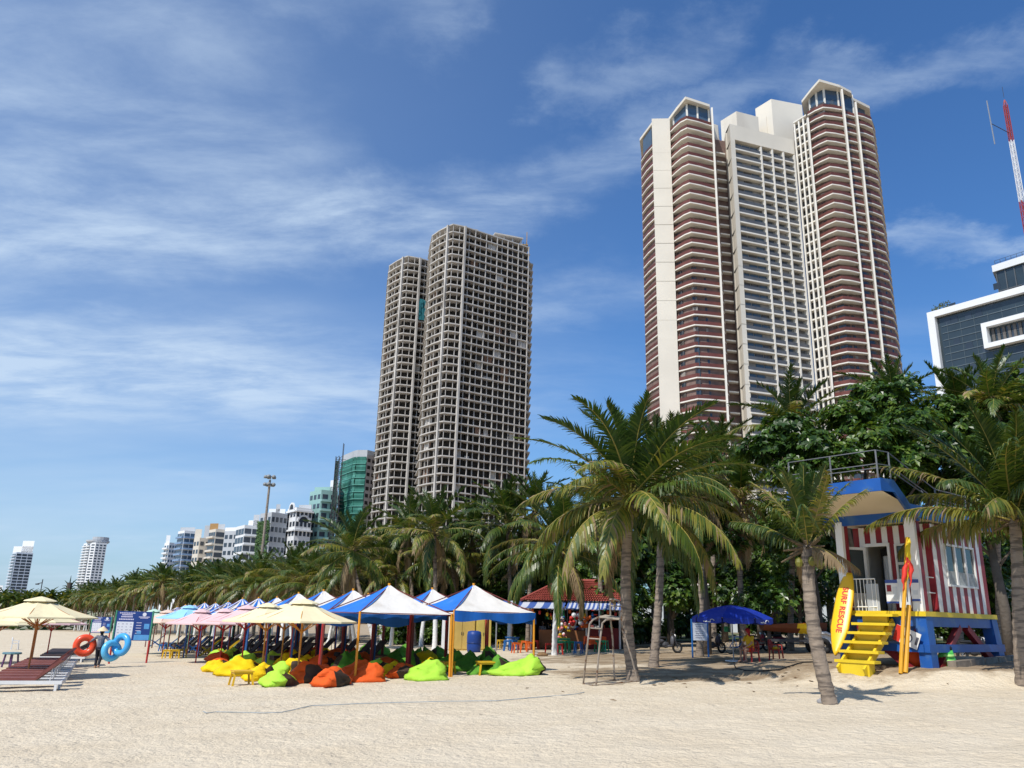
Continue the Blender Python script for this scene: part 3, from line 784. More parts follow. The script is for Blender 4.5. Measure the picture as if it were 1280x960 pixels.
def gables():
    for (a, b, w, nm) in ((0, 1, 2.6, 'arched_gable'), (1, 2, 2.8, 'arched_gable')):
        p0, p1 = cp[a], cp[b]; t, l, rz, nrm = edge_dir(p0, p1); c = (p0+p1)/2 + nrm*.15
        mb = MB(); ring = []
        for k in range(13):
            an = math.pi*k/12; ring.append((w*math.cos(an), w*math.sin(an)))
        zb = cH+.6 if a == 0 else cH-5.0
        for k in range(12):
            (x0, z0), (x1, z1) = ring[k], ring[k+1]
            mb.beam((c.x+t.x*x0, c.y+t.y*x0, zb+z0), (c.x+t.x*x1, c.y+t.y*x1, zb+z1), .7, .55, upv=(nrm.x, nrm.y, 0))
        g = mb.build(nm, BWHITE, cl, world=True)
        mb = MB(); mb.prism([(0, 0)]*3, 0, 0) if False else None
        f = [(c.x+t.x*x*.85-nrm.x*.1, c.y+t.y*x*.85-nrm.y*.1, zb+z*.85) for x, z in ring]
        bk = [(x-nrm.x*.25, y-nrm.y*.25, z) for x, y, z in f]
        mb.face(f); mb.face(bk[::-1])
        for k in range(12): mb.face([f[k], f[k+1], bk[k+1], bk[k]])
        mb.build('arched_window', PANE, g, world=True)
    for z in (cH-.4, cH-8.5, cH-19):
        mb = MB()
        for e in range(2):
            t, l, rz, nrm = edge_dir(cp[e], cp[e+1]); c = (cp[e]+cp[e+1])/2+nrm*.4; mb.box((c.x, c.y, z), (l+.8, .8, .7), 0, rz)
        mb.build('cornice', BWHITE, cl, world=True)
gables()
gh, ghp, ghH = bld('planted_hotel', 'grey hotel with climbing plants covering its corner', [(326, 350), (340, 343), (360, 349)], 640, 10, BGREY, PANE, ref=1, zvis=16, bays=[3, 4], roof=((.3, .9, 2.5, BWHITE), (.55, .7, 4.5, BGREY)))
def climbers():
    mb = MB(); rr = random.Random(12)
    for k in range(2600):
        e = 0; t, l, rz, nrm = edge_dir(ghp[0], ghp[1]); u = rr.uniform(0, l*1.0); z = rr.uniform(8, ghH-2.5)
        if noise.noise(Vector((u*.25, z*.2, 3))) < -.15 and rr.random() < .7: continue
        c = ghp[0]+t*u+nrm*(.2+rr.random()*.9); s = rr.uniform(.25, .6); a = rr.uniform(0, 6.3)
        mb.face([(c.x-s, c.y, z), (c.x, c.y-s*math.cos(a), z-s*.6), (c.x+s, c.y, z), (c.x, c.y+s*.4, z+s*.7)], rr.choice((0, 0, 1)))
    mb.build('climbing_plant', [M('climber_dark', (.03, .075, .018), .7, .3, 1), M('climber_light', (.06, .12, .03), .7, .3, 1)], gh, world=True)
climbers()
bld('banded_hotel', 'white hotel with horizontal white balcony bands behind the floodlight mast', [(296, 372), (306, 362), (325, 366)], 656, 10, BWHITE, PANE, ref=1, style='wide', balcony=[1], zvis=14, roof=((.5, .95, 3, BWHITE), (.7, .95, 5.5, BGREY)))
bld('grey_hotel', 'tall pale grey slab hotel with one dark window strip', [(281, 392), (298, 388)], 664, 10, BGREY, PANE, style='grid', zvis=14, bays=[3], roof=((.0, .9, 2, BWHITE),))
bld('brown_hotel', 'beige and dark glass hotel with an orange roof sign box', [(262, 405), (270, 398), (283, 401)], 661, 12, BBEIGE, PANE, ref=1, balcony=[0], style='wide', zvis=14, roof=((.0, .5, 3.5, M('roof_sign_orange', (.34, .20, .08), .6)), (.5, .9, 3, BGREY)))
bld('beige_hotel', 'plain beige hotel with few small windows and broken roofline', [(243, 425), (250, 420), (264, 424)], 672, 9, BBEIGE, PANE, ref=1, style='grid', zvis=14, bays=[2, 2], roof=((.0, .4, 5, BBEIGE), (.55, .9, 7, BGREY)))
bld('blue_white_hotel', 'narrow hotel with blue glass balconies left of the beige one', [(223, 452), (231, 445), (246, 449)], 663, 14, BWHITE, PANEB, ref=1, balcony=True, ledge=M('blue_balcony', (.20, .30, .45), .5, .15, .5), style='wide', zvis=14, roof=((.1, .9, 2.5, BGREY),))
bld('slim_hotel', 'slim pale hotel at the left end of the hotel row', [(206, 500), (212, 494), (226, 500)], 678, 14, BWHITE, PANEB, ref=1, style='grid', zvis=14, bays=[2, 4], balcony=[0], roof=((.05, .3, 5, BWHITE),))
# curved tower with dark crown
cv, cvp, cvH = bld('curved_tower', 'pale curved tower with dark roof terrace far down the beach', [(105, 742), (109, 734), (114, 728), (120, 725), (134, 731)], 678, 24, BWHITE, PANE, ref=3, balcony=[0, 1], style='grid', zvis=8, bays=[1, 1, 1, 3], back=30)
def crown():
    for nm, px0, px1, y, dz, m in (('crown_ring', 109, 136, 676, 3.5, BGREY), ('roof_terrace', 117, 136, 671, 6.5, BGREY)):
        mb = MB(); a, b = WXY(px0, y, 728), WXY(px1, y, 728)
        c = (a+b)/2; c = c+c.normalized()*9; r = (b-a).length/2; mb.lathe([(r*.7, cvH), (r, cvH+dz*.6), (r, cvH+dz), (.1, cvH+dz+.3)], 16, (c.x, c.y, 0)); mb.build(nm, m, cv, world=True)
crown()
bld('far_tower', 'pale blue white slab tower with stepped white crown, farthest left', [(16, 742), (21, 730), (42, 738)], 690, 18, M('pale_blue_facade', (.52, .57, .63), .6, .08, .1), PANE, ref=1, style='wide', zvis=8, bays=[1, 3], balcony=[0], back=24, roof=((.0, .95, 6, BWHITE), (.4, .95, 11, BWHITE)))
bld('low_tower', 'low pale building cut by the left edge of the photo', [(-30, 700), (4, 700)], 731, 8, BWHITE, PANE, zvis=4, bays=[6])
bld('long_dark_building', 'long low dark building behind the far palms', [(12, 420), (62, 420)], 742, 3, M('dark_facade', (.06, .065, .07), .7, .2, .2), PANE, zvis=2, bays=[10])
# ================================================================ low things behind the trees
def back_wall():
    WB = M('white_wall_shade_grey', (.55, .56, .55), .7, .08, .4)  # white greyed down: the shade on the pavilions is in the colour
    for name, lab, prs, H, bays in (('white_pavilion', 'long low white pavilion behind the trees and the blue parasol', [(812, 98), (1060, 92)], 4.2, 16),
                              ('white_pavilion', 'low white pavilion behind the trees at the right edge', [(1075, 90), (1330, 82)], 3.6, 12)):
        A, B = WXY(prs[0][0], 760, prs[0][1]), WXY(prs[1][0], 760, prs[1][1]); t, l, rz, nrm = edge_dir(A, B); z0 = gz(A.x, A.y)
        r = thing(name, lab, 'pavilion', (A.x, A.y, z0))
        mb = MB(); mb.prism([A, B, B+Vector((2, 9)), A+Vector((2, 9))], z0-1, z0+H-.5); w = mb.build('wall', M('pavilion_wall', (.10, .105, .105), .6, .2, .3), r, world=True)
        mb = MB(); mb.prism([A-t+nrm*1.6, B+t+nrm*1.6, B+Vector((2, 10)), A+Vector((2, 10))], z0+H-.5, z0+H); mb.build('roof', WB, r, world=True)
        for k in range(bays+1):
            c = A+t*(l*k/bays)+nrm*1.1; mb = MB(); mb.box((c.x, c.y, z0+(H-.5)/2), (.7 if k % 4 else 1.6, .5, H-.5), 0, rz); mb.build('pillar', WB, r, world=True)
    A, B = WXY(700, 770, 104), WXY(1500, 770, 78); t, l, rz, nrm = edge_dir(A, B)
    mb = MB(); n = 20
    for k in range(n):
        p, q = A+t*(l*k/n), A+t*(l*(k+1)/n); u, v = p+nrm*34, q+nrm*34
        mb.face([(u.x, u.y, gz(u.x, u.y)+.06), (v.x, v.y, gz(v.x, v.y)+.06), (q.x, q.y, gz(q.x, q.y)+.06), (p.x, p.y, gz(p.x, p.y)+.06)])
    o = mb.build('lawn', M('lawn_green', (.075, .11, .03), .85, .4, .6, .05, 8, stain=((.20, .15, .09), .35, .5, .62))); tag(o, 'shaded green lawn behind the trees', 'lawn', kind='structure')
back_wall()

# ================================================================ palms
LF = [leafmat('palm_leaf_dark', (.030, .064, .012), rough=.38), leafmat('palm_leaf', (.068, .105, .018), rough=.36), leafmat('palm_leaf_yellow', (.185, .180, .030), rough=.40),
      leafmat('palm_leaf_dry', (.23, .165, .09), .7, .12, .2), M('frond_stem', (.30, .25, .06), .5, .2, 4), M('palm_fibre', (.14, .10, .06), .9, .3, 9)]
BARK = M('palm_bark', (.27, .215, .165), .9, .2, 5, .02, 14, stain=((.13, .105, .085), 2.2, .47, .62, 6.0))
LIME = M('limewash', (.72, .71, .68), .85, .12, 6, .01, 20, stain=((.45, .40, .34), 4, .58, .72))

def frond(mb, rng, base, az, e0, Lr, droop, nl, lf, seg, wid, age, vshape, ld, bend=0., rach=4, gap=.04):
    N_ = 11 if nl > 20 else 7
    pts, p, ds = [Vector(base)], Vector(base), Lr/(N_-1)
    for i in range(N_-1):
        t = i/(N_-1); e = e0-droop*t**1.35; a = az+bend*t*t
        p = p + Vector((math.cos(e)*math.cos(a), math.cos(e)*math.sin(a), math.sin(e)))*ds; pts.append(p.copy())
    mb.tube(pts, [max(.006, .032*Lr/4*(1-.86*i/(N_-1))) for i in range(N_)], rach if rach > 2 else 3, 4, cap=False)
    tw = rng.uniform(-.35, .35)
    for side in (-1, 1):
        for i in range(nl):
            if rng.random() < gap: continue
            t = .09+.91*(i+.5*rng.random())/nl; fi = t*(N_-1); k = min(int(fi), N_-2); P = pts[k].lerp(pts[k+1], fi-k)
            T = (pts[k+1]-pts[k]).normalized(); Sd = T.cross(Vector((0, 0, 1)))
            if Sd.length < .1: Sd = Vector((math.sin(az), -math.cos(az), 0))
            Sd.normalize(); Uv = Sd.cross(T)
            if True: Sd, Uv = Sd*math.cos(tw)+Uv*math.sin(tw), Uv*math.cos(tw)-Sd*math.sin(tw)
            l = lf*min(1, (.28+2.6*t))*(1-.62*max(0, t-.30)/.70)*rng.uniform(.86, 1.12)
            fa = R(28+40*t*t+rng.uniform(-7, 7)); va = vshape*(1-.4*t)+rng.uniform(-.14, .14)
            d = (Sd*side*math.cos(fa)+T*math.sin(fa)); d = (d*math.cos(va)+Uv*math.sin(va)).normalized()
            wv = (T-d*T.dot(d)).normalized(); w = wid*(.75+.5*min(1, 4*t)*(1-.5*t))
            mat = age
            r_ = rng.random()
            if age == 0 and r_ < .25: mat = 1
            elif age == 1 and r_ < .2: mat = 0
            elif age == 1 and r_ > .93: mat = 2
            elif age == 2 and r_ < .3: mat = 1
            elif age == 2 and r_ > .85: mat = 3
            i0 = len(mb.v); q = P.copy(); sl = l/seg; loc = ld*rng.uniform(.7, 1.3)
            for s in range(seg+1):
                ww = w*(1, .92, .55, .06)[s] if seg == 3 else w*((1, .7, .08)[s] if seg == 2 else (1, .15)[s])
                mb.v.append(tuple(q-wv*ww*.5)); mb.v.append(tuple(q+wv*ww*.5))
                d = (d+Vector((0, 0, -1))*loc*(s+.6)/seg).normalized(); q = q+d*sl
            for s in range(seg):
                a = i0+2*s; mb.f.append((a, a+1, a+3, a+2)); mb.m.append(mat)
def crown(seed, nf, Lr, nl, lf, seg, wid, eld=88, eyoung=-38, yellow=.3, dry=.12, lean=(0, 0), fibre=True, droop=1.0, erect=1.0):
    rng = random.Random(seed); mb = MB()
    for i in range(nf):
        u = i/max(1, nf-1); az = i*2.39996+rng.uniform(-.3, .3)
        e = R(eld-(eld-eyoung)*(u**erect))+rng.uniform(-.12, .12)
        r_ = rng.random(); age = 0 if u < .35 else 1
        if u > .5 and r_ < yellow: age = 2
        if u > .78 and r_ < dry*3: age = 3
        if age == 3: e -= R(38)
        dr = R(26+56*u)*droop+rng.uniform(-.12, .25); ln = Lr*(.72+.34*min(1, u*3))*rng.uniform(.9, 1.08)
        b = Vector((.13*math.cos(az)*u, .13*math.sin(az)*u, .35*(1-u)))
        frond(mb, rng, b, az, e, ln*(.8 if age == 3 else 1), dr, nl, lf*(.8+.25*u), seg, wid*(.6 if age == 3 else 1), age, .75-1.05*u, (.18+1.45*u*u+.3*u)*(1 if age != 3 else 1.6), rng.uniform(-.5, .5), rach=5 if seg > 2 else 3)
    if fibre:
        for i in range(14 if seg > 1 else 5):
            a = rng.uniform(0, 6.3); e = rng.uniform(-.5, 1.2); d = Vector((math.cos(a)*math.cos(e), math.sin(a)*math.cos(e), math.sin(e)))
            mb.tube([d*.08, d*(.35+.3*rng.random())+Vector((0, 0, -.05))], [.05, .015], 4, 5, cap=False)
        for i in range(7 if seg > 2 else 0):
            a = rng.uniform(0, 6.3); mb.ball((.24*math.cos(a), .24*math.sin(a), -.22-.15*rng.random()), (.085, .085, .11), 7, 2)
    me = mb.mesh('crown', LF); return me
def trunk(seed, h, r0, r1, top, paint=0., seg=None, n=9, flare=1.35):
    """ringed trunk from the origin to top (x, y, h)"""
    rng = random.Random(seed); mb = MB(); k = seg or max(8, int(h/.11)); pts, rad = [], []
    bx, by = rng.uniform(-.25, .25), rng.uniform(-.25, .25)
    for i in range(k+1):
        t = i/k; s = t*t*(3-2*t)*.5+t*.5
        pts.append(Vector((top[0]*s+bx*math.sin(t*3.14), top[1]*s+by*math.sin(t*3.14), -.25+(h+.25)*t)))
        r = r0+(r1-r0)*t; r *= 1+(flare-1)*max(0, 1-t*9)**1.5
        rad.append(r*(1.07 if i % 2 else .955)*rng.uniform(.975, 1.025))
    rad[-1] *= .8
    mb.tube(pts, rad, n, 0)
    if paint:
        for j, f in enumerate(mb.f):
            if sum(mb.v[q][2] for q in f)/len(f) < paint: mb.m[j] = 1
    return mb.mesh('trunk', [BARK, LIME] if paint else BARK, True)
def palm(label, loc, h, top, crown_me, cz=0, scale=1, seed=0, r0=.17, r1=.12, paint=0., group=None, seg=None, n=9, tilt=(0, 0)):
    r = thing('palm_tree', label, 'palm tree', loc, 0, group)
    put('trunk', trunk(seed, h, r0, r1, top, paint, seg, n), r)
    c = put('crown', crown_me, r, (top[0], top[1], h-.05), cz); c.scale = (scale,)*3
    c.rotation_euler = (tilt[0], tilt[1], cz); return r
def palm_at(label, foot, crown_px, crown_me, Lscale=1, **k):
    """foot: pixel of the trunk base; crown_px: where the heart of the crown stands above it"""
    b = G(*foot) if len(foot) == 2 else Vector((*WXY(foot[0], 770, foot[2]), 0))
    b.z = gz(b.x, b.y)
    t = PT(crown_px[0], crown_px[1], b.y+k.pop('dy', 0.)); return palm(label, b, t.z-b.z, (t.x-b.x, t.y-b.y), crown_me, scale=Lscale, **k)

HERO = crown(11, 40, 3.9, 72, .92, 3, .062, yellow=.5, dry=.10, eyoung=-22, erect=.95)
HERO2 = crown(23, 36, 3.9, 60, .92, 3, .066, yellow=.35, dry=.12, eyoung=-25)
YOUNG = crown(41, 22, 1.62, 52, .46, 3, .042, eld=87, eyoung=22, yellow=.85, dry=.25, droop=.5, erect=1.5)
RIGHT = crown(44, 34, 3.5, 66, .88, 3, .058, yellow=.4, dry=.0, eyoung=8, droop=.72)
MID = [crown(50+i, 29, 3.8, 40, .92, 2, .092, yellow=(.35, .6, .3, .5)[i], dry=.16, eyoung=-30) for i in range(4)]
FAR = [crown(70+i, 24, 3.7, 22, .95, 2, .16, yellow=(.5, .75, .45, .65)[i], dry=.14, eyoung=-32) for i in range(4)]

palm_at('big coconut palm with wide drooping crown and bare trunk behind the steel chair', (793, 852), (788, 628), HERO, seed=1, cz=.6, r0=.19, r1=.14, Lscale=1.04)
palm_at('coconut palm standing just behind the big one, trunk leaning left, half covered', (816, 834), (822, 604), HERO2, seed=2, cz=2.2, r0=.18, r1=.13, Lscale=.9)
palm_at('short young palm with yellowing upright fronds standing alone on the open sand', (1040, 880), (1010, 682), YOUNG, seed=3, cz=1.0, r0=.165, r1=.135, Lscale=1.06)
palm_at('coconut palm at the right edge with fronds hanging over the rescue hut', (1278, 856), (1268, 650), RIGHT, seed=4, cz=.9, r0=.17, r1=.14, Lscale=.98)
palm_at('coconut palm with white painted foot and yellow hanging fronds behind the tents', (543, 812), (543, 668), MID[1], seed=5, cz=.4, paint=2.0, r0=.16, r1=.12, Lscale=1.0)
palm_at('dark upright palm behind the right end of the tents', (636, 806), (634, 660), MID[0], seed=6, cz=1.9, paint=2.0, r0=.17, r1=.13, Lscale=1.25)
palm_at('palm with white painted trunk standing in front of the kiosk', (693, 819), (702, 690), HERO2, seed=7, cz=.9, paint=4.2, r0=.15, r1=.12, Lscale=1.15)
palm_at('coconut palm with low crown left of the yellow-fronded one', (478, 806), (476, 700), MID[3], seed=8, cz=3.0, paint=2.0, Lscale=.95)
palm_at('white footed palm among the tents with a low bushy crown', (470, 812), (440, 690), MID[0], seed=9, cz=.9, paint=2.0, Lscale=.95)
for i, (px, Y, cpx, cpy, m, sc, lab) in enumerate([
        (985, 46, 992, 540, 0, 1.05, 'tall palm rising above the broadleaf tree in front of the hotel tower'),
        (892, 50, 897, 578, 2, .95, 'palm with stiff upright fronds right of the big coconut palm'),
        (1115, 48, 1118, 512, 3, 1.0, 'palm whose tips show over the broadleaf tree near the hotel right wing'),
        (1195, 42, 1196, 520, 1, .9, 'palm with drooping tips in front of the glass office white edge'),
        (1246, 40, 1240, 510, 2, .9, 'palm behind the right edge palm in front of the glass office'),
        (752, 52, 748, 640, 0, 1.0, 'dark palm behind the left fronds of the big coconut palm'),
        (930, 43, 925, 628, 3, 1.05, 'palm in the shade behind the blue parasol'),
        (872, 41, 872, 622, 1, 1.0, 'palm in the shade between the big coconut palms and the parasol'),
        (1010, 60, 1005, 640, 2, .9, 'shaded palm behind the young yellowing palm'),
        (590, 64, 590, 672, 2, 1.0, 'palm at the back between the yellow-fronded and the dark upright palm'),
        (520, 62, 512, 668, 0, 1.0, 'palm at the back left of the yellow-fronded palm'),
        (660, 62, 668, 640, 3, 1.0, 'palm at the back behind the kiosk roof')]):
    b = WXY(px, 770, Y); z = gz(b.x, b.y); t = PT(cpx, cpy, Y)
    palm(lab, (b.x, b.y, z), t.z-z, (t.x-b.x, 0), MID[m], seed=30+i, cz=i*1.3, scale=sc, seg=24)
# the grove that runs away down the beach
rg = random.Random(5)
LINE0, LDIR = Vector((-6.5, 60)), Vector((-.555, .832)); LN = Vector((.832, .555))
n_ = 0
for row, (off, step) in enumerate(((0, 3.6), (4.5, 4.2), (9.5, 5.0))):
    s = row*1.7; cntr = 0
    while s < (190 if row < 2 else 110):
        p = LINE0+LDIR*(s+rg.uniform(-1, 1))+LN*(off+rg.uniform(-1.4, 1.4)); h = rg.uniform(4.6, 6.4)+.4*row+1.9*smst(35, 100, s)
        z = gz(p.x, p.y)
        near = s < 45; cntr += 1
        palm(f'coconut palm in the {("front", "middle", "back")[row]} row of the beach grove, {ORD[cntr]} one going away', (p.x, p.y, z), h, (rg.uniform(-.9, .9), rg.uniform(-.8, .8)),
             (MID if near else FAR)[n_ % 4], seed=100+n_, cz=rg.uniform(0, 6.3), scale=rg.uniform(.85, 1.12), r0=.15, r1=.11, paint=1.9 if rg.random() < .55 else 0,
             group='palms of the grove along the beach', seg=14, n=6, tilt=(rg.uniform(-.12, .12), rg.uniform(-.12, .12)))
        n_ += 1; s += step*rg.uniform(.8, 1.25)
# far end of the beach: low scrub with palm tops that reads as one mass
def far_wood():
    mb = MB(); rng = random.Random(77)
    for k in range(130):
        Y = rng.uniform(235, 330); px = rng.uniform(-30, 170); p = WXY(px, 770, Y); z = gz(p.x, p.y); h = rng.uniform(5, 9.5)
        mb.tube([(p.x, p.y, z), (p.x, p.y, z+h)], [.2, .14], 4, 5, cap=False)
        for i in range(15):
            az = i*2.4+rng.random(); e = R(80-115*i/14); n = len(mb.v)
            q = Vector((p.x, p.y, z+h)); pts = []; d_ = rng.uniform(.9, 1.5); ln = rng.uniform(3.2, 4.2)
            for s in range(4):
                pts.append(q.copy()); ee = e-d_*s/3; q = q+Vector((math.cos(ee)*math.cos(az), math.cos(ee)*math.sin(az), math.sin(ee)))*(ln/3)
            for s in range(3):
                sv = Vector((-math.sin(az), math.cos(az), -.8)).normalized()*(.55, .62, .42)[s]; s2 = Vector((-math.sin(az), math.cos(az), -.8)).normalized()*(.62, .42, .1)[s]
                mb.face([pts[s]-sv, pts[s+1]-s2, pts[s+1], pts[s]], rng.choice((0, 1, 1)))
                sv = Vector((math.sin(az), -math.cos(az), -.8)).normalized()*(.55, .62, .42)[s]; s2 = Vector((math.sin(az), -math.cos(az), -.8)).normalized()*(.62, .42, .1)[s]
                mb.face([pts[s], pts[s+1], pts[s+1]-s2, pts[s]-sv], rng.choice((0, 1, 2)))
    for k in range(5000):
        Y = rng.uniform(228, 330); px = rng.uniform(-30, 185); p = WXY(px, 770, Y); z = gz(p.x, p.y)+rng.random()**.7*4.6; a = rng.uniform(0, 6.3); s = rng.uniform(.5, 1.2)
        mb.face([(p.x-s, p.y, z), (p.x, p.y-s*math.cos(a), z-s*.5), (p.x+s, p.y, z+.1), (p.x+.2*s, p.y+s*.4, z+s*.7)], rng.choice((0, 0, 1)))
    o = mb.build('far_palm_wood', LF); tag(o, 'far palm wood at the end of the beach seen as one mass', 'wood', kind='stuff')
far_wood()

# ================================================================ broadleaf trees
BL = [leafmat('broad_leaf_dark', (.022, .050, .008), .36, .22), leafmat('broad_leaf', (.046, .095, .012), .34, .25), leafmat('broad_leaf_light', (.105, .160, .022), .36, .3)]
TBARK = M('tree_bark', (.115, .095, .075), .9, .25, 4, .03, 10)
def broad(seed, clusters, leaf=.22, n_ros=520, flat=.55, limbs=True, th=2.2, hue=0, lean=(0, 0)):
    """clusters: (x, y, z, rx, rz) clumps of leaf rosettes carried by limbs"""
    rng = random.Random(seed); mb = MB(); tk = MB(); tot = sum(c[3]**2 for c in clusters)
    for (cx, cy, cz, rx, rz_) in clusters:
        n = max(6, int(n_ros*rx*rx/tot))
        if limbs: tk.tube([(lean[0], lean[1], th), ((cx+lean[0])*.5, (cy+lean[1])*.5, th+(cz-th)*.45), (cx, cy, cz)], [.11, .075, .03], 6, 0, cap=False)
        for i in range(n):
            while True:
                v = Vector((rng.uniform(-1, 1), rng.uniform(-1, 1), rng.uniform(-1, 1)))
                if .15 < v.length < 1: break
            v = v.normalized()*(v.length**.45)
            lump = .8+.45*noise.noise(v*1.7+Vector((seed, cx, cz)))
            p = Vector((cx+v.x*rx*lump, cy+v.y*rx*lump, cz+v.z*rz_*lump))
            ax = (Vector((v.x, v.y, v.z*.6+.75))+Vector((rng.uniform(-.5, .5), rng.uniform(-.5, .5), rng.uniform(-.3, .3)))).normalized()
            a_ = ax.cross(Vector((.3, 1, .1))).normalized(); b_ = ax.cross(a_)
            cl = noise.noise(p*.55+Vector((seed*3, 0, 0)))
            for k in range(rng.randint(6, 9)):
                an = k*2.4+rng.random()*.5; tilt = rng.uniform(.05, .75); ln = leaf*rng.uniform(.7, 1.25); w = ln*.27
                d = (a_*math.cos(an)+b_*math.sin(an))*math.cos(tilt)+ax*math.sin(tilt)*.7; d.normalize(); s = d.cross(ax)
                if s.length < .05: continue
                s.normalize(); tip = p+d*ln+Vector((0, 0, -.22*ln)); mid = p+d*ln*.62
                r_ = rng.random()+cl*.7
                m = 2 if r_ > .86 else (1 if r_ > .34 else 0)
                mb.face([p, mid-s*w, tip, mid+s*w], m)
    return mb.mesh('crown', BL), tk
def broad_tree(name, label, cat, loc, rz, me, tk, th, r0=.2, lean=(0, 0), scale=1, group=None):
    r = thing(name, label, cat, loc, rz, group)
    t = MB(); t.v, t.f, t.m = list(tk.v), list(tk.f), list(tk.m)
    t.tube([(0, 0, -.3), (lean[0]*.3, lean[1]*.3, th*.5), (lean[0], lean[1], th+.3)], [r0*1.25, r0, r0*.7], 8)
    t.build('trunk', TBARK, r, smooth=True); put('crown', me, r); r.scale = (scale,)*3; return r
# big almond tree behind the hut, in flat tiers
def almond():
    Y = 40.0; b = WXY(1075, 770, Y); z = gz(b.x, b.y); cl = []
    for px, py, dy, rx, rz_ in [(955, 560, -1, 1.5, .7), (985, 535, 0, 1.6, .8), (1020, 555, -2, 1.6, .8), (1060, 520, 0, 1.7, .9), (1000, 590, -1.5, 1.7, .8), (1045, 575, -2.5, 1.7, .9),
                               (1090, 550, -2.5, 1.8, .9), (1115, 500, 0, 1.5, 1.0), (1130, 480, 1, .8, .6), (1090, 490, 1.5, 1.2, .8), (1140, 530, -1.5, 1.8, .9), (1180, 515, -.5, 1.7, .9), (1130, 575, -2.5, 1.8, .9), (1180, 560, -2.5, 1.9, 1.0),
                               (1215, 530, -1, 1.5, 1.0), (1235, 560, -2, 1.6, 1.0), (1215, 590, -2, 1.6, .9), (1050, 620, 0, 1.8, .9), (1110, 615, 0, 1.8, .9), (1165, 605, 0, 1.8, .9), (1250, 505, 1, 1.6, 1.1), (1280, 480, 1, 1.7, 1.2), (1270, 540, 0, 1.7, 1.0)]:
        p = PT(px, py, Y+dy); cl.append((p.x-b.x, p.y-b.y, p.z-z, rx, rz_))
    me, tk = broad(3, cl, .30, 5000, th=4.5); broad_tree('almond_tree', 'wide glossy broadleaf tree in flat tiers behind the rescue hut', 'tree', (b.x, b.y, z), 0, me, tk, 4.5, .3)
almond()
B1, T1 = broad(21, [(-1.3, 0, 3.4, 1.6, 1.2), (1.2, -.3, 3.3, 1.6, 1.1), (0, .4, 4.4, 1.7, 1.1), (0, -1.0, 3.0, 1.5, 1.0), (.3, .2, 5.5, 1.2, .9)], .30, 620, th=1.7)
B2, T2 = broad(22, [(-2.2, 0, 5.2, 2.1, 1.5), (1.8, -.3, 5.5, 2.0, 1.3), (0, .4, 7.2, 2.1, 1.5), (0, -1.2, 4.6, 1.8, 1.1), (-1.2, .5, 8.6, 1.5, 1.2), (1.5, .5, 8.2, 1.5, 1.1)], .36, 1300, th=3.0)
B3, T3 = broad(23, [(-.9, 0, 1.0, 1.1, .9), (.8, -.2, .9, 1.1, .8), (0, .3, 1.7, 1.1, .8), (.2, -.6, .7, 1.0, .6)], .26, 420, th=.5)
spots = [  # px, Y, which, scale, label
    (925, 50, 1, .95, 'round leafy tree behind the blue parasol'), (840, 54, 1, 1.0, 'leafy tree between the two big palm trunks and the parasol'), (1000, 55, 1, 1.0, 'leafy tree behind the young palm'),
    (960, 43, 1, .8, 'small bright tree right of the blue parasol'), (905, 62, 2, 1.1, 'tall dark tree behind the big coconut palms'), (970, 64, 2, 1.15, 'tall dark tree behind the parasol and the young palm'),
    (818, 60, 2, 1.2, 'tall dark tree directly behind the big coconut palm'), (740, 62, 2, 1.1, 'tall dark tree behind the kiosk'), (776, 54, 1, 1.0, 'leafy tree just right of the kiosk'), (785, 66, 2, 1.2, 'tall dark tree behind the trunk of the big coconut palm'), (860, 72, 2, 1.25, 'tall dark tree seen between the two big palms and the parasol'), (1040, 62, 2, 1.1, 'tall dark tree left of the rescue hut'),
    (1110, 60, 2, 1.0, 'tall dark tree behind the rescue hut'), (1180, 62, 2, 1.1, 'tall dark tree seen under the hut deck'), (1255, 58, 2, 1.1, 'tall dark tree behind the right edge palm'), (1310, 50, 2, 1.0, 'dark tree cut by the right edge of the photo'),
    (670, 70, 2, 1.0, 'tall dark tree left of the kiosk roof'), (610, 70, 1, 1.15, 'leafy tree behind the right tents'), (565, 66, 1, 1.1, 'glossy tree below the yellow-fronded palm'), (520, 68, 1, 1.1, 'glossy tree left of the yellow-fronded palm trunk'),
    (640, 64, 1, 1.0, 'dark leafy tree behind the dark upright palm'), (700, 60, 1, .9, 'leafy tree behind the kiosk'), (470, 74, 1, 1.1, 'leafy tree behind the low crowned palms'), (1075, 52, 1, .9, 'leafy tree close behind the hut stairs'), (1225, 47, 1, .9, 'leafy tree close behind the hut on its right')]
for i, (px, Y, w, sc, lab) in enumerate(spots):
    b = WXY(px, 770, Y); z = gz(b.x, b.y); me, tk, th = ((B1, T1, 1.7), (B2, T2, 3.0))[w-1]
    broad_tree('broadleaf_tree', lab, 'tree', (b.x, b.y, z), i*1.7, me, tk, th, .14 if w == 1 else .2, scale=sc)
rs = random.Random(9)
hedge = [(500, 66), (525, 64), (550, 63), (575, 64), (600, 63), (625, 66), (655, 66), (690, 64), (768, 62), (790, 60), (812, 62), (1235, 52), (1190, 54), (1150, 52), (1020, 66), (985, 70), (950, 72), (880, 74), (850, 72), (1085, 58), (1265, 46)]
hedge.sort()
for i, (px, Y) in enumerate(hedge):
    b = WXY(px, 770, Y); z = gz(b.x, b.y)
    where = 'behind the tents' if px < 700 else 'between the kiosk and the parasol' if px < 830 else ('beyond the parasol and parked carts' if px < 1060 else 'behind the rescue hut')
    k = sum(1 for q in hedge[:i+1] if sum(q[0] >= c for c in (700, 830, 1060)) == sum(px >= c for c in (700, 830, 1060)))
    broad_tree('shrub', f'leafy green shrub {where}, {ORD[k]} from the left there', 'shrub', (b.x, b.y, z), i*2.1, B3, T3, .5, .06, scale=rs.uniform(.9, 1.35), group='shrubs under the trees')
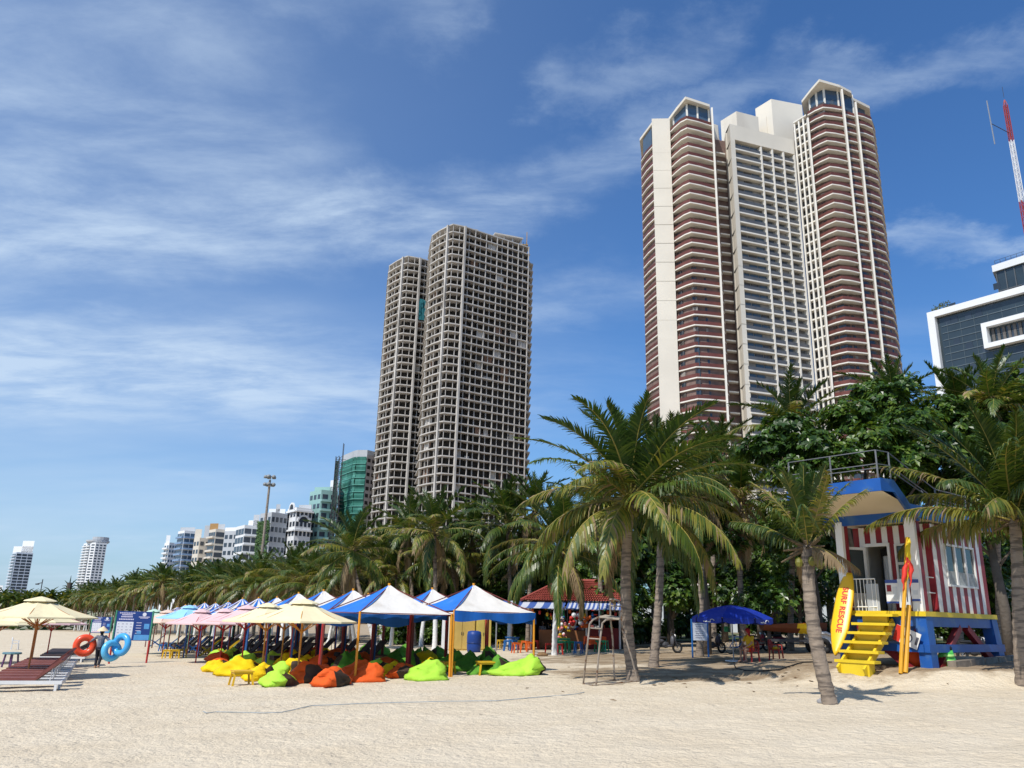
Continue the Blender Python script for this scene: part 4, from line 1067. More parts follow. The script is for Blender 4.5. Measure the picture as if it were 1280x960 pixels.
# bare dark tree trunks standing in the shade
for i, (px, Y, lab) in enumerate([(881, 43, 'dark bare trunk left of the blue parasol pole'), (1021, 45, 'dark bare trunk behind the young palm'), (948, 60, 'thin dark trunk behind the blue parasol'), (836, 60, 'thin dark trunk between palm and parasol'), (1254, 36, 'dark trunk right of the rescue hut')]):
    b = WXY(px, 770, Y); z = gz(b.x, b.y); r = thing('shade_tree', lab, 'tree', (b.x, b.y, z))
    t = MB(); t.tube([(0, 0, -.3), (.1, 0, 2), (-.1, .1, 5.5)], [.28 if i < 2 else .2, .22, .16], 8)
    for k in range(5):
        a = k*1.3; t.tube([(-.05, .05, 3.6+.3*k), (1.3*math.cos(a), 1.3*math.sin(a), 5.2+.3*k)], [.08, .03], 5)
    t.build('trunk', TBARK, r, smooth=True)
    c = put('crown', B1, r, (0, 0, 2.6))
# ================================================================ rescue hut
BLUE = M('blue_paint', (.012, .085, .33), .4, .12, 2, spec=.4, stain=((.05, .13, .30), 2.4, .52, .74)); YEL = M('yellow_paint', (.72, .52, .025), .42, .08, 2, stain=((.50, .36, .06), 2.2, .6, .8))
RED = M('maroon_paint', (.25, .020, .028), .5, .15, 2, stain=((.30, .07, .07), 2.0, .55, .8, .4)); HWHITE = M('hut_white_paint', (.78, .77, .74), .5, .07, 2, stain=((.50, .46, .39), 1.4, .54, .80, .35))
SOFF = M('cream_soffit', (.62, .54, .42), .7, .06, 1); HGLASS = glassmat('hut_glass', (.045, .055, .055), .1, 0); CURT = M('lace_curtain', (.38, .40, .38), .8, .35, 9)
ORANGE = M('orange_cloth', (.85, .10, .015), .6, .12, 3); FYEL = M('flag_yellow', (.80, .56, .02), .6, .1, 4); FRED = M('flag_red', (.62, .04, .025), .6, .1, 4)
HX = Vector((12.08, 24.0)); D2 = Vector((.78, .626)).normalized(); D1 = Vector((-D2.y, D2.x))
ZD = PT(1146, 764, 24).z
def H3(a, b, z): return Vector((HX.x+D1.x*a+D2.x*b, HX.y+D1.y*a+D2.y*b, z))
HM = Matrix(((D1.x, D2.x, 0), (D1.y, D2.y, 0), (0, 0, 1)))
def hbox(mb, a0, a1, b0, b1, z0, z1, m=0): mb.box(H3((a0+a1)/2, (b0+b1)/2, (z0+z1)/2), (a1-a0, b1-b0, z1-z0), m, M=HM)
hut = thing('rescue_hut', 'red and white striped lifeguard hut with blue roof on blue stilts', 'lifeguard hut', H3(1.2, 2.4, gz(13.5, 26.5)))
WA, WB_ = 2.45, 4.75            # front width (along a) and depth (along b)
def hb(fn, name, m, parent=None):
    mb = MB(); fn(mb); return mb.build(name, m, parent or hut, world=True)
hb(lambda mb: hbox(mb, -.12, WA+.12, -.15, WB_+.1, ZD-.14, ZD), 'deck', YEL)
def beams(mb):
    hbox(mb, -.05, WA+.05, -.06, .14, ZD-.42, ZD-.142); hbox(mb, -.05, WA+.05, WB_-.2, WB_, ZD-.42, ZD-.142)
    hbox(mb, -.06, .14, .142, WB_-.202, ZD-.42, ZD-.142); hbox(mb, WA-.14, WA+.06, .142, WB_-.202, ZD-.42, ZD-.142)
hb(beams, 'deck_beam', BLUE)
for a in (.08, WA-.08):
    for b in (.1, WB_-.1):
        mb = MB(); g = gz(*H3(a, b, 0).xy); da, db = (-.10 if a < 1 else .10), (-.12 if b < 1 else .14)
        mb.beam(H3(a, b, ZD-.143), H3(a+da*.8, b+db*.8, g-.1), .40, .34, upv=D1.to_3d()); mb.build('stilt', BLUE, hut, world=True)
def rails(mb):
    z = ZD-1.02
    hbox(mb, -.16, .0, -.22, WB_+.28, z-.11, z+.11); hbox(mb, .002, WA+.2, -.25, -.09, z-.11, z+.11); hbox(mb, WA+.05, WA+.2, -.08, WB_+.2, z-.11, z+.11)
hb(rails, 'cross_rail', BLUE)
for (p, q) in ((H3(-.02, .3, ZD-1.75), H3(.02, 2.2, ZD-.42)), (H3(.02, 2.7, ZD-.42), H3(-.05, 4.75, ZD-1.75)), (H3(.35, .0, ZD-1.75), H3(2.0, .0, ZD-.42)), (H3(WA-.2, .2, ZD-1.75), H3(WA-.2, 2.4, ZD-.42))):
    mb = MB(); mb.beam(p, q, .17, .19); mb.build('brace', RED, hut, world=True)
# stripes: a wall is a row of boards
def stripes(name, along, fixed, lo, hi, z0, z1, nst, start=0, th=.06, holes=(), parent=None):
    w = (hi-lo)/nst; mb = MB()
    for i in range(nst):
        u0, u1 = lo+i*w, lo+(i+1)*w; segs = [(z0, z1)]
        for (h0, h1, y0, y1) in holes:
            if u0 >= h0-.01 and u1 <= h1+.01:
                ns = []
                for s0, s1 in segs:
                    if y0 > s0: ns.append((s0, y0))
                    if y1 < s1: ns.append((y1, s1))
                segs = ns
        for s0, s1 in segs:
            m = (i+start) % 2; d = .004*m
            if along == 'a': hbox(mb, u0, u1, fixed-d, fixed+th, s0, s1, m)
            else: hbox(mb, fixed-d, fixed+th, u0, u1, s0, s1, m)
    return mb.build(name, [HWHITE, RED], parent or hut, world=True)
ZW = ZD+2.62                    # wall top
PB = 1.0                        # porch depth
nA = 13; sA = (WA)/nA
fw_ = stripes('front_wall', 'a', PB, 0.0, WA, ZD, ZW, nA, 1, holes=((sA*6.99, sA*11.01, ZD, ZD+2.05), (sA*2.99, sA*6.01, ZD+.85, ZD+2.05)))
nB = 14; sB = (WB_-PB-.05)/nB; B0 = PB+.05
sw = stripes('side_wall', 'b', 0.0, B0, WB_-.05, ZD, ZW, nB, 0, holes=((B0+sB*2.99, B0+sB*11.01, ZD+.78, ZD+2.08),))
def restw(mb):
    hbox(mb, WA-.06, WA, PB+.07, WB_-.05, ZD, ZW); hbox(mb, .07, WA-.07, WB_-.11, WB_-.05, ZD, ZW)
hb(restw, 'back_wall', HWHITE)
# porch corner columns: white outside, maroon inside
for a0, a1, nm in ((-.03, .27, 0), (WA-.2, WA+.03, 0)):
    def colf(mb): hbox(mb, a0, a1, -.06, .08, ZD, ZW+.1); hbox(mb, a0, a0+.14 if a0 < 1 else a1, .081, .30, ZD, ZW+.1, 1)
    mb = MB(); colf(mb); mb.build('porch_column', [HWHITE, RED], hut, world=True)
# door, open
A0, A1 = sA*7, sA*11
def dfr(mb):
    hbox(mb, A0-.05, A0+.03, PB-.06, PB+.08, ZD, ZD+2.1); hbox(mb, A1-.03, A1+.05, PB-.06, PB+.08, ZD, ZD+2.1); hbox(mb, A0+.031, A1-.031, PB-.06, PB+.08, ZD+2.0, ZD+2.1)
door = hb(dfr, 'door_frame', HWHITE)
mb = MB(); hbox(mb, A0+.03, A1-.03, PB+.9, PB+.95, ZD, ZD+2.0); mb.build('room_shade_panel', M('room_shade_dark', (.04, .04, .04), .9), hut, world=True)  # added dark sheet behind the doorway, stands in for the room's shade
mb = MB(); p0 = H3(A1, PB-.07, ZD); dr_ = (D1*.35-D2*.75).normalized()
for u0, u1, z0, z1 in ((0, .07, .02, 1.98), (.68, .75, .02, 1.98), (.071, .679, 1.9, 1.98), (.071, .679, .02, .55)):
    c = p0+Vector((dr_.x*(u0+u1)/2, dr_.y*(u0+u1)/2, (z0+z1)/2)); mb.box(c, (u1-u0, .04, z1-z0), 0, math.atan2(dr_.y, dr_.x))
dl = mb.build('door_leaf', HWHITE, hut, world=True)
mb = MB(); c = p0+Vector((dr_.x*.375, dr_.y*.375, 1.22)); mb.box(c, (.61, .012, 1.35), 0, math.atan2(dr_.y, dr_.x)); mb.build('door_glass', HGLASS, dl, world=True)
mb = MB()
for k in range(4): mb.beam(H3(A0+.12+k*.1, PB+.5, ZD), H3(A0+.35+k*.06, PB+.75, ZD+1.75), .05, .1)
mb.build('stored_board', HWHITE, hut, world=True)
# front window
def win(parent, along, fixed, lo, hi, z0, z1, nv, hbar, name='window'):
    mb = MB(); f = .06
    bx = (lambda u0, u1, y0, y1, d0, d1, m=0: hbox(mb, u0, u1, d0, d1, y0, y1, m)) if along == 'a' else (lambda u0, u1, y0, y1, d0, d1, m=0: hbox(mb, d0, d1, u0, u1, y0, y1, m))
    bx(lo, lo+f, z0, z1, fixed-.03, fixed+.05); bx(hi-f, hi, z0, z1, fixed-.03, fixed+.05); bx(lo+f+.001, hi-f-.001, z1-f, z1, fixed-.03, fixed+.05); bx(lo+f+.001, hi-f-.001, z0, z0+f, fixed-.05, fixed+.05)
    for k in range(1, nv): u = lo+(hi-lo)*k/nv; bx(u-.055, u+.055, z0+f+.001, z1-f-.001, fixed-.025, fixed+.045)
    if hbar: zm = z0+(z1-z0)*hbar; bx(lo+f+.002, hi-f-.002, zm-.04, zm+.04, fixed-.02, fixed+.04)
    o = mb.build(name, HWHITE, parent, world=True)
    mb = MB(); bx(lo+f, hi-f, z0+f, z1-f, fixed+.02, fixed+.032); mb.build('glass', HGLASS, o, world=True)
    mb = MB(); bx(lo+f+.02, hi-f-.02, z0+f, z0+(z1-z0)*.36, fixed+.012, fixed+.019); mb.build('lace_curtain', CURT, o, world=True); return o
win(hut, 'a', PB, sA*3, sA*6, ZD+.85, ZD+2.05, 1, .5)
win(hut, 'b', 0.0, B0+sB*3, B0+sB*11, ZD+.78, ZD+2.08, 3, 0)
# porch railing
def prail(mb):
    for z in (ZD+.95, ZD+.12): mb.tube([H3(A1+.25, .02, z), H3(A0+.05, .02, z)], .02, 5)
    for k in range(9): a = A0+.05+(A1+.2-A0)*k/8; mb.tube([H3(a, .02, ZD), H3(a, .02, ZD+.95)], .013, 4)
    for z in (ZD+1.0, ZD+.55): mb.tube([H3(.05, .32, z), H3(.05, PB, z)], .018, 5)
hb(prail, 'porch_railing', WHITE)
mb = MB(); c = H3(A0-.15, .05, ZD+.5); mb.beam(H3(A0+.35, .02, ZD+.35), H3(A0-.02, .06, ZD+.35), .04, .9); mb.build('porch_panel', M('grey_panel', (.40, .42, .44), .5, .1, 2), hut, world=True)
# roof: a flat slab with a visor that kicks up over the porch
def solve_b(px, py, a):
    best = None
    for i in range(80):
        b = -2.2+i*.04
        for k in range(60):
            z = ZW-.3+k*.04; q = proj(H3(a, b, z)); e = (q[0]-px)**2+(q[1]-py)**2
            if best is None or e < best[0]: best = (e, b, z)
    return best[1], best[2]
RA0, RA1 = -.22, WA+.32
bF, zF = solve_b(1096, 598, RA0); bK, zK = solve_b(1117, 600, RA0); bW, zW_ = solve_b(1139, 641, RA0)
zW_ = max(zW_, ZW+.42); FH = .36
def roof(mb):
    prof_t = [(bF, zF), (bK, zK), (bW, zW_), (WB_+.35, zW_)]
    for i in range(3):                                             # top sheets and the fascias that follow them
        (b0, z0), (b1, z1) = prof_t[i], prof_t[i+1]
        mb.face([H3(RA0, b0, z0), H3(RA0, b1, z1), H3(RA1, b1, z1), H3(RA1, b0, z0)])
        for a in (RA0, RA1):
            d = .07 if a < 1 else -.07
            q = [H3(a, b0, z0), H3(a, b1, z1), H3(a, b1, z1-FH), H3(a, b0, z0-FH)]; r_ = [H3(a+d, b0, z0), H3(a+d, b1, z1), H3(a+d, b1, z1-FH), H3(a+d, b0, z0-FH)]
            mb.face(q); mb.face(r_[::-1]); mb.face([q[3], q[2], r_[2], r_[3]])
    q = [H3(RA0, bF, zF), H3(RA1, bF, zF), H3(RA1, bF, zF-FH), H3(RA0, bF, zF-FH)]; mb.face(q)
    mb.face([p+D2.to_3d()*.07 for p in q][::-1]); mb.face([q[3], q[2], q[2]+D2.to_3d()*.07, q[3]+D2.to_3d()*.07])
    q = [H3(RA0, WB_+.35, zW_), H3(RA1, WB_+.35, zW_), H3(RA1, WB_+.35, zW_-FH), H3(RA0, WB_+.35, zW_-FH)]; mb.face(q)
    hbox(mb, RA0+.07, RA1-.07, -.02, .10, ZW-.02, ZW+.31)          # blue lintel over the porch
rf = hb(roof, 'roof', BLUE)
mb = MB(); s1 = [H3(RA0+.07, bF+.07, zF-FH+.04), H3(RA1-.07, bF+.07, zF-FH+.04), H3(RA1-.07, -.02, ZW+.28), H3(RA0+.07, -.02, ZW+.28)]; mb.face(s1)
mb.face([H3(RA0+.07, .1, ZW+.06), H3(RA1-.07, .1, ZW+.06), H3(RA1-.07, WB_+.3, ZW+.06), H3(RA0+.07, WB_+.3, ZW+.06)]); mb.build('soffit', SOFF, rf, world=True)
# railing of the roof deck
def rrail(mb):
    pts = [(RA1-.1, bF+.05, zF), ((RA0+RA1)/2, bF+.05, zF), (RA0+.08, bF+.05, zF), (RA0+.08, bK, zK)]
    for a, b, z in pts: mb.tube([H3(a, b, z), H3(a, b, z+.82)], .026, 6)
    for h in (.3, .42, .82): mb.tube([H3(pts[0][0], pts[0][1], zF+h), H3(pts[2][0], pts[2][1], zF+h), H3(pts[3][0], pts[3][1], zK+h)], .015, 5)
    e = [(RA0+.08, 1.4, zW_), (RA0+.08, WB_*.75, zW_)]
    for a, b, z in e: mb.tube([H3(a, b, z), H3(a, b, z+.7)], .03, 6)
    for h in (.3, .42, .82): mb.tube([H3(RA0+.08, bK, zK+h), H3(RA0+.08, 1.4, zW_+h*.8), H3(RA0+.08, WB_*.75, zW_+h*.8)], .018, 5)
    mb.tube([H3(RA0+.08, .7, zW_+.35), H3(RA0+.5, 1.4, zW_+.66)], .018, 5)
    for b in (bF+.05, bK): mb.tube([H3(RA1-.1, b, zF), H3(RA1-.1, b, zF+.82)], .024, 6)
hb(rrail, 'roof_railing', M('rail_steel', (.20, .20, .20), .45, .15, 4, metal=.4))
# stairs
def steps():
    n = 6
    st = None
    for k in range(n):
        g = gz(*H3(1.2, -1.75, 0).xy); z = ZD-.09-(k)*((ZD-g-.05)/6.4); a0, a1 = .74-.01*k, 1.80; b1 = -.18-.28*k
        mb = MB(); hbox(mb, a0-.08, a1, b1-.36, b1, z-.075, z); 
        if k < n-1: hbox(mb, a0+.2, a1-.1, b1-.14, b1-.02, z-.29, z-.0752)
        else: hbox(mb, a0+.1, a1-.1, b1-.33, b1-.02, z-.48, z-.0752)
        mb.build('stair_step', YEL, hut, world=True)
    mb = MB()
    for a in (.88, 1.66):
        mb.beam(H3(a, -.1, ZD-.30), H3(a, -2.0, gz(*H3(a, -2.0, 0).xy)+.12), .07, .2)
    mb.build('stair_stringer', YEL, hut, world=True)
steps()
# notices on the porch rail
NB = M('notice_blue', (.05, .09, .30), .5, .05); NG = M('notice_grey', (.62, .64, .64), .5, .05, 2); INK = M('notice_ink', (.08, .08, .10), .6, .05)
def flat(a0, a1, b, z0, z1, m, th=.02):
    mb = MB(); hbox(mb, a0, a1, b, b+th, z0, z1); return mb, m
def notice(a0, a1, b, z0, z1, m, label, bits, name='notice_board'):
    r = thing(name, label, 'notice', H3((a0+a1)/2, b, z0)); mb = MB(); hbox(mb, a0, a1, b, b+.02, z0, z1); mb.build('board', m, r, world=True)
    mats = []; mb = MB()
    for (x0, x1, y0, y1, mm) in bits:
        if mm not in mats: mats.append(mm)
        hbox(mb, a0+(a1-a0)*x0, a0+(a1-a0)*x1, b-.006, b-.001, z0+(z1-z0)*y0, z0+(z1-z0)*y1, mats.index(mm))
    mb.build('print', mats, r, world=True)
lines = [(.08, .55, .80-.07*k, .83-.07*k, INK) for k in range(9)]
notice(.62, 1.0, -.10, ZD+.22, ZD+.90, HWHITE, 'white notice with blue bands on the hut porch behind the flag poles', [(0, 1, .86, 1, NB), (0, 1, 0, .08, NB), (.55, .9, .5, .78, RED), (.1, .45, .15, .7, NG)])
notice(.0, .24, -.11, ZD+.28, ZD+.90, HWHITE, 'small white notice with blue edge beside the hut corner column', [(0, 1, .84, 1, NB), (.2, .8, .3, .5, NG), (0, 1, 0, .1, NB)])
notice(.26, .60, -.16, ZD+.10, ZD+.92, NG, 'pale grey board with a dark slot on the hut porch', [(.22, .32, .2, .75, INK)])
# surf rescue board
def surfboard():
    b = G(1046, 818); zt = 2.75
    top = PT(1064, 716, H3(WA, -.2, 0).y-.25); base = Vector((b.x, b.y, gz(b.x, b.y))); base = H3(WA-.05, -1.05, 0); base.z = gz(base.x, base.y)+.02
    base = PT(1044, 819, 25.0); base.z = max(base.z, gz(base.x, base.y)+.02); top = PT(1061, 716, 25.75)
    t = top-base; l = t.length; t.normalize(); toward = (EYE-base); toward.z = 0; toward = (toward-t*toward.dot(t)).normalized(); toward = (toward+Vector((-.5, 0, 0))).normalized(); toward = (toward-t*toward.dot(t)).normalized()
    s = t.cross(toward); r = thing('surfboard', 'yellow rescue surfboard with red lettering leaning on the hut', 'surfboard', base)
    mb = MB(); n = 22; rows = []
    for i in range(n+1):
        u = i/n; w = .28*min(1, (u/.32)**.55 if u < .32 else 1)*(1 if u < .6 else (1-((u-.6)/.4)**2.2*.62)); w = max(w, .03)
        row = []
        for k in range(10):
            an = 2*math.pi*k/10; row.append(base+t*(l*u)+s*(w*math.cos(an))+toward*(.05*math.sin(an)*(1 if u < .97 else .4)))
        rows.append(row)
    i0 = 0
    for row in rows: mb.v.extend(tuple(p) for p in row)
    for i in range(n):
        for k in range(10): mb.f.append((i*10+k, i*10+(k+1) % 10, (i+1)*10+(k+1) % 10, (i+1)*10+k)); mb.m.append(0)
    mb.f.append(tuple(range(9, -1, -1))); mb.m.append(0); mb.f.append(tuple(n*10+k for k in range(10))); mb.m.append(0)
    mb.build('board', M('board_yellow', (.86, .50, .012), .35, .06, 2, spec=.5), r, smooth=True, world=True)
    cu = bpy.data.curves.new('lettering', 'FONT'); cu.body = 'SURF RESCUE'; cu.size = .235; cu.align_x = 'CENTER'; cu.align_y = 'CENTER'; cu.extrude = .002; cu.space_character = 1.08; cu.offset = .006
    cu.materials.append(M('letter_red', (.55, .02, .02), .5, .05)); tmp = put('lettering', cu, r); me_ = bpy.data.meshes.new_from_object(tmp); bpy.data.objects.remove(tmp); o = put('lettering', me_, r)
    X = -t; Z = toward; Y_ = Z.cross(X); pos = t*(l*.53)+toward*.058
    o.matrix_local = Matrix(((X.x, Y_.x, Z.x, pos.x), (X.y, Y_.y, Z.y, pos.y), (X.z, Y_.z, Z.z, pos.z), (0, 0, 0, 1)))
surfboard()
# flag poles leaning on the corner
POLE = M('pole_orange_yellow', (.66, .33, .02), .5, .12, 3)
def leaning(label, foot, topx, topy, Yt, rad, name='flag_pole', flag=None):
    b = PT(foot[0], foot[1], 23.2); b.z = gz(b.x, b.y); t = PT(topx, topy, Yt); r = thing(name, label, 'pole', b)
    mb = MB(); mb.tube([b, t], rad, 8); mb.build('pole', POLE, r, world=True)
    if flag:
        for k, (m, ox, l0, l1) in enumerate(flag):
            mb = MB(); d = (b-t).normalized(); rr = random.Random(k+5)
            for i in range(9):
                pass
            pts, rad_ = [], []
            for i in range(10):
                u = l0+(l1-l0)*i/9; pts.append(t+d*u+Vector((ox*min(1, i/4)+.02*math.sin(i*1.7+k), -.06, 0))); rad_.append((.02+.055*math.sin(math.pi*min(1, (i+1)/8)))*(1 if i < 9 else .3))
            mb.tube(pts, rad_, 7); mb.build('flag_cloth', m, r, smooth=True, world=True)
leaning('long yellow flag pole with furled yellow and red flag at the hut corner', (1125, 836), 1134, 672, 23.75, .055, flag=((FYEL, .03, .0, 1.3), (FRED, -.07, .75, 1.6), (FRED, .13, .55, 1.5)))
leaning('shorter thick yellow pole standing beside the flag pole', (1131, 835), 1136, 757, 23.7, .07)
# warning plate tied under the deck, bags and vests
def plate():
    c = H3(.42, -.30, ZD-.72); r = thing('warning_sign', 'tilted white and red warning sign hanging under the hut deck', 'sign', c)
    t = (D1*-1).to_3d(); t = (t*.92+Vector((0, 0, -.38))).normalized(); up_ = Vector((0, 0, 1))
    mb = MB(); mb.beam(c-t*.36, c+t*.36, .02, .46, 0); mb.build('plate', HWHITE, r, world=True)
    nr = (-D2).to_3d()
    mb = MB(); mb.beam(c-t*.36+nr*.014, c-t*.17+nr*.014, .01, .455); mb.build('red_band', FRED, r, world=True)
    mb = MB(); Mx = Matrix((t, (nr.cross(t)), nr)).transposed(); mb.torus(c+nr*.02+t*.05, .105, .014, Mx, 20, 6); mb.beam(c+nr*.02+t*.05-Vector((.06, 0, .06)), c+nr*.02+t*.05+Vector((.06, 0, .06)), .012, .02)
    mb.box(c+nr*.02+t*.05, (.05, .012, .13), 0, math.atan2(D1.y, D1.x)); mb.beam(c+nr*.015+t*.26, c+nr*.015+t*.33, .01, .22); mb.build('pictogram', INK, r, world=True)
plate()
def lump(mb, c, r, seed, sq=1., n=12, pinch=0., top=(0, 0), m=0, wr=.10):
    """soft cloth lump resting on z = c.z"""
    k = max(6, n*2//3); i0 = len(mb.v); ph = seed*1.7
    for i in range(k+1):
        th = math.pi*i/k
        for j in range(n):
            a = 2*math.pi*j/n; d = Vector((math.sin(th)*math.cos(a), math.sin(th)*math.sin(a), -math.cos(th)))
            f = 1-wr*.45*abs(noise.noise(d*5.5+Vector((ph, ph, 0))))+wr*1.6*noise.noise(d*1.6+Vector((ph, 0, 0)))+wr*.8*noise.noise(d*4+Vector((0, ph, 0)))
            z = (d.z+.55)/1.55
            p = Vector((d.x*r[0]*f, d.y*r[1]*f, 0)); zz = max(0, z)*r[2]*(1+wr*noise.noise(d*2.2+Vector((0, 0, ph))))
            if z > 0:
                s = 1-pinch*z**1.5; p.x = p.x*s+top[0]*z*z; p.y = p.y*s+top[1]*z*z
                zz *= 1+.35*pinch*max(0, z-.7)/.3
            mb.v.append((c[0]+p.x, c[1]+p.y, c[2]+zz))
    for i in range(k):
        for j in range(n): mb.f.append((i0+i*n+j, i0+i*n+(j+1) % n, i0+(i+1)*n+(j+1) % n, i0+(i+1)*n+j)); mb.m.append(m)
def orange_bag():
    p = H3(.55, .45, 0); p.z = gz(p.x, p.y); r = thing('gear_bag', 'bright orange bag lying under the hut beside the corner stilt', 'bag', p)
    mb = MB(); lump(mb, (0, 0, 0), (.42, .36, .95), 3, n=14, pinch=.55, top=(.12, -.05)); mb.build('bag', ORANGE, r, smooth=True); mb = MB(); mb.tube([(.1, -.05, .9), (.15, -.1, 1.05), (.05, -.12, 1.0)], .02, 5); mb.build('strap', BLACK, r)
orange_bag()
def vests():
    for px, lab in ((1190, 'green life vest hanging under the hut nearer the corner'),):
        b = H3(-.05, 1.05, 0); b.z = gz(b.x, b.y)
        r = thing('life_vest', lab, 'life vest', b); g1, g2 = M('vest_green', (.10, .55, .10), .5, .1, 3), M('vest_light', (.45, .85, .25), .5, .1, 3)
        mb = MB(); lump(mb, (0, 0, 0), (.23, .17, .52), 4, n=14, pinch=-.1, wr=.2); mb.build('vest', g1, r, smooth=True)
        for z, w in ((.15, .185), (.30, .185)):
            mb = MB(); mb.lathe([(w, -.035), (w+.018, 0), (w, .035)], 18, (0, 0, z)); mb.build('reflective_band', g2, r, smooth=True)
        mb = MB(); mb.ball((.04, 0, .50), (.13, .11, .11), 8); mb.build('collar', BLACK, r, smooth=True)
vests()
def sleepers():
    for k in range(5):
        a, b = H3(-.35, .6+k*1.0, 0), H3(-.35, 1.55+k*1.0, 0); a.z = gz(a.x, a.y)+.06; b.z = gz(b.x, b.y)+.06
        r = MB(); r.beam(a, b, .24, .22); o = r.build('timber_sleeper', M('old_timber', (.24, .20, .155), .9, .3, 5, .01), None)
        tag(o, f'grey timber sleeper along the hut foot, {ORD[k+1]} counted from the corner stilt', 'sleeper', 'timber sleepers at the hut foot')
sleepers()
# ================================================================ tents over the bean bags
TBLUE = M('tent_blue', (.02, .16, .54), .6, .14, 1.5, .03, 2.2, stain=((.10, .22, .50), 1.1, .55, .8)); TWHITE = M('tent_white', (.74, .70, .63), .7, .08, 1.2, .03, 2.2, stain=((.50, .44, .36), .9, .54, .82)); TVAL = M('tent_valance_blue', (.015, .13, .50), .55, .12, 3)
PAINT = {'orange': M('pole_orange', (.72, .30, .025), .5, .1, 3), 'red': M('pole_red', (.42, .03, .03), .5, .1, 3), 'blue': M('pole_blue', (.03, .10, .30), .5, .1, 3), 'maroon': M('pole_maroon', (.17, .035, .03), .5, .1, 3), 'green': M('pole_green', (.06, .26, .16), .5, .1, 3)}
P0, P1, P2 = G(443, 853), G(560, 848), G(669, 840)
TB = (P2-P0).xy.normalized(); TA = Vector((-TB.y, TB.x)); TA = (TA+Vector((-.46, .888))).normalized()*1.0
SP = (P2-P0).xy.length/2
TB = (P2-P0).xy.normalized()
def tent(seed, label, o2, w, hh, pc, val, strip=False, d=None):
    d = d or w
    rng = random.Random(seed); c = o2+TB*(w/2)+TA*(d/2); z = gz(c.x, c.y)
    r = thing('beach_tent', label, 'tent', (c.x, c.y, z), 0, 'striped tents over the bean bags')
    ez, pk = 2.12*hh, 3.08*hh
    cor = [(-TB*(w/2)-TA*(d/2)), (TB*(w/2)-TA*(d/2)), (TB*(w/2)+TA*(d/2)), (-TB*(w/2)+TA*(d/2))]
    mb = MB(); n = 8
    for s in range(4):
        a, b = cor[s], cor[(s+1) % 4]; ncol = 2 if not strip else 6
        for k in range(ncol*3):
            u0, u1 = k/(ncol*3), (k+1)/(ncol*3); col = k//3
            m = (s % 2 == 1) if not strip else (col+s) % 2
            m = int(m)
            for i in range(n):
                q = []
                for (u, v) in ((u0, i/n), (u1, i/n), (u1, (i+1)/n), (u0, (i+1)/n)):
                    e = a.lerp(b, u); sag = -.11*math.sin(math.pi*v)-(.05*math.sin(math.pi*u)*(1-v))
                    q.append((e.x*(1-v), e.y*(1-v), ez+(pk-ez)*v+sag+.02*noise.noise(Vector((e.x*2, e.y*2, v*4+seed)))))
                mb.face(q, m)
    cn = mb.build('canopy', [TWHITE, TBLUE], r); cn.data.polygons.foreach_set('use_smooth', [True]*len(cn.data.polygons))
    mb = MB(); mb.tube([(0, 0, pk-.05), (0, 0, pk+.05)], .05, 6); mb.build('finial', PAINT['orange'], r)
    for s in range(4):
        if not val[s]: continue
        a, b = cor[s], cor[(s+1) % 4]; nrm = Vector(((b-a).y, -(b-a).x)).normalized(); mb = MB(); k = 22
        for i in range(k):
            q = []
            for u, lo in ((i/k, 0), ((i+1)/k, 0), ((i+1)/k, 1), (i/k, 1)):
                e = a.lerp(b, u)+nrm*(.035+.03*math.sin(u*23+seed)*lo); hgt = (val[s]*(1+.22*math.sin(u*6.28*1.5+seed)))*lo; q.append((e.x, e.y, ez-.05*math.sin(math.pi*u)-.005-hgt))
            mb.face(q)
        v = mb.build('valance', TVAL if val[s] > 0 else TWHITE, r, smooth=True)
    for s in range(4):
        e = cor[s]*.985; lz = gz(c.x+e.x, c.y+e.y)-z; mb = MB(); mb.tube([(e.x*1.01, e.y*1.01, lz-.15), (e.x, e.y, ez+.02)], [.042, .038], 8); mb.build('pole', PAINT[pc[s]], r)
    mb = MB()
    for s in range(4):
        a, b = cor[s]*.98, cor[(s+1) % 4]*.98; mb.tube([(a.x, a.y, ez-.03), (b.x, b.y, ez-.03)], .022, 5); mb.tube([(a.x, a.y, ez), (0, 0, pk-.06)], .02, 5)
    mb.build('frame', PAINT['maroon'], r)
O0 = P0.xy
k = 0
for j in range(13):
    for i in range(2):
        if i == 1 and j > 9: continue
        o2 = O0+TB*(SP*i)+TA*(SP*1.02*j)
        far = j >= 5
        col = ('orange', 'orange', 'red', 'maroon') if j == 0 else (('red', 'red', 'maroon', 'blue') if j < 4 else (('blue', 'red', 'blue', 'maroon') if j < 8 else ('green', 'blue', 'green', 'maroon')))
        val = [0, 0, 0, 0]
        if j == 0 and i == 1: val = [.30, .34, 0, 0]
        elif j == 0: val = [0, 0, .40, 0]
        elif j == 1: val = [0, 0, .3, 0]
        lab = ('blue and white peaked tent at the right end with hanging blue valance' if (i, j) == (1, 0) else 'blue and white peaked tent over the orange bean bags, nearest of its row' if (i, j) == (0, 0) else
               f'{"narrow striped" if far else "blue and white"} peaked tent, {ORD[j+1]} back in the {"row nearer the palms" if i else "row nearer the sea"}')
        tent(k, lab, o2, SP*.985, 1.0+.02*math.sin(k*2.2), col, val, strip=far); k += 1

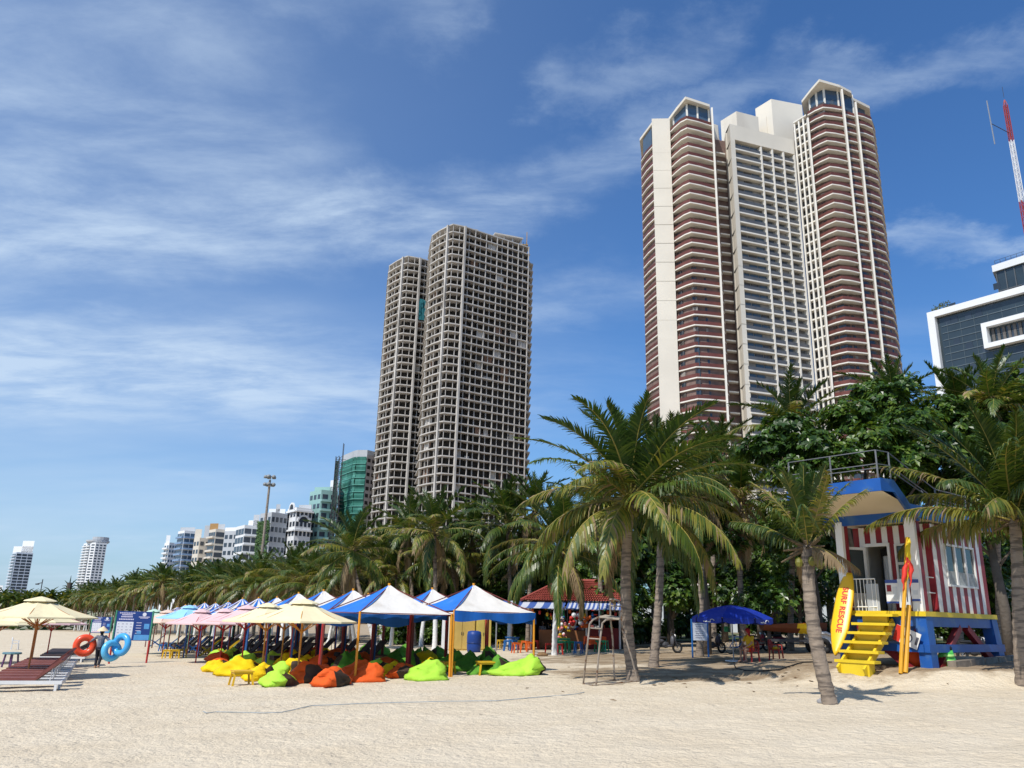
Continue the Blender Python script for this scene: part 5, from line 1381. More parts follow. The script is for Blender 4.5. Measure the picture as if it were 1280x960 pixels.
# ---- parasols
CL = {'cream': M('parasol_cream', (.78, .68, .42), .75, .08, 1, .025, 2.4), 'pink': M('parasol_pink', (.70, .47, .46), .75, .08, 1, .025, 2.4), 'sky': M('parasol_sky_blue', (.30, .58, .82), .75, .08, 1, .025, 2.4),
      'peach': M('parasol_peach', (.72, .52, .40), .75, .08, 1, .025, 2.4), 'green': M('parasol_pale_green', (.48, .64, .50), .75, .08, 1, .025, 2.4), 'red': M('parasol_red', (.40, .03, .03), .7, .08, 1)}
WOOD = M('parasol_wood', (.40, .15, .045), .5, .2, 5)
def parasol_parts(r, cl, rad, h, pole, rot=0, drop=.62, under=None):
    mb = MB(); n = 8; ez = h-drop; pts = [(rad*math.cos(2*math.pi*k/n+rot), rad*math.sin(2*math.pi*k/n+rot)) for k in range(n)]
    for k in range(n):
        a, b = pts[k], pts[(k+1) % n]
        for c in range(3):
            for i in range(5):
                q = []
                for u, v in ((c/3, i/5), ((c+1)/3, i/5), ((c+1)/3, (i+1)/5), (c/3, (i+1)/5)):
                    x, y = a[0]*(1-u)+b[0]*u, a[1]*(1-u)+b[1]*u; f = 1-v*.93
                    q.append((x*f, y*f, ez+drop*v-.05*math.sin(math.pi*v)-.035*math.sin(math.pi*u)*(1-v)))
                mb.face(q, 0)
        mb.face([(a[0], a[1], ez), (b[0], b[1], ez), (b[0]*1.003, b[1]*1.003, ez-.05), (a[0]*1.003, a[1]*1.003, ez-.05)], 0)
    mb.build('canopy', cl, r, smooth=False)
    mb = MB(); mb.lathe([(rad*.29, h-.10), (rad*.27, h-.06), (.09, h+.06), (.0, h+.075)], 8); mb.build('vent_cap', cl, r)
    mb = MB(); mb.tube([(0, 0, -.25), (0, 0, h-.02)], .032, 8); mb.build('pole', pole, r)
    mb = MB()
    for k in range(n):
        a = pts[k]; mb.beam((a[0]*.08, a[1]*.08, h-.10), (a[0]*.985, a[1]*.985, ez-.025), .025, .035); mb.beam((.03*a[0], .03*a[1], ez-.32), (a[0]*.52, a[1]*.52, ez+drop*.40-.03), .022, .03)
    mb.lathe([(.06, ez-.38), (.06, ez-.26)], 8); mb.build('ribs', pole, r)
def ribs_fix(): pass
WOODS = {'orange': M('pole_varnish', (.55, .24, .045), .5, .2, 4), 'red': PAINT['red'], 'wood': WOOD, 'blue': PAINT['blue'], 'green': PAINT['green']}
def parasol(label, x, y, cl, pole, rad=1.52, h=2.42, rot=.2, under=None):
    r = thing('beach_parasol', label, 'parasol', (x, y, gz(x, y)), 0, 'parasols along the bean bags'); parasol_parts(r, CL[cl], rad, h, WOODS[pole], rot, under=under); return r
def px2(px, Y): p = WXY(px, 800, Y); return p.x, p.y
f0 = G(371, 854)
parasol('cream parasol over the lime bean bags, nearest of the three cream ones', f0.x, f0.y, 'cream', 'orange', rad=1.72, h=2.5)
parasol('cream parasol, middle one of three overlapping cream canopies', *px2(354, 35.0), 'cream', 'orange', h=2.5, rad=1.65)
parasol('cream parasol over the yellow bean bags, left one of three', *px2(331, 32.4), 'cream', 'orange', h=2.5, rad=1.65)
parasol('pale pink parasol with red posts beside the cream ones', *px2(305, 36.5), 'pink', 'red', rad=1.65, h=2.5)
parasol('pale pink parasol, second of the pink ones going left', *px2(278, 40.0), 'pink', 'red', rad=1.65)
parasol('pale pink parasol, last of the pink ones going left', *px2(248, 40.5), 'pink', 'red', rad=1.6)
parasol('light blue parasol behind the pink ones', *px2(232, 46.0), 'sky', 'blue', rad=1.7, h=2.7)
parasol('peach coloured parasol near the left end of the row', *px2(205, 48.5), 'peach', 'red', rad=1.65, h=2.5)
parasol('pale green parasol at the left end of the row behind the big sign', *px2(188, 52), 'green', 'green', rad=1.7, h=2.6)
# left group over the loungers
l0 = G(33, 850)
parasol('cream parasol over the nearest maroon loungers at the left', l0.x, l0.y, 'cream', 'wood', rad=1.95, h=2.75, rot=.35)
parasol('cream parasol just behind the front one at the left', *px2(44, 37.5), 'cream', 'wood', rad=1.8, h=2.6, rot=.1)
parasol('pink parasol behind the cream ones over the loungers', *px2(62, 44), 'pink', 'red', rad=1.7, h=2.5)
parasol('cream parasol cut by the left edge of the photo', *px2(-4, 42), 'cream', 'wood', rad=1.8, h=2.5)

# ---- bean bags
BBC = {'yellow': M('bean_yellow', (.78, .52, .01), .7, .16, 2, .03, 5, spec=.12), 'lime': M('bean_lime', (.38, .66, .06), .7, .16, 2, .03, 5, spec=.12), 'orange': M('bean_orange', (.66, .10, .018), .7, .16, 2, .03, 5, spec=.12), 'green': M('bean_green', (.10, .28, .03), .7, .16, 2, .03, 5, spec=.12)}
BBROWN = M('bean_brown', (.055, .034, .022), .65, .15, 3, .005, 9)
_bb = {}
def bag_meshes(var, col):
    if (var, col) in _bb: return _bb[(var, col)]
    rng = random.Random(var*7+3); mb = MB()
    spiky = var >= 4
    lump(mb, (0, 0, 0), (.58+.06*(var % 3), .50, .47+.07*(var % 2) if not spiky else .50), var*1.3+.4, n=26, pinch=.26 if not spiky else .66, top=(.12+.05*(var % 3), .10*(var % 2)) if not spiky else (.34, .12*(var-5)), wr=.23)
    top, base = MB(), MB()
    for i_, f in enumerate(mb.f):
        q = [Vector(mb.v[i]) for i in f]; jj = i_ % 26; row = i_//26
        (base if (3 <= jj < 8 and row < 14) or row < 4 else top).face(q)
    import bmesh
    out = []
    for b, m, nm in ((top, BBC[col], 'cushion_cover'), (base, BBROWN, 'base_panel')):
        me = b.mesh(nm, m); bm = bmesh.new(); bm.from_mesh(me); bmesh.ops.remove_doubles(bm, verts=bm.verts, dist=.0005); bm.to_mesh(me); bm.free()
        me.polygons.foreach_set('use_smooth', [True]*len(me.polygons)); out.append(me)
    _bb[(var, col)] = out; return out
bags = [('yellow', 264, 840), ('orange', 272, 837), ('yellow', 289, 845), ('lime', 300, 831), ('yellow', 308, 840), ('yellow', 321, 851), ('lime', 341, 847), ('lime', 343, 859), ('yellow', 366, 846), ('lime', 270, 823), ('orange', 268, 827), ('lime', 286, 826),
        ('yellow', 318, 827), ('lime', 335, 832), ('yellow', 362, 833), ('yellow', 352, 826), ('orange', 385, 854), ('orange', 397, 850), ('orange', 413, 858), ('orange', 392, 838), ('orange', 390, 822), ('orange', 410, 834), ('orange', 428, 822), ('orange', 439, 850), ('green', 430, 840),
        ('yellow', 378, 838), ('orange', 453, 853), ('lime', 471, 842), ('green', 434, 832), ('yellow', 489, 846), ('orange', 505, 848), ('orange', 477, 837), ('lime', 529, 851), ('green', 474, 821), ('green', 500, 822), ('green', 458, 823), ('green', 537, 829), ('green', 552, 829), ('green', 558, 838), ('green', 578, 839),
        ('green', 590, 838), ('green', 604, 843), ('green', 619, 836), ('green', 628, 843), ('lime', 641, 845), ('lime', 660, 844), ('yellow', 529, 830), ('green', 520, 826), ('orange', 447, 830), ('orange', 420, 826), ('yellow', 402, 824), ('green', 610, 830), ('orange', 366, 826), ('green', 486, 830), ('green', 572, 831), ('green', 512, 833)]
cnt = {}
order = sorted(bags, key=lambda b: b[1])
for i, (col, px, py) in enumerate(order):
    cnt[col] = cnt.get(col, 0)+1; p = G(px, py)
    rr = random.Random(px*31+py); var = rr.randint(0, 3) if col != 'green' else rr.choice((4, 5, 6, 4, 5))
    a, b = bag_meshes(var, col)
    cname = {'lime': 'lime green', 'green': 'dark green'}.get(col, col)
    r = thing('bean_bag', f'{cname} bean bag on the sand, {ORD[cnt[col]]} {cname} one counted from the left', 'bean bag', (p.x, p.y+.35, gz(p.x, p.y+.35)-.03), rr.uniform(-2.6, .9) if col != 'green' else rr.uniform(0, 6.3), 'bean bags under the tents')
    put('cushion_cover', a, r); put('base_panel', b, r); s = rr.uniform(1.0, 1.22); r.scale = (s*1.08, s, s*rr.uniform(.8, 1.0) if col != 'green' else s*rr.uniform(.9, 1.15))

# ---- low stools, plastic stools, tables
STY = M('stool_yellow', (.66, .40, .02), .5, .1, 3)
SC = {'yellow': STY, 'red': M('plastic_red', (.50, .03, .02), .4, .08, 2), 'green': M('plastic_green', (.02, .26, .10), .4, .08, 2), 'blue': M('plastic_blue', (.02, .12, .35), .4, .08, 2), 'orange': M('plastic_orange', (.70, .13, .02), .4, .08, 2), 'pink': M('plastic_pink', (.60, .20, .20), .4, .08, 2)}
def stool(label, loc, col, w=.5, h=.42, name='stool', rz=0, leg=.035, group='stools on the sand', cat='stool'):
    r = thing(name, label, cat, loc, rz, group); mb = MB(); mb.box((0, 0, h-.02), (w, w, .04)); mb.box((0, 0, h-.07), (w*.9, w*.9, .059)); mb.build('seat' if cat == 'stool' else 'table_top', SC[col], r)
    for sx in (-1, 1):
        for sy in (-1, 1): mb = MB(); mb.beam((sx*w*.40, sy*w*.40, h-.05), (sx*w*.50, sy*w*.50, -.05), leg*1.6, leg*1.6, upv=(0, 1, 0)); mb.build('leg', SC[col], r)
    return r
def onG(px, py, dy=0): p = G(px, py); return (p.x, p.y+dy, gz(p.x, p.y+dy))
stool('low yellow stool in front of the yellow bean bags', onG(301, 856), 'yellow', .62, .42, rz=.5)
stool('low yellow stool in front of the dark green bean bags', onG(607, 843), 'yellow', .62, .44, rz=.3)
stool('low yellow stool among the green bean bags', onG(556, 842), 'yellow', .55, .42, rz=.8)
for k, (px, py, c) in enumerate([(209, 823, 'yellow'), (218, 823, 'yellow'), (226, 822, 'yellow')]): stool(f'small yellow stool by the deck chairs, {ORD[k+1]} from the left', onG(px, py), c, .42, .45, rz=.4*k)
stool('small blue stool left of the yellow ones', onG(203, 814), 'blue', .4, .45)
kst = [(686, 817, 'red'), (697, 818, 'red'), (703, 816, 'green'), (712, 816, 'green'), (723, 817, 'blue'), (749, 815, 'green'), (755, 815, 'green'), (663, 815, 'orange'), (657, 813, 'orange'), (650, 812, 'yellow'), (641, 813, 'blue'), (634, 814, 'blue'), (626, 811, 'yellow'), (669, 812, 'red'), (645, 816, 'orange')]
cn2 = {}
for k, (px, py, c) in enumerate(kst):
    cn2[c] = cn2.get(c, 0)+1; stool(f'{c} plastic stool outside the kiosk, {ORD[cn2[c]]} {c} one from the left of the photo', onG(px, py), c, .40, .62 if c in ('green', 'blue') else .55, 'plastic_stool', rz=k*.7, group='plastic stools at the kiosk')
def table(label, loc, col, w=.9, h=.74, cloth=None):
    r = stool(label, loc, col, w, h, 'table', cat='table', group='tables at the kiosk')
    if cloth:
        mb = MB(); x, y, z = loc; n = 16
        mb.box((x, y, z+h+.012), (w*1.06, w*1.06, .02))
        for s in range(4):
            for i in range(n):
                u0, u1 = -1+2*i/n, -1+2*(i+1)/n; d = w*.53
                def e(u, dz, o): q = [(u*d, -d-o), (d+o, u*d), (-u*d, d+o), (-d-o, -u*d)][s]; return (x+q[0], y+q[1], z+h+.02-dz)
                w0, w1 = .03*math.sin(u0*9), .03*math.sin(u1*9); mb.face([e(u0, 0, .002), e(u1, 0, .002), e(u1, .42+w1, .03+w1), e(u0, .42+w0, .03+w0)])
        tag(mb.build('tablecloth', ORANGE), 'orange cloth draped over the table by the kiosk counter', 'tablecloth')
    return r
table('small green table between the kiosk stools', onG(705, 815, .4), 'green', .75)
table('table under the orange cloth behind the steel chair', onG(745, 815, .6), 'blue', 1.1, .8, True)
table('blue table with small dishes under the kiosk awning', onG(640, 812, .5), 'blue', .9)
# ================================================================ loungers
MAR = M('lounger_maroon', (.20, .065, .055), .6, .15, 3); LWH = M('lounger_white', (.72, .72, .71), .5, .06, 2); LDK = M('lounger_dark', (.045, .030, .030), .6, .15, 3)
def lounger_proto(cushion, frame, back=.72):
    r = thing('sun_lounger', '', 'sun lounger', (0, 0, 0), 0, 'sun loungers in rows')
    mb = MB(); mb.box((-.35, 0, .37), (1.3, .58, .07)); mb.build('seat_pad', cushion, r)
    c, s = math.cos(back), math.sin(back)
    mb = MB(); mb.beam((.30, 0, .38), (.30+.80*c, 0, .38+.80*s), .66, .06); mb.build('backrest', cushion, r)
    mb = MB()
    for y in (-.31, .31): mb.box((.0, y, .28), (2.0, .05, .10)); mb.beam((.66, y*.8, .28), (.30+.52*c, y*.8, .33+.5*s), .02, .03)
    for x in (-.98, .98): mb.box((x, 0, .28), (.05, .57, .10))
    mb.build('frame', frame, r)
    for x in (-.85, .85):
        for y in (-.30, .30): mb = MB(); mb.box((x, y, .115), (.07, .062, .23)); mb.build('leg', frame, r)
    return r
LA = Vector((-.435, .90)); LH = Vector((.95, .32)); lr = math.atan2(LH.y, LH.x)
st = G(30, 864).xy
proto = None
rows = []
for k in range(11): rows.append((st+LA*(1.5*k), 'maroon'))
for k in range(8): rows.append((st+LA*(19.0+1.5*k)+LH*.3, 'white'))
pm = lounger_proto(MAR, LWH); pw = lounger_proto(LDK, LWH, .5)
um, uw = False, False
for k, (p, kind) in enumerate(rows):
    loc = (p.x, p.y, gz(p.x, p.y)-.02)
    lab = f'maroon sun lounger with white frame, {ORD[k+1]} of the front left row' if kind == 'maroon' else (f'white framed dark sun lounger far back at the left, {ORD[k-10]} of its row' if k < 40 else f'white framed dark sun lounger behind the ring seller, {ORD[k-16]} of its row')
    base = pm if kind == 'maroon' else pw
    if (kind == 'maroon' and not um) or (kind == 'white' and not uw):
        base.location = loc; base.rotation_euler.z = lr; base['label'] = lab
        if kind == 'maroon': um = True
        else: uw = True
    else: dup(base, loc, lr+.03*math.sin(k*2), label=lab)
pd = lounger_proto(LDK, M('lounger_brown_wood', (.085, .045, .03), .6, .2, 4), .8); first = True; n_ = 0
for j in range(3, 12):
    for i in range(2):
        for q in range(2):
            p = O0+TA*(SP*1.02*j+.8+1.4*q)+TB*(SP*i+1.5); loc = (p.x, p.y, gz(p.x, p.y)-.02); n_ += 1; an = math.atan2(TB.y, TB.x)
            lab = f'dark lounger under the striped tents, {ORD[(j-3)*2+q+1]} back in the {"palm side" if i else "sea side"} line'
            if first: pd.location = loc; pd.rotation_euler.z = an; pd['label'] = lab; pd['group'] = 'dark loungers under the tents'; first = False
            else: dup(pd, loc, an, label=lab)
# white bench-like low table by the red posts
for k, (px, py, w) in enumerate(((330, 812, 2.2), (352, 814, 1.9))):
    x, y, z = onG(px, py); r = thing('low_bench', ('white low bench behind the yellow bean bags, left one', 'white low bench behind the yellow bean bags, right one')[k], 'bench', (x, y, z), .5)
    mb = MB(); mb.box((0, 0, .5), (w, .6, .07)); mb.build('bench_top', LWH, r)
    for sx in (-1, 1): mb = MB(); mb.box((sx*w*.42, 0, .23), (.1, .5, .46)); mb.build('leg', LWH, r)
# wooden deck chairs
GCL = M('deck_chair_green', (.12, .28, .17), .7, .12, 3); BCL = M('deck_chair_blue', (.05, .16, .32), .7, .12, 3)
def deck_chair(label, loc, rz, fr, cl):
    r = thing('deck_chair', label, 'deck chair', loc, rz, 'folding deck chairs')
    mb = MB()
    for y in (-.3, .3): mb.beam((-.55, y, -.02), (.55, y, .95), .045, .07); mb.beam((.35, y, -.02), (-.45, y, .48), .045, .07)
    mb.beam((.55, -.3, .95), (.55, .3, .95), .05, .05); mb.beam((-.45, -.3, .48), (-.45, .3, .48), .05, .05); mb.build('frame', fr, r)
    mb = MB(); n = 10
    for i in range(n):
        q = []
        for u, y in ((i/n, -.27), (i/n, .27), ((i+1)/n, .27), ((i+1)/n, -.27)): q.append((-.45+1.0*u, y, .48+.47*u-.30*math.sin(math.pi*u)))
        mb.face(q); mb.face([(a, b, c-.012) for a, b, c in q][::-1])
    mb.build('canvas', cl, r, smooth=True)
for k, (px, py, f, c, nm) in enumerate([(283, 824, 'y', 'g', 'yellow framed deck chair with green canvas next to the yellow bean bags'), (262, 820, 'y', 'g', 'yellow framed deck chair with green canvas, second from the bean bags'), (244, 817, 'b', 'b', 'blue deck chair left of the yellow framed ones'), (228, 816, 'b', 'b', 'blue deck chair behind the small yellow stools'), (214, 812, 'b', 'g', 'green deck chair left of the blue ones'), (196, 808, 'b', 'g', 'green deck chair nearest the big sign')]):
    deck_chair(nm, onG(px, py), .35, STY if f == 'y' else WOODS['blue'], GCL if c == 'g' else BCL)
# round side table and white chair at the left edge
x, y, z = onG(12, 834); r = thing('side_table', 'round blue grey side table between the loungers at the left edge', 'table', (x, y, z))
mb = MB(); mb.lathe([(0, .56), (.38, .56), (.40, .6), (.38, .64), (0, .64)], 16); mb.build('table_top', M('table_blue_grey', (.10, .22, .28), .5, .1, 2), r)
for k in range(4): a = .6+k*1.57; mb = MB(); mb.beam((.24*math.cos(a), .24*math.sin(a), .57), (.32*math.cos(a), .32*math.sin(a), -.03), .06, .06, upv=(0, 1, 0)); mb.build('leg', M('table_purple', (.10, .04, .12), .5), r)
x, y, z = onG(18, 812); r = thing('plastic_chair', 'white plastic chair among the loungers at the left', 'chair', (x, y, z), 2.0)
def chair_parts(r, m):
    mb = MB(); mb.box((0, 0, .44), (.46, .46, .035)); mb.build('seat', m, r)
    mb = MB(); n = 8
    for i in range(n+1):
        a = math.pi*i/n; 
    for i in range(n):
        a0, a1 = math.pi*i/n, math.pi*(i+1)/n; mb.beam((.21*math.cos(a0), .22+.05*math.sin(a0), .62+.24*math.sin(a0)), (.21*math.cos(a1), .22+.05*math.sin(a1), .62+.24*math.sin(a1)), .04, .06, upv=(0, 1, 0))
    for xx in (-.21, .21): mb.beam((xx, .21, .44), (xx, .22, .64), .05, .04, upv=(0, 1, 0))
    for k in range(3): xx = -.1+.1*k; mb.beam((xx, .21, .45), (xx, .26, .82), .045, .02, upv=(0, 1, 0))
    mb.build('backrest', m, r)
    for xx in (-.2, .2):
        for yy in (-.2, .2): mb = MB(); mb.beam((xx, yy, .43), (xx*1.15, yy*1.15, -.02), .05, .05, upv=(0, 1, 0)); mb.build('leg', m, r)
        mb = MB(); mb.beam((xx*1.15, -.2, .64), (xx*1.15, .22, .66), .05, .03); mb.beam((xx*1.1, -.19, .44), (xx*1.15, -.19, .64), .04, .04, upv=(0, 1, 0)); mb.build('armrest', m, r)
chair_parts(r, LWH)

# ================================================================ people
SKIN = M('skin', (.42, .24, .16), .55, .08, 4); HAIR = M('black_hair', (.015, .012, .01), .5, .1, 8)
def person(label, loc, rz, pose='stand', top=None, bottom=None, h=1.65, bare_legs=False, hair=True, arms=None, tops=None):
    """faces -y; one continuous body, clothes and hair as children"""
    r = thing('person', label, 'person', loc, rz); k = h/1.7
    if pose == 'stand':
        J = dict(pel=(0, 0, .93), chest=(0, .01, 1.30), neck=(0, 0, 1.47), head=(0, -.015, 1.60), hipL=(.095, 0, .90), kneL=(.105, -.02, .50), ankL=(.11, .02, .08), hipR=(-.095, 0, .90), kneR=(-.105, -.03, .50), ankR=(-.11, .0, .08),
                 shL=(.185, .01, 1.40), elL=(.25, .02, 1.12), haL=(.24, -.08, .86), shR=(-.185, .01, 1.40), elR=(-.25, .02, 1.12), haR=(-.24, -.08, .86))
    elif pose == 'carry':
        J = dict(pel=(0, 0, .93), chest=(0, .01, 1.30), neck=(0, 0, 1.47), head=(0, -.015, 1.60), hipL=(.095, 0, .90), kneL=(.105, -.12, .52), ankL=(.11, -.06, .08), hipR=(-.095, 0, .90), kneR=(-.105, .02, .50), ankR=(-.11, .22, .12),
                 shL=(.185, .01, 1.40), elL=(.40, .0, 1.22), haL=(.56, -.05, 1.12), shR=(-.185, .01, 1.40), elR=(-.40, .0, 1.20), haR=(-.55, -.05, 1.08))
    else:
        J = dict(pel=(0, .05, .52), chest=(0, -.02, .90), neck=(0, -.07, 1.07), head=(0, -.12, 1.20), hipL=(.10, 0, .50), kneL=(.13, -.42, .50), ankL=(.13, -.40, .08), hipR=(-.10, 0, .50), kneR=(-.13, -.42, .50), ankR=(-.13, -.44, .08),
                 shL=(.185, -.02, 1.0), elL=(.25, -.16, .76), haL=(.14, -.40, .60), shR=(-.185, -.02, 1.0), elR=(-.25, -.16, .76), haR=(-.14, -.42, .58))
    if arms: J.update(arms)
    J = {a: Vector(b)*k for a, b in J.items()}
    def tb(mb, a, b, r0, r1, n=8): mb.tube([J[a], J[a].lerp(J[b], .5), J[b]], [r0*k, (r0+r1)*.52*k, r1*k], n); mb.ball(J[a], r0*k, n); mb.ball(J[b], r1*k, n)
    mb = MB()
    tb(mb, 'pel', 'chest', .135, .145, 10); tb(mb, 'chest', 'neck', .13, .055, 10); tb(mb, 'neck', 'head', .052, .05)
    hd = J['head']; mb.ball(hd+Vector((0, 0, .035*k)), (.078*k, .095*k, .115*k), 12); mb.ball(hd+Vector((0, -.03, -.03))*k, (.06*k, .07*k, .075*k), 10)
    mb.tube([hd+Vector((0, -.085, .045))*k, hd+Vector((0, -.115, .0))*k], [.012*k, .018*k], 6)
    for s in (-1, 1): mb.ball(hd+Vector((s*.082, .01, .015))*k, (.014*k, .025*k, .035*k), 6)
    for s, S_ in ((1, 'L'), (-1, 'R')):
        tb(mb, 'hip'+S_, 'kne'+S_, .085, .055); tb(mb, 'kne'+S_, 'ank'+S_, .055, .036); a = J['ank'+S_]
        mb.tube([a+Vector((0, .05, -.03))*k, a+Vector((0, -.10, -.045))*k, a+Vector((0, -.18, -.055))*k], [.04*k, .042*k, .028*k], 7)
        tb(mb, 'chest', 'sh'+S_, .09, .062); tb(mb, 'sh'+S_, 'el'+S_, .052, .040); tb(mb, 'el'+S_, 'ha'+S_, .040, .028)
        d = (J['ha'+S_]-J['el'+S_]).normalized(); hh = J['ha'+S_]; sd = d.cross(Vector((0, 1, 0))).normalized() if abs(d.y) < .9 else Vector((1, 0, 0)); pn = d.cross(sd)
        mb.tube([hh, hh+d*.085*k], [.030*k, .036*k], 7)
        for f in range(4):
            o = hh+d*.08*k+pn*((f-1.5)*.021*k); ln = (.065, .08, .085, .06)[f]*k; mb.tube([o, o+d*ln*.55, o+d*ln*.85+sd*ln*.35], [.011*k, .010*k, .008*k], 5)
        mb.tube([hh+d*.02*k-pn*.03*k, hh+d*.06*k-pn*.06*k, hh+d*.09*k-pn*.065*k], [.013*k, .012*k, .010*k], 5)
    body = mb.build('body', SKIN, r, smooth=True)
    def rm(o, v): md = o.modifiers.new('remesh', 'REMESH'); md.mode = 'VOXEL'; md.voxel_size = v; md.use_smooth_shade = True
    rm(body, .011)
    if hair:
        mb = MB(); mb.ball(hd+Vector((0, .018, .06))*k, (.088*k, .098*k, .105*k), 12); mb.ball(hd+Vector((0, .06, -.03))*k, (.075*k, .05*k, .10*k), 10); mb.build('hair', hair if hair is not True else HAIR, r, smooth=True)
    mb = MB()
    for s in (-1, 1): mb.ball(hd+Vector((s*.032, -.088, .04))*k, (.014*k, .008*k, .008*k), 6)
    mb.build('eyes', INK, r)
    mb = MB(); mb.box(hd+Vector((0, -.098, -.048))*k, (.045*k, .01, .012*k)); mb.build('mouth', M('lips', (.30, .11, .09), .5), r)
    if top:
        mb = MB(); tb(mb, 'pel', 'chest', .152, .162, 10); tb(mb, 'chest', 'neck', .145, .072, 10)
        for S_ in 'LR':
            tb(mb, 'chest', 'sh'+S_, .10, .075); e = J['sh'+S_].lerp(J['el'+S_], .75 if not tops else 1.0); mb.tube([J['sh'+S_], e], [.068*k, .062*k], 9); mb.ball(J['sh'+S_], .07*k, 8)
            if tops: mb.tube([J['el'+S_], J['el'+S_].lerp(J['ha'+S_], .9)], [.055*k, .045*k], 9); mb.ball(J['el'+S_], .056*k, 8)
        o = mb.build('shirt', top, r, smooth=True); rm(o, .016)
    if bottom:
        mb = MB(); mb.tube([J['pel']+Vector((0, 0, .08*k)), J['pel']-Vector((0, 0, .06*k))], [.15*k, .155*k], 10)
        for S_ in 'LR':
            mb.ball(J['hip'+S_], .105*k, 9); mb.tube([J['hip'+S_], J['hip'+S_].lerp(J['kne'+S_], .62 if bare_legs else 1)], [.105*k, .085*k], 9)
            if not bare_legs: mb.ball(J['kne'+S_], .078*k, 9); mb.tube([J['kne'+S_], J['kne'+S_].lerp(J['ank'+S_], .95)], [.078*k, .06*k], 9)
        o = mb.build('trousers' if not bare_legs else 'shorts', bottom, r, smooth=True); rm(o, .016)
    return r, J, k
DKC = M('dark_trousers', (.02, .02, .03), .8, .2, 4); GRC = M('grey_patterned_shirt', (.16, .17, .20), .8, .5, 14); STRAW = M('straw_hat', (.72, .58, .36), .8, .12, 20)
# ring seller with conical hat, seen from behind
sx, sy, sz = onG(121, 835); ang = math.pi+.15
seller, J, k = person('person in conical straw hat walking away carrying swim rings', (sx, sy, sz), ang, 'carry', GRC, DKC, 1.58, tops=True)
mb = MB(); hd = J['head']; mb.lathe([(.245, .03), (.19, .085), (.10, .17), (.012, .235), (0, .237)], 20, (hd.x, hd.y, hd.z+.02)); mb.lathe([(.243, .028), (.09, .10)], 20, (hd.x, hd.y, hd.z+.02)); mb.build('hat', STRAW, seller, smooth=True)
ca, sa = math.cos(ang), math.sin(ang)
def rel(p): return Vector((sx+p.x*ca-p.y*sa, sy+p.x*sa+p.y*ca, sz+p.z))
RNG = {'orange': M('ring_orange', (.80, .075, .02), .3, .06, 2, spec=.5), 'blue': M('ring_blue', (.06, .36, .72), .3, .08, 2, spec=.5, stain=((.03, .22, .10), 1.6, .62, .66)), 'sky': M('ring_sky', (.12, .50, .80), .3, .06, 2, spec=.5)}
def ring(label, c, R_, r_, rot, m):
    o = thing('swim_ring', label, 'swim ring', c, 0, 'swim rings carried by the seller'); mb = MB(); mb.torus((0, 0, 0), R_, r_, Matrix.Rotation(rot[0], 3, 'Z') @ Matrix.Rotation(rot[1], 3, 'X'), 40, 14); mb.build('tube', m, o, smooth=True)
    mb = MB(); q = Matrix.Rotation(rot[0], 3, 'Z') @ Matrix.Rotation(rot[1], 3, 'X') @ Vector((R_*.7, R_*.7, r_*.9)); mb.tube([q, q*1.06], .015, 6); mb.build('valve', LWH, o)
hl, hr_ = rel(J['haL']), rel(J['haR'])
lh, rh = (hl, hr_) if hl.x < hr_.x else (hr_, hl)
ring('orange swim ring held at the left of the seller', lh+Vector((-.12, -.05, -.12)), .33, .145, (.55, R(88)), RNG['orange'])
ring('blue swim ring facing the camera at the right of the seller', rh+Vector((.38, -.05, -.02)), .36, .135, (-.35, R(84)), RNG['blue'])
ring('light blue swim ring edge-on hanging close to the seller right leg', rh+Vector((.0, -.12, -.28)), .33, .13, (1.05, R(86)), RNG['sky'])
ring('light blue swim ring half hidden behind the edge-on one', rh+Vector((-.10, .18, -.30)), .31, .125, (.9, R(80)), RNG['sky'])

# seated lifeguard under the blue parasol
lx, ly = WXY(937, 800, 35.5); lz = gz(lx, ly)
REDH = M('red_hood', (.36, .02, .03), .7, .15, 4); LYEL = M('lifeguard_yellow', (.74, .44, .015), .65, .1, 4)
guard, J, k = person('person in yellow shirt and red head scarf sitting under the blue parasol', (lx, ly, lz), -1.05, 'sit', LYEL, FRED, 1.7, bare_legs=True, hair=REDH)
mb = MB(); hd = J['head']; mb.ball(hd+Vector((0, .03, .05)), (.115, .125, .13), 12); mb.ball(hd+Vector((0, .06, -.10)), (.10, .07, .16), 10); mb.build('head_scarf', REDH, guard, smooth=True)
CHR = M('chair_red_shade_dark', (.34, .035, .03), .5, .15, 2)  # red darkened to paint in shade that does not reach the chairs
def red_chair(label, loc, rz, m): r = thing('plastic_chair', label, 'chair', loc, rz, 'plastic chairs under the blue parasol'); chair_parts(r, m); return r
cc = Vector((lx, ly)); fx = Vector((-math.sin(-1.05)*-1, math.cos(-1.05)*-1)); back_ = Vector((-math.sin(-1.05), math.cos(-1.05)))
q = cc+back_*.06; red_chair('red plastic chair under the seated lifeguard', (q.x, q.y, gz(q.x, q.y)), -1.05, CHR)
(x, y), z = WXY(969, 800, 36.5), 0; z = gz(x, y); red_chair('empty red plastic chair with faded pink back right of the lifeguard', (x, y, z), .9, CHR)
mb = MB(); mb.ball((x+.02, y+.05, z+.5), (.17, .15, .08), 10); o = mb.build('folded_cloth', LYEL, None, smooth=True); tag(o, 'yellow cloth lying on the empty red chair', 'cloth')
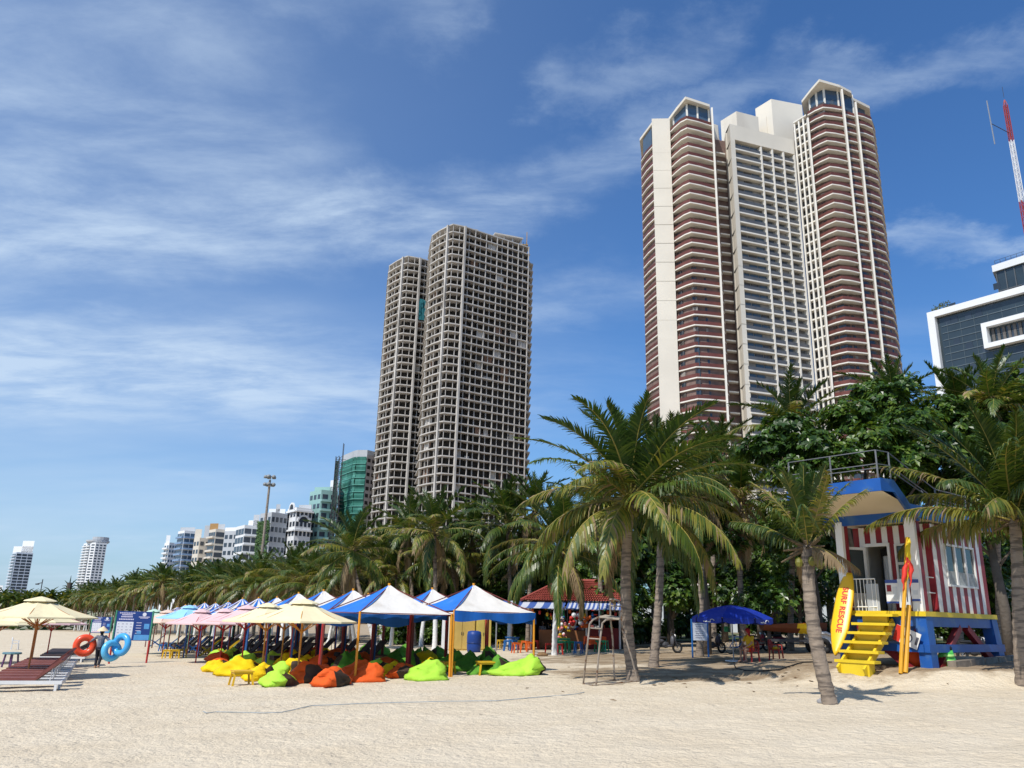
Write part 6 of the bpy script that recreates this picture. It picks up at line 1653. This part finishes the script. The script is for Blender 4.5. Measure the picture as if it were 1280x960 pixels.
# people at the kiosk
for k, (px, py, t, b, lab, rz) in enumerate([(678, 811, GRC, DKC, 'person in grey top and dark shorts standing in front of the kiosk counter', 2.6), (686, 810, DKC, DKC, 'person in black clothes beside the grey one at the kiosk', 3.4), (671, 810, M('pink_top', (.40, .20, .20), .8, .2), DKC, 'person in pinkish top at the left of the kiosk group', 2.9), (725, 806, M('white_top', (.55, .54, .52), .8, .2), DKC, 'person in pale top behind the hanging toys at the kiosk', .3)]):
    person(lab, onG(px, py), rz, 'stand', t, b, 1.6, bare_legs=k != 1)

# ================================================================ signs
SGB = M('sign_blue', (.02, .055, .22), .45, .1, 2); SGW = M('sign_white', (.72, .74, .78), .5, .03, 2); SGL = M('sign_light_blue', (.10, .32, .62), .5, .15, 3); SGP = M('sign_lettering', (.62, .60, .75), .5, .05); SGR = M('sign_pink', (.70, .45, .48), .5, .05)
def info_sign(label, pl, pr, w, h, z0, s):
    a, b = Vector(pl), Vector(pr); t = (b-a); t.z = 0; wd = t.length; t.normalize(); rz = math.atan2(t.y, t.x); c = (a+b)/2; c.z = (a.z+b.z)/2
    r = thing('information_sign', label, 'sign', c, rz, None)
    mb = MB(); mb.box((0, 0, z0+h/2), (wd-.08, .04, h)); bd = mb.build('board', SGB, r)
    def bits(name, lst, m, d=.024):
        mb = MB()
        for x0, x1, y0, y1 in lst: mb.box((-wd/2+wd*(x0+x1)/2, -d, z0+h*(y0+y1)/2), (wd*(x1-x0), .006, h*(y1-y0)))
        mb.build(name, m, bd)
    bits('white_panel', [(.05, .50, .04, .64)], SGW)
    rr = random.Random(3); t1 = [(.09, .52, .92, .955), (.16, .45, .86, .90), (.14, .46, .79, .835), (.09, .50, .70, .745)]
    t1 = [(x0+(x1-x0)*i/9, x0+(x1-x0)*(i+.8)/9, y0, y1) for x0, x1, y0, y1 in t1 for i in range(9)]
    bits('lettering', t1+[(.62, .92, .80, .825), (.66, .88, .765, .785)]+[(.58, .72, .60-.09*i, .62-.09*i) for i in range(5)], SGP)
    bits('table_print', [(.08+.11*c_, .08+.11*c_+rr.uniform(.03, .07), .55-.10*q, .58-.10*q) for q in range(5) for c_ in range(4)], M('sign_grey_print', (.46, .46, .52), .6, .1), .028)
    bits('pink_band', [(.10, .46, .06, .10)], SGR, .028)
    bits('picture', [(.56, .97, .02, .20), (.62, .74, .22, .33), (.80, .94, .40, .58)], SGL)
    mb = MB(); mb.lathe([(.0, 0), (.09, .0), (.09, .01), (0, .012)], 12); M_ = Matrix.Rotation(R(90), 4, 'X'); me = mb.mesh('emblem', SGW); me.transform(Matrix.Translation((wd*.27, -.024, z0+h*.90)) @ M_); put('emblem', me, bd)
    for x in (-wd/2, wd/2):
        mb = MB(); mb.tube([(x, 0, z0+.02), (x, 0, z0+h+.04)], .045, 8); g = mb.build('post', PAINT['green'], r)
        mb = MB(); mb.tube([(x, 0, -.2), (x, 0, z0+.02)], .045, 8); mb.build('post', PAINT['red'], g)
SG0 = G(136, 830); SG1 = Vector((*WXY(183, 827, SG0.y+.35), 0)); SG1.z = gz(SG1.x, SG1.y)
info_sign('big blue information sign with white table on red and green posts', SG0, SG1, 2.4, 1.35, 1.05, 1)
qa = G(109, 812); qb = Vector((*WXY(134, 811, qa.y+.3), 0)); qb.z = gz(qb.x, qb.y); info_sign('smaller blue information sign farther back behind the ring seller', qa, qb, 2.2, 1.15, 1.15, .8)
# floodlight mast
def flood():
    b = WXY(320, 760, 110); z = gz(b.x, b.y); top = PT(329, 600, 110).z; r = thing('floodlight_mast', 'tall grey floodlight mast with round lamps above the palm grove', 'floodlight', (b.x, b.y, z))
    mb = MB(); mb.tube([(b.x, b.y, z-.2), (b.x, b.y, top)], [.26, .15], 10); mb.build('mast', RUSTY, r, world=True)
    mb = MB()
    for dz in (-.55, .45): mb.torus((b.x, b.y, top+dz), .55, .05, None, 20, 6); mb.beam((b.x-.55, b.y, top+dz), (b.x+.55, b.y, top+dz), .06, .06)
    mb.tube([(b.x, b.y, top), (b.x, b.y, top+.7)], .06, 6); mb.build('lamp_ring', GREYM, r, world=True)
    for dz in (-.6, .45):
        for k in range(5):
            a = k*1.2566+.4+dz; mb = MB(); c = (b.x+.6*math.cos(a), b.y+.6*math.sin(a), top+dz); mb.lathe([(0, -.22), (.26, -.20), (.30, 0), (.18, .2), (0, .24)], 10, c); mb.build('lamp_head', M('lamp_grey', (.24, .25, .25), .35, .1, 2), r, smooth=True, world=True)
flood()
b = WXY(47, 760, 360); z = PT(47, 743, 360).z; r = thing('street_lamp', 'thin street lamp on the long dark building at the far left', 'lamp', (b.x, b.y, z))
zt_ = PT(49, 724, 360).z; mb = MB(); mb.tube([(0, 0, 0), (0, 0, zt_-z)], .22, 6); mb.build('post', DARKM, r); mb = MB(); mb.beam((-2.2, 0, zt_-z-2.0), (0, 0, zt_-z-1.4), .3, .3); mb.box((-2.0, 0, zt_-z-2.1), (1.4, .6, .5)); mb.build('lamp_head', DARKM, r)
# ragged dead palm far away
b = WXY(82, 760, 300); z = gz(b.x, b.y); r = thing('palm_tree', 'ragged dark palm with thin fronds between the two far towers', 'palm tree', (b.x, b.y, z)); zt_ = PT(83, 737, 300).z-z
mb = MB(); mb.tube([(0, 0, 0), (0, 0, zt_+2.5)], [.7, .9], 8); mb.build('trunk', TBARK, r)
mb = MB()
for k in range(9): a = R(-30+k*30); l = 4.2+1.2*math.sin(k*5); mb.tube([(0, 0, zt_), (l*.5*math.cos(a), 0, zt_+l*.5*math.sin(a)+.6), (l*math.cos(a), 0, zt_+l*math.sin(a)-.3)], [.25, .2, .05], 5)
mb.build('crown', LF[0], r)

# ================================================================ steel lifeguard chair
def steel_chair():
    f1, f2, f3, f4 = G(729, 855), G(745, 857), G(769, 851), G(792, 850); c = (f1+f2+f3+f4)/4; c.z = gz(c.x, c.y)
    r = thing('lifeguard_chair', 'tall rusty steel tube lifeguard chair in front of the big palm', 'chair', c)
    Y = f2.y
    def Q(px, py, dy=0): return PT(px, py, Y+dy)
    st_ = M('galvanised_tube', (.34, .33, .31), .45, .2, 6, metal=.4); rad = .028
    mb = MB()
    mb.tube([f2, Q(750, 800), Q(753, 779, .1), Q(757, 775, .1), Q(763, 774, .2), Q(774, 774, .6)], rad, 7); mb.tube([f1, Q(735, 800, .2), Q(737, 780, .3), Q(741, 775, .3), Q(747, 772, .4), Q(762, 771, .8)], rad, 7)
    mb.build('leg', RUSTY, r, world=True)
    mb = MB(); mb.tube([Q(768, 849, .9), Q(766, 800, .9), Q(763, 772, .8), Q(763, 752, .8)], rad, 7); mb.build('leg', RUSTY, r, world=True)
    mb = MB(); mb.tube([Q(797, 851, .5), Q(789, 820, .5), Q(778, 785, .6), Q(776.5, 773, .6), Q(777, 757, .6), Q(774, 751, .7), Q(768, 749, .75), Q(762, 749.5, .8)], rad, 7); mb.build('leg', RUSTY, r, world=True)
    mb = MB(); mb.tube([f1, f2, Q(797, 851, .5), Q(768, 850, .9), f1], rad*.9, 6); mb.tube([Q(736, 798, .2), Q(751, 799)], rad*.8, 6); mb.tube([Q(737, 785, .3), Q(752, 786)], rad*.8, 6); mb.tube([Q(763, 757, .8), Q(777, 758, .6)], rad*.8, 6); mb.build('rung', RUSTY, r, world=True)
    mb = MB(); a, b_, c_, d_ = Q(749, 772, .2), Q(774, 775, .3), Q(777, 773, .8), Q(757, 770, .9)
    up_ = Vector((0, 0, .04)); mb.face([a, b_, c_, d_]); mb.face([d_+up_, c_+up_, b_+up_, a+up_])
    for p, q in ((a, b_), (b_, c_), (c_, d_), (d_, a)): mb.face([p, q, q+up_, p+up_])
    mb.build('seat', M('seat_board', (.42, .36, .28), .8, .2, 4), r, world=True)
    mb = MB(); a = Q(736, 798, .2); mb.face([Q(736, 799, .2), Q(751, 800), Q(752, 798.5, .4), Q(738, 797.5, .6)]); mb.build('foot_plate', SC['blue'], r, world=True)
steel_chair()

# ================================================================ blue parasol with base
def blue_parasol():
    (x, y), z = WXY(916, 800, 36.2), 0; z = gz(x, y); r = thing('market_parasol', 'dark blue parasol with white print over the lifeguard', 'parasol', (x, y, z))
    cl = M('parasol_blue', (.012, .035, .30), .5, .12, 2); h = PT(905, 756, y).z-z; rad = (PT(962, 772, y).x-PT(862, 776, y).x)/2; drop = h-(PT(910, 772, y).z-z); n = 8; pts = [(rad*math.cos(2*math.pi*k/n+.30), rad*math.sin(2*math.pi*k/n+.30)) for k in range(n)]
    mb = MB()
    for k in range(n):
        a, b = pts[k], pts[(k+1) % n]
        for c in range(4):
            for i in range(6):
                q = []
                for u, v in ((c/4, i/6), ((c+1)/4, i/6), ((c+1)/4, (i+1)/6), (c/4, (i+1)/6)):
                    xx, yy = a[0]*(1-u)+b[0]*u, a[1]*(1-u)+b[1]*u; f = 1-v; q.append((xx*f, yy*f, h-drop+drop*v+.10*math.sin(math.pi*v)-.06*math.sin(math.pi*u)*(1-v)))
                mb.face(q)
    mb.build('canopy', cl, r)
    for k in range(n):
        mb = MB(); a, b = pts[k], pts[(k+1) % n]
        for c in range(6):
            u0, u1 = .03+.94*c/6, .03+.94*(c+1)/6; P_ = lambda u, d: ((a[0]*(1-u)+b[0]*u)*1.004, (a[1]*(1-u)+b[1]*u)*1.004, h-drop-.06*math.sin(math.pi*u)-d)
            mb.face([P_(u0, 0), P_(u1, 0), P_(u1, .20+.02*math.sin(c*2)), P_(u0, .20+.02*math.sin(c*2-2))])
        v = mb.build('valance', cl, r)
        if k in (4, 6):
            t = (Vector(b)-Vector(a)).normalized(); nn = Vector((t.y, -t.x)); mb = MB(); rr = random.Random(k)
            u = .30
            for w in (.022, .022, .022, .022, .03, .022, .022, .022, .022):
                e = Vector(a).lerp(Vector(b), u)*1.012; hh = .07 if w < .03 else .10; mb.box((e.x, e.y, h-drop-.13-.06*math.sin(math.pi*u)+(.02 if w >= .03 else 0)), (w*1.5, .008, hh*.6), 0, math.atan2(t.y, t.x)); u += w*1.35
            e = Vector(a).lerp(Vector(b), u+.05)*1.012
            for i in range(6):
                an0, an1 = math.pi*i/6, math.pi*(i+1)/6; mb.beam((e.x+t.x*.1*math.cos(an0), e.y+t.y*.1*math.cos(an0), h-drop-.15+.07*math.sin(an0)), (e.x+t.x*.1*math.cos(an1), e.y+t.y*.1*math.cos(an1), h-drop-.15+.07*math.sin(an1)), .035, .02)
            mb.build('print', HWHITE, v)
    mb = MB()
    for k in range(n): a = pts[k]; mb.beam((0, 0, h-.05), (a[0]*.98, a[1]*.98, h-drop-.02), .02, .025); mb.beam((0, 0, h-drop-.25), (a[0]*.5, a[1]*.5, h-drop*.55), .018, .02)
    mb.build('rib', GREYM, r)
    mb = MB(); mb.tube([(0, 0, .05), (0, 0, h)], .03, 8); mb.build('pole', GREYM, r)
    mb = MB(); mb.lathe([(0, .07), (.12, .07), (.36, .04), (.38, 0), (0, 0)], 20); mb.build('base', WHITE, r)
    q = PT(907.5, 786, y-.1); rr = thing('drink_bottle', 'green and white bottle hanging on the blue parasol pole', 'bottle', q); mb = MB(); mb.lathe([(0, -.12), (.09, -.12), (.09, .08), (.08, .1)], 12); mb.build('bottle_body', SC['green'], rr); mb = MB(); mb.lathe([(.075, .1), (.075, .2), (.03, .26), (0, .27)], 12); mb.build('bottle_top', WHITE, rr)
blue_parasol()
x, y, z = onG(873, 822); rr = thing('notice_stand', 'blue framed notice stand by the dark trunk', 'sign', (x, y, z), .3)
for xx in (-.3, .55): mb = MB(); mb.tube([(xx, 0, 0), (xx, 0, 1.75)], .045, 6); mb.build('post', SC['blue'], rr)
mb = MB(); mb.box((.125, 0, 1.25), (.78, .03, .95)); bd = mb.build('board', SGW, rr); mb = MB()
for q in range(8): mb.box((.1, -.02, 1.6-.1*q), (.5-.05*(q % 3), .006, .03))
mb.build('print', M('print_grey', (.35, .36, .42), .6), bd)

# ================================================================ kiosk
def kiosk():
    Yk = 52.0; A, B = WXY(662, 770, Yk), WXY(776, 770, Yk-1.2); t, l, rz, nrm = edge_dir(A, B); zg = gz((A.x+B.x)/2, A.y); bd = -nrm
    r = thing('kiosk', 'open beach kiosk with red tiled roof and striped awnings', 'kiosk', (A.x, A.y, zg))
    def Kp(u, d, z): p = A+t*u+bd*d; return Vector((p.x, p.y, zg+z))
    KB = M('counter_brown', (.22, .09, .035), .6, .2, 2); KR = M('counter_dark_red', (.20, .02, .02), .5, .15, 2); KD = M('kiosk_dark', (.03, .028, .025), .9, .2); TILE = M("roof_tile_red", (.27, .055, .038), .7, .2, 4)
    def bx(mb, u0, u1, d0, d1, z0, z1, m=0): mb.box(Kp((u0+u1)/2, (d0+d1)/2, (z0+z1)/2), (u1-u0, d1-d0, z1-z0), m, rz)
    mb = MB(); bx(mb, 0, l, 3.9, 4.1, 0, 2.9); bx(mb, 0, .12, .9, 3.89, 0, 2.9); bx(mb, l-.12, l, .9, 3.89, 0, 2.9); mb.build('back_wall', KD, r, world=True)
    mb = MB(); bx(mb, .5, l*.62, .6, .95, 0, 1.1); mb.build('counter', KB, r, world=True)
    mb = MB(); bx(mb, l*.63, l-.1, .5, .95, 0, 1.3); mb.build('counter', KR, r, world=True)
    mb = MB(); bx(mb, l*.30, l*.36, .95, 1.05, 0, 2.3); mb.build('green_door', SC['green'], r, world=True)
    for u in (.05, l*.33, l*.62, l-.1): mb = MB(); mb.tube([Kp(u, .4, 0), Kp(u, .4, 2.8)], .06, 8); mb.build('post', WHITE, r, world=True)
    ze, zr = 2.85, 4.2
    e = [Kp(-.6, .0, ze), Kp(l+.6, .0, ze), Kp(l+.6, 4.8, ze), Kp(-.6, 4.8, ze)]; rg_ = [Kp(1.6, 2.4, zr), Kp(l-1.6, 2.4, zr)]
    mb = MB()
    def tiles(a, b, c_, d_, nu, nv):
        for i in range(nu):
            for j in range(nv):
                def q(u, v, o): p = a.lerp(b, u).lerp(d_.lerp(c_, u), v); return p+Vector((0, 0, o))
                u0, u1, um_ = i/nu, (i+1)/nu, (i+.5)/nu; v0, v1 = j/nv, (j+1)/nv
                mb.face([q(u0, v0, .03), q(um_, v0, .10), q(um_, v1, .04), q(u0, v1, -.03)]); mb.face([q(um_, v0, .10), q(u1, v0, .03), q(u1, v1, -.03), q(um_, v1, .04)])
    tiles(e[0], e[1], rg_[1], rg_[0], 42, 12); tiles(e[1], e[2], rg_[1], rg_[1], 16, 12); tiles(e[3], e[0], rg_[0], rg_[0], 16, 12); mb.face([e[2], e[3], rg_[0], rg_[1]])
    mb.tube([rg_[0], rg_[1]], .12, 6); mb.tube([e[0], rg_[0]], .1, 6); mb.tube([e[1], rg_[1]], .1, 6); rf_ = mb.build('roof', TILE, r, world=True)
    SB, SW = M('awning_blue', (.05, .10, .30), .7, .1, 3), M('awning_white', (.48, .50, .54), .7, .1, 3)  # stripe colours muted to paint in the shadow on the awnings
    def awning(u0, u1, d0, d1, z0, z1, n):
        mb = MB()
        for i in range(n):
            a, b = u0+(u1-u0)*i/n, u0+(u1-u0)*(i+1)/n
            for j in range(6):
                f0, f1 = j/6, (j+1)/6; s_ = lambda f: -.16*math.sin(math.pi*f)
                P_ = lambda u, f: Kp(u, d1+(d0-d1)*f, z1+(z0-z1)*f+s_(f))
                mb.face([P_(a, f0), P_(b, f0), P_(b, f1), P_(a, f1)], i % 2)
        o = mb.build('awning', [SB, SW], r, world=True)
    awning(l*.42, l+.2, -1.7, .3, 2.35, 2.85, 26); awning(-1.8, l*.40, -2.3, .3, 2.35, 2.8, 9)
    for u, d in ((l*.41, -1.9), (l*.8, -1.7), (-1.6, -2.2)): mb = MB(); p = Kp(u, d, 0); p.z = gz(p.x, p.y); mb.tube([p, Kp(u, d, 2.75)], .045, 7); mb.build('awning_pole', GREYM, r, world=True)
    mb = MB(); mats = [SC['red'], SC['green'], SC['blue'], SC['yellow'], WHITE, SC['pink'], SC['orange']]; rr = random.Random(6)
    for sh in range(3):
        for i in range(34):
            u = .4+rr.random()*(l-.8); w = rr.uniform(.12, .3); h_ = rr.uniform(.15, .4); c = Kp(u, 3.6-.3*rr.random(), 1.1+.62*sh+h_/2); mb.box(c, (w, .2, h_), rr.randrange(7), rz)
    s_ = mb.build('shelf_goods', mats, r, world=True); s_['kind'] = 'stuff'
    cols = ['red', 'yellow', 'blue', 'green', 'orange']
    for i in range(16):
        p = Kp(-1.4+i*(l+1.2)/15, -1.4, 2.12-.1*math.sin(i*.42*3)); o = thing('paper_lantern', f'small {cols[i % 5]} lantern on the kiosk awning string, {ORD[i//5+1]} {cols[i % 5]} one from the left', 'lantern', p, 0, 'lanterns on the kiosk string')
        mb = MB(); mb.lathe([(.02, .12), (.075, .07), (.075, -.07), (.02, -.12)], 8); mb.build('shade', SC[cols[i % 5]], o)
    # beach toys in net bags hanging from the awning pole
    for k, (u, d, z, s, c, lab) in enumerate([(l*.41, -2.1, 1.35, .3, 'pink', 'bunch of pink beach toys hanging on the awning pole, upper one'), (l*.42, -2.1, .75, .27, 'pink', 'bunch of pink beach toys hanging on the awning pole, lower one'), (l*.47, -1.95, 1.3, .24, 'yellow', 'bunch of yellow and pink toys right of the pink bunch'), (l*.40, -2.0, 1.75, .22, 'blue', 'bunch of blue toys hanging left of the awning pole'),
                                            (l*.56, -1.7, 1.7, .42, 'red', 'large net of red and white balls under the striped awning'), (l*.66, -1.6, 1.65, .34, 'orange', 'smaller net of mixed balls right of the large one')]):
        o = thing('toy_bunch', lab, 'toys', Kp(u, d, z)); mb = MB(); rr = random.Random(k); ms = [SC[c], WHITE, SC['pink'] if c != 'pink' else SC['yellow']]
        for i in range(16): v = Vector((rr.uniform(-1, 1), rr.uniform(-1, 1), rr.uniform(-1, 1)))*s*.8; mb.ball(v, s*rr.uniform(.22, .4), 8, rr.choice((0, 0, 1, 2)))
        q = mb.build('ball', ms, o, smooth=True); q['kind'] = 'stuff'; mb = MB(); mb.tube([(0, 0, s*.7), (0, 0, max(.3, 2.3-z))], .012, 4); mb.build('cord', DARKM, o)
kiosk()
# cupboards and barrel under the right tent, far back
for px, w, h_, m, lab in ((562, .9, 2.0, LWH, 'white cupboard standing behind the right tent'), (577, 1.6, 2.0, M('cupboard_yellow', (.52, .36, .10), .6, .15, 1), 'wide yellow cupboard behind the right tent'), (604, .9, 1.9, M('cupboard_ochre', (.55, .42, .10), .6, .15, 1), 'narrow ochre cupboard right of the blue barrel')):
    b = WXY(px, 790, 52); r = thing('cupboard', lab, 'cupboard', (b.x, b.y, gz(b.x, b.y)), .2); mb = MB(); mb.box((0, 0, h_/2), (w, .6, h_)); mb.build('carcass', m, r)
    for s in (-1, 1): mb = MB(); mb.box((s*w*.245, -.315, h_*.5), (w*.46, .025, h_*.9)); d_ = mb.build('door', m, r); mb = MB(); mb.box((s*.05, -.34, h_*.5), (.025, .025, .18)); mb.build('handle', DARKM, d_)
b = WXY(593, 790, 49); r = thing('barrel', 'blue plastic barrel between the cupboards', 'barrel', (b.x, b.y, gz(b.x, b.y))); mb = MB(); mb.lathe([(0, 0), (.36, 0), (.40, .1), (.42, .4), (.40, .48), (.42, .56), (.42, .95), (.38, 1.15), (.2, 1.2), (0, 1.2)], 16); mb.build('drum', M('barrel_blue', (.015, .05, .22), .45, .1, 2), r, smooth=True); mb = MB(); mb.torus((0, 0, .52), .42, .02, None, 20, 6); mb.build('hoop', M('barrel_blue_dark', (.01, .035, .16), .45), r)
# parked carts, motorbikes and bicycle in the shade
def wheel(parent, x, y, rr, w=.05, ax='y'):
    mb = MB(); mb.torus((x, y, rr), rr-w, w, Matrix.Rotation(R(90), 3, 'X'), 22, 8); o = mb.build('wheel', BLACK, parent, smooth=True)
    mb = MB(); mb.lathe([(rr*.55, -.012), (rr*.6, 0), (rr*.55, .012)], 18); me = mb.mesh('rim', GREYM); me.transform(Matrix.Translation((x, y, rr)) @ Matrix.Rotation(R(90), 4, 'X')); put('rim', me, o)
    mb = MB()
    for k in range(8): a = k*math.pi/4; mb.beam((x, y, rr), (x+(rr-w)*math.cos(a), y, rr+(rr-w)*math.sin(a)), .012, .012, upv=(0, 1, 0))
    mb.build('spokes', GREYM, o)
def motorbike(label, px, Y, rz, col):
    b = WXY(px, 790, Y); r = thing('motorbike', label, 'motorbike', (b.x, b.y, gz(b.x, b.y)), rz, 'motorbikes parked under the trees')
    wheel(r, -.62, 0, .29, .055); wheel(r, .62, 0, .29, .055)
    mb = MB(); mb.beam((-.6, .08, .3), (-.1, .05, .42), .05, .06); mb.ball((-.02, 0, .42), (.22, .14, .17), 10); mb.beam((.62, .07, .3), (.42, .05, .95), .04, .05, upv=(0, 1, 0)); mb.beam((.62, -.07, .3), (.42, -.05, .95), .04, .05, upv=(0, 1, 0)); mb.build('frame', DARKM, r)
    mb = MB(); mb.ball((-.45, 0, .62), (.38, .13, .15), 10); mb.ball((.36, 0, .62), (.12, .17, .28), 10); mb.box((.12, 0, .36), (.4, .24, .1)); mb.build('fairing', col, r, smooth=True)
    mb = MB(); mb.ball((-.30, 0, .78), (.40, .13, .07), 10); mb.build('saddle', BLACK, r, smooth=True)
    mb = MB(); mb.tube([(.36, -.34, 1.02), (.42, -.12, .98), (.42, .12, .98), (.36, .34, 1.02)], .018, 6); mb.build('handlebar', DARKM, r)
    for s in (-1, 1): mb = MB(); mb.tube([(.40, s*.25, 1.0), (.42, s*.3, 1.18)], .01, 4); mb.ball((.42, s*.3, 1.2), (.02, .06, .045), 8); mb.build('mirror', DARKM, r)
    mb = MB(); mb.ball((.50, 0, .88), (.07, .09, .09), 8); mb.build('headlight', WHITE, r, smooth=True)
motorbike('dark motorbike left of the parasol pole under the trees', 890, 44, .5, M('fairing_dark', (.05, .04, .05), .35)); motorbike('red motorbike behind the seated lifeguard', 945, 46, .2, M('fairing_red', (.30, .02, .03), .35)); motorbike('maroon motorbike between lifeguard and cart', 962, 47, 2.9, M('fairing_maroon', (.16, .02, .03), .35))
motorbike('grey motorbike standing by the second big palm', 832, 45, .1, M('fairing_grey', (.10, .10, .11), .35)); motorbike('black motorbike under the rescue hut deck', 1215, 33, .3, M('fairing_black', (.03, .03, .03), .35))
b = WXY(924, 800, 43); r = thing('bicycle', 'blue bicycle leaning behind the parasol pole', 'bicycle', (b.x, b.y, gz(b.x, b.y)), .15); wheel(r, -.52, 0, .34, .02); wheel(r, .52, 0, .34, .02)
mb = MB()
for p, q in (((-.52, 0, .34), (-.12, 0, .30)), ((-.12, 0, .30), (-.25, 0, .85)), ((-.12, 0, .30), (.38, 0, .78)), ((-.25, 0, .80), (.36, 0, .85)), ((.52, 0, .34), (.36, 0, .95)), ((-.52, 0, .34), (-.25, 0, .78))): mb.tube([p, q], .02, 6)
mb.build('frame', SC['blue'], r); mb = MB(); mb.ball((-.27, 0, .9), (.13, .07, .035), 8); mb.build('saddle', BLACK, r); mb = MB(); mb.tube([(.28, -.25, 1.0), (.36, 0, .98), (.28, .25, 1.0)], .015, 6); mb.build('handlebar', GREYM, r)
def cart():
    b = WXY(990, 800, 43); z = gz(b.x, b.y); r = thing('rescue_trailer', 'white trailer with black wheels carrying an orange and yellow rescue boat', 'trailer', (b.x, b.y, z), .06)
    mb = MB(); mb.box((1.45, 0, .75), (.95, 1.3, .5)); mb.tube([(1.0, -.72, .85), (1.15, -.72, 1.02), (1.5, -.72, 1.05), (1.85, -.72, .9)], .07, 6); mb.build('mudguard', LWH, r); wheel(r, 1.35, -.66, .40, .14); wheel(r, 1.35, .66, .40, .14)
    mb = MB(); mb.box((-.1, -.5, .62), (2.6, .1, .12)); mb.box((-.1, .5, .62), (2.6, .1, .12)); mb.beam((-1.4, 0, .5), (-2.4, 0, .4), .1, .1); mb.box((-1.2, 0, .62), (.1, .9, .1)); mb.build('chassis', DARKM, r)
    mb = MB(); n = 18; rows_ = []
    for i in range(n+1):
        u = i/n; x = -1.55+3.3*u; w = .62*math.sin(math.pi*min(1, .22+u*.6))**.7; zt2_ = 1.38+.16*u; zb = .95+.25*(1-u)**2*.6
        rows_.append([(x, -w, zt2_), (x, -w*.8, (zt2_+zb)/2), (x, -w*.25, zb), (x, w*.25, zb), (x, w*.8, (zt2_+zb)/2), (x, w, zt2_)])
    for i in range(n):
        for k in range(5): mb.face([rows_[i][k], rows_[i+1][k], rows_[i+1][k+1], rows_[i][k+1]], 1 if 9 <= i-(1 if k == 1 else 0) <= 11 else 0)
        mb.face([rows_[i][0], rows_[i][5], rows_[i+1][5], rows_[i+1][0]], 2)
    mb.face(rows_[0]); mb.face(rows_[n][::-1]); o = mb.build('boat_hull', [M('boat_brown_red', (.16, .055, .03), .5, .15, 2), FYEL, FRED], r)
cart()
# small things on the sand
rope = MB(); RP = M('rope_blue_grey', (.30, .34, .36), .8, .2, 20)
pts = []
for px, py in ((253, 891), (258, 893), (270, 891.5), (300, 892), (330, 893), (352, 892), (366, 889), (378, 886), (390, 883.5), (420, 882.5), (450, 881), (500, 879.5), (560, 878), (620, 877.5), (660, 874), (690, 871.5), (720, 869), (733, 866)):
    p = G(px, py); pts.append((p.x, p.y, p.z+.012))
fine_ = []
for i in range(len(pts)-1):
    for s in range(5):
        a, b = Vector(pts[i]), Vector(pts[i+1]); q = a.lerp(b, s/5); q.y += .05*noise.noise(q*1.3); fine_.append((q.x, q.y, q.z+.015))
rope.tube(fine_, .009, 5); tag(rope.build('rope', RP), 'thin pale rope lying across the open sand in front of the tents', 'rope')
hose = MB(); hp = []
for px, py in ((918, 832), (920, 836), (930, 839), (950, 840), (975, 838), (990, 833), (1003, 829), (1020, 828.5), (1040, 829)):
    p = G(px, py); hp.append((p.x, p.y, p.z+.03))
hose.tube(hp, .022, 6); tag(hose.build('hose', BLACK), 'black hose curved on the ground around the red chairs', 'hose')
rd = random.Random(2); cnts = {}
DRY = M('dry_leaf', (.22, .13, .06), .8, .3, 8)
for k in range(26):
    px, py = (rd.uniform(700, 1010), rd.uniform(834, 860)) if k < 18 else (rd.uniform(640, 1240), rd.uniform(850, 880)); p = G(px, py); mb = MB(); a = rd.uniform(0, 6.3); s = rd.uniform(.05, .12); c, si = math.cos(a)*s, math.sin(a)*s
    mb.face([(-c, -si, .01), (si*.4, -c*.4, .03), (c, si, .015), (-si*.4, c*.4, .02)]); mb.face([(-c, -si, .004), (-si*.4, c*.4, .014), (c, si, .009), (si*.4, -c*.4, .024)])
    tag(mb.build('fallen_leaf', DRY, None, loc=(p.x, p.y, p.z+.01)), 'dry brown leaf fallen on the sand near the palms', 'leaf', 'fallen leaves on the sand')
p = G(1033, 879); mb = MB(); lump(mb, (0, 0, 0), (.16, .11, .12), 8, n=12, wr=.3); tag(mb.build('stone', M('grey_stone', (.30, .29, .29), .85, .2, 6, .01), None, smooth=True, loc=(p.x-.05, p.y, p.z-.01)), 'grey stone at the foot of the young palm', 'stone')
p = G(678, 820); mb = MB(); lump(mb, (0, 0, 0), (.30, .2, .2), 5, n=12, wr=.25); tag(mb.build('coconut_husk', DRY, None, smooth=True, loc=(p.x, p.y, p.z-.01)), 'dark coconut husk lying on the sand left of the white trunk', 'husk')
# box on the stairs
q = H3(1.75, -1.62, 0); q.z = gz(q.x, q.y)+.36
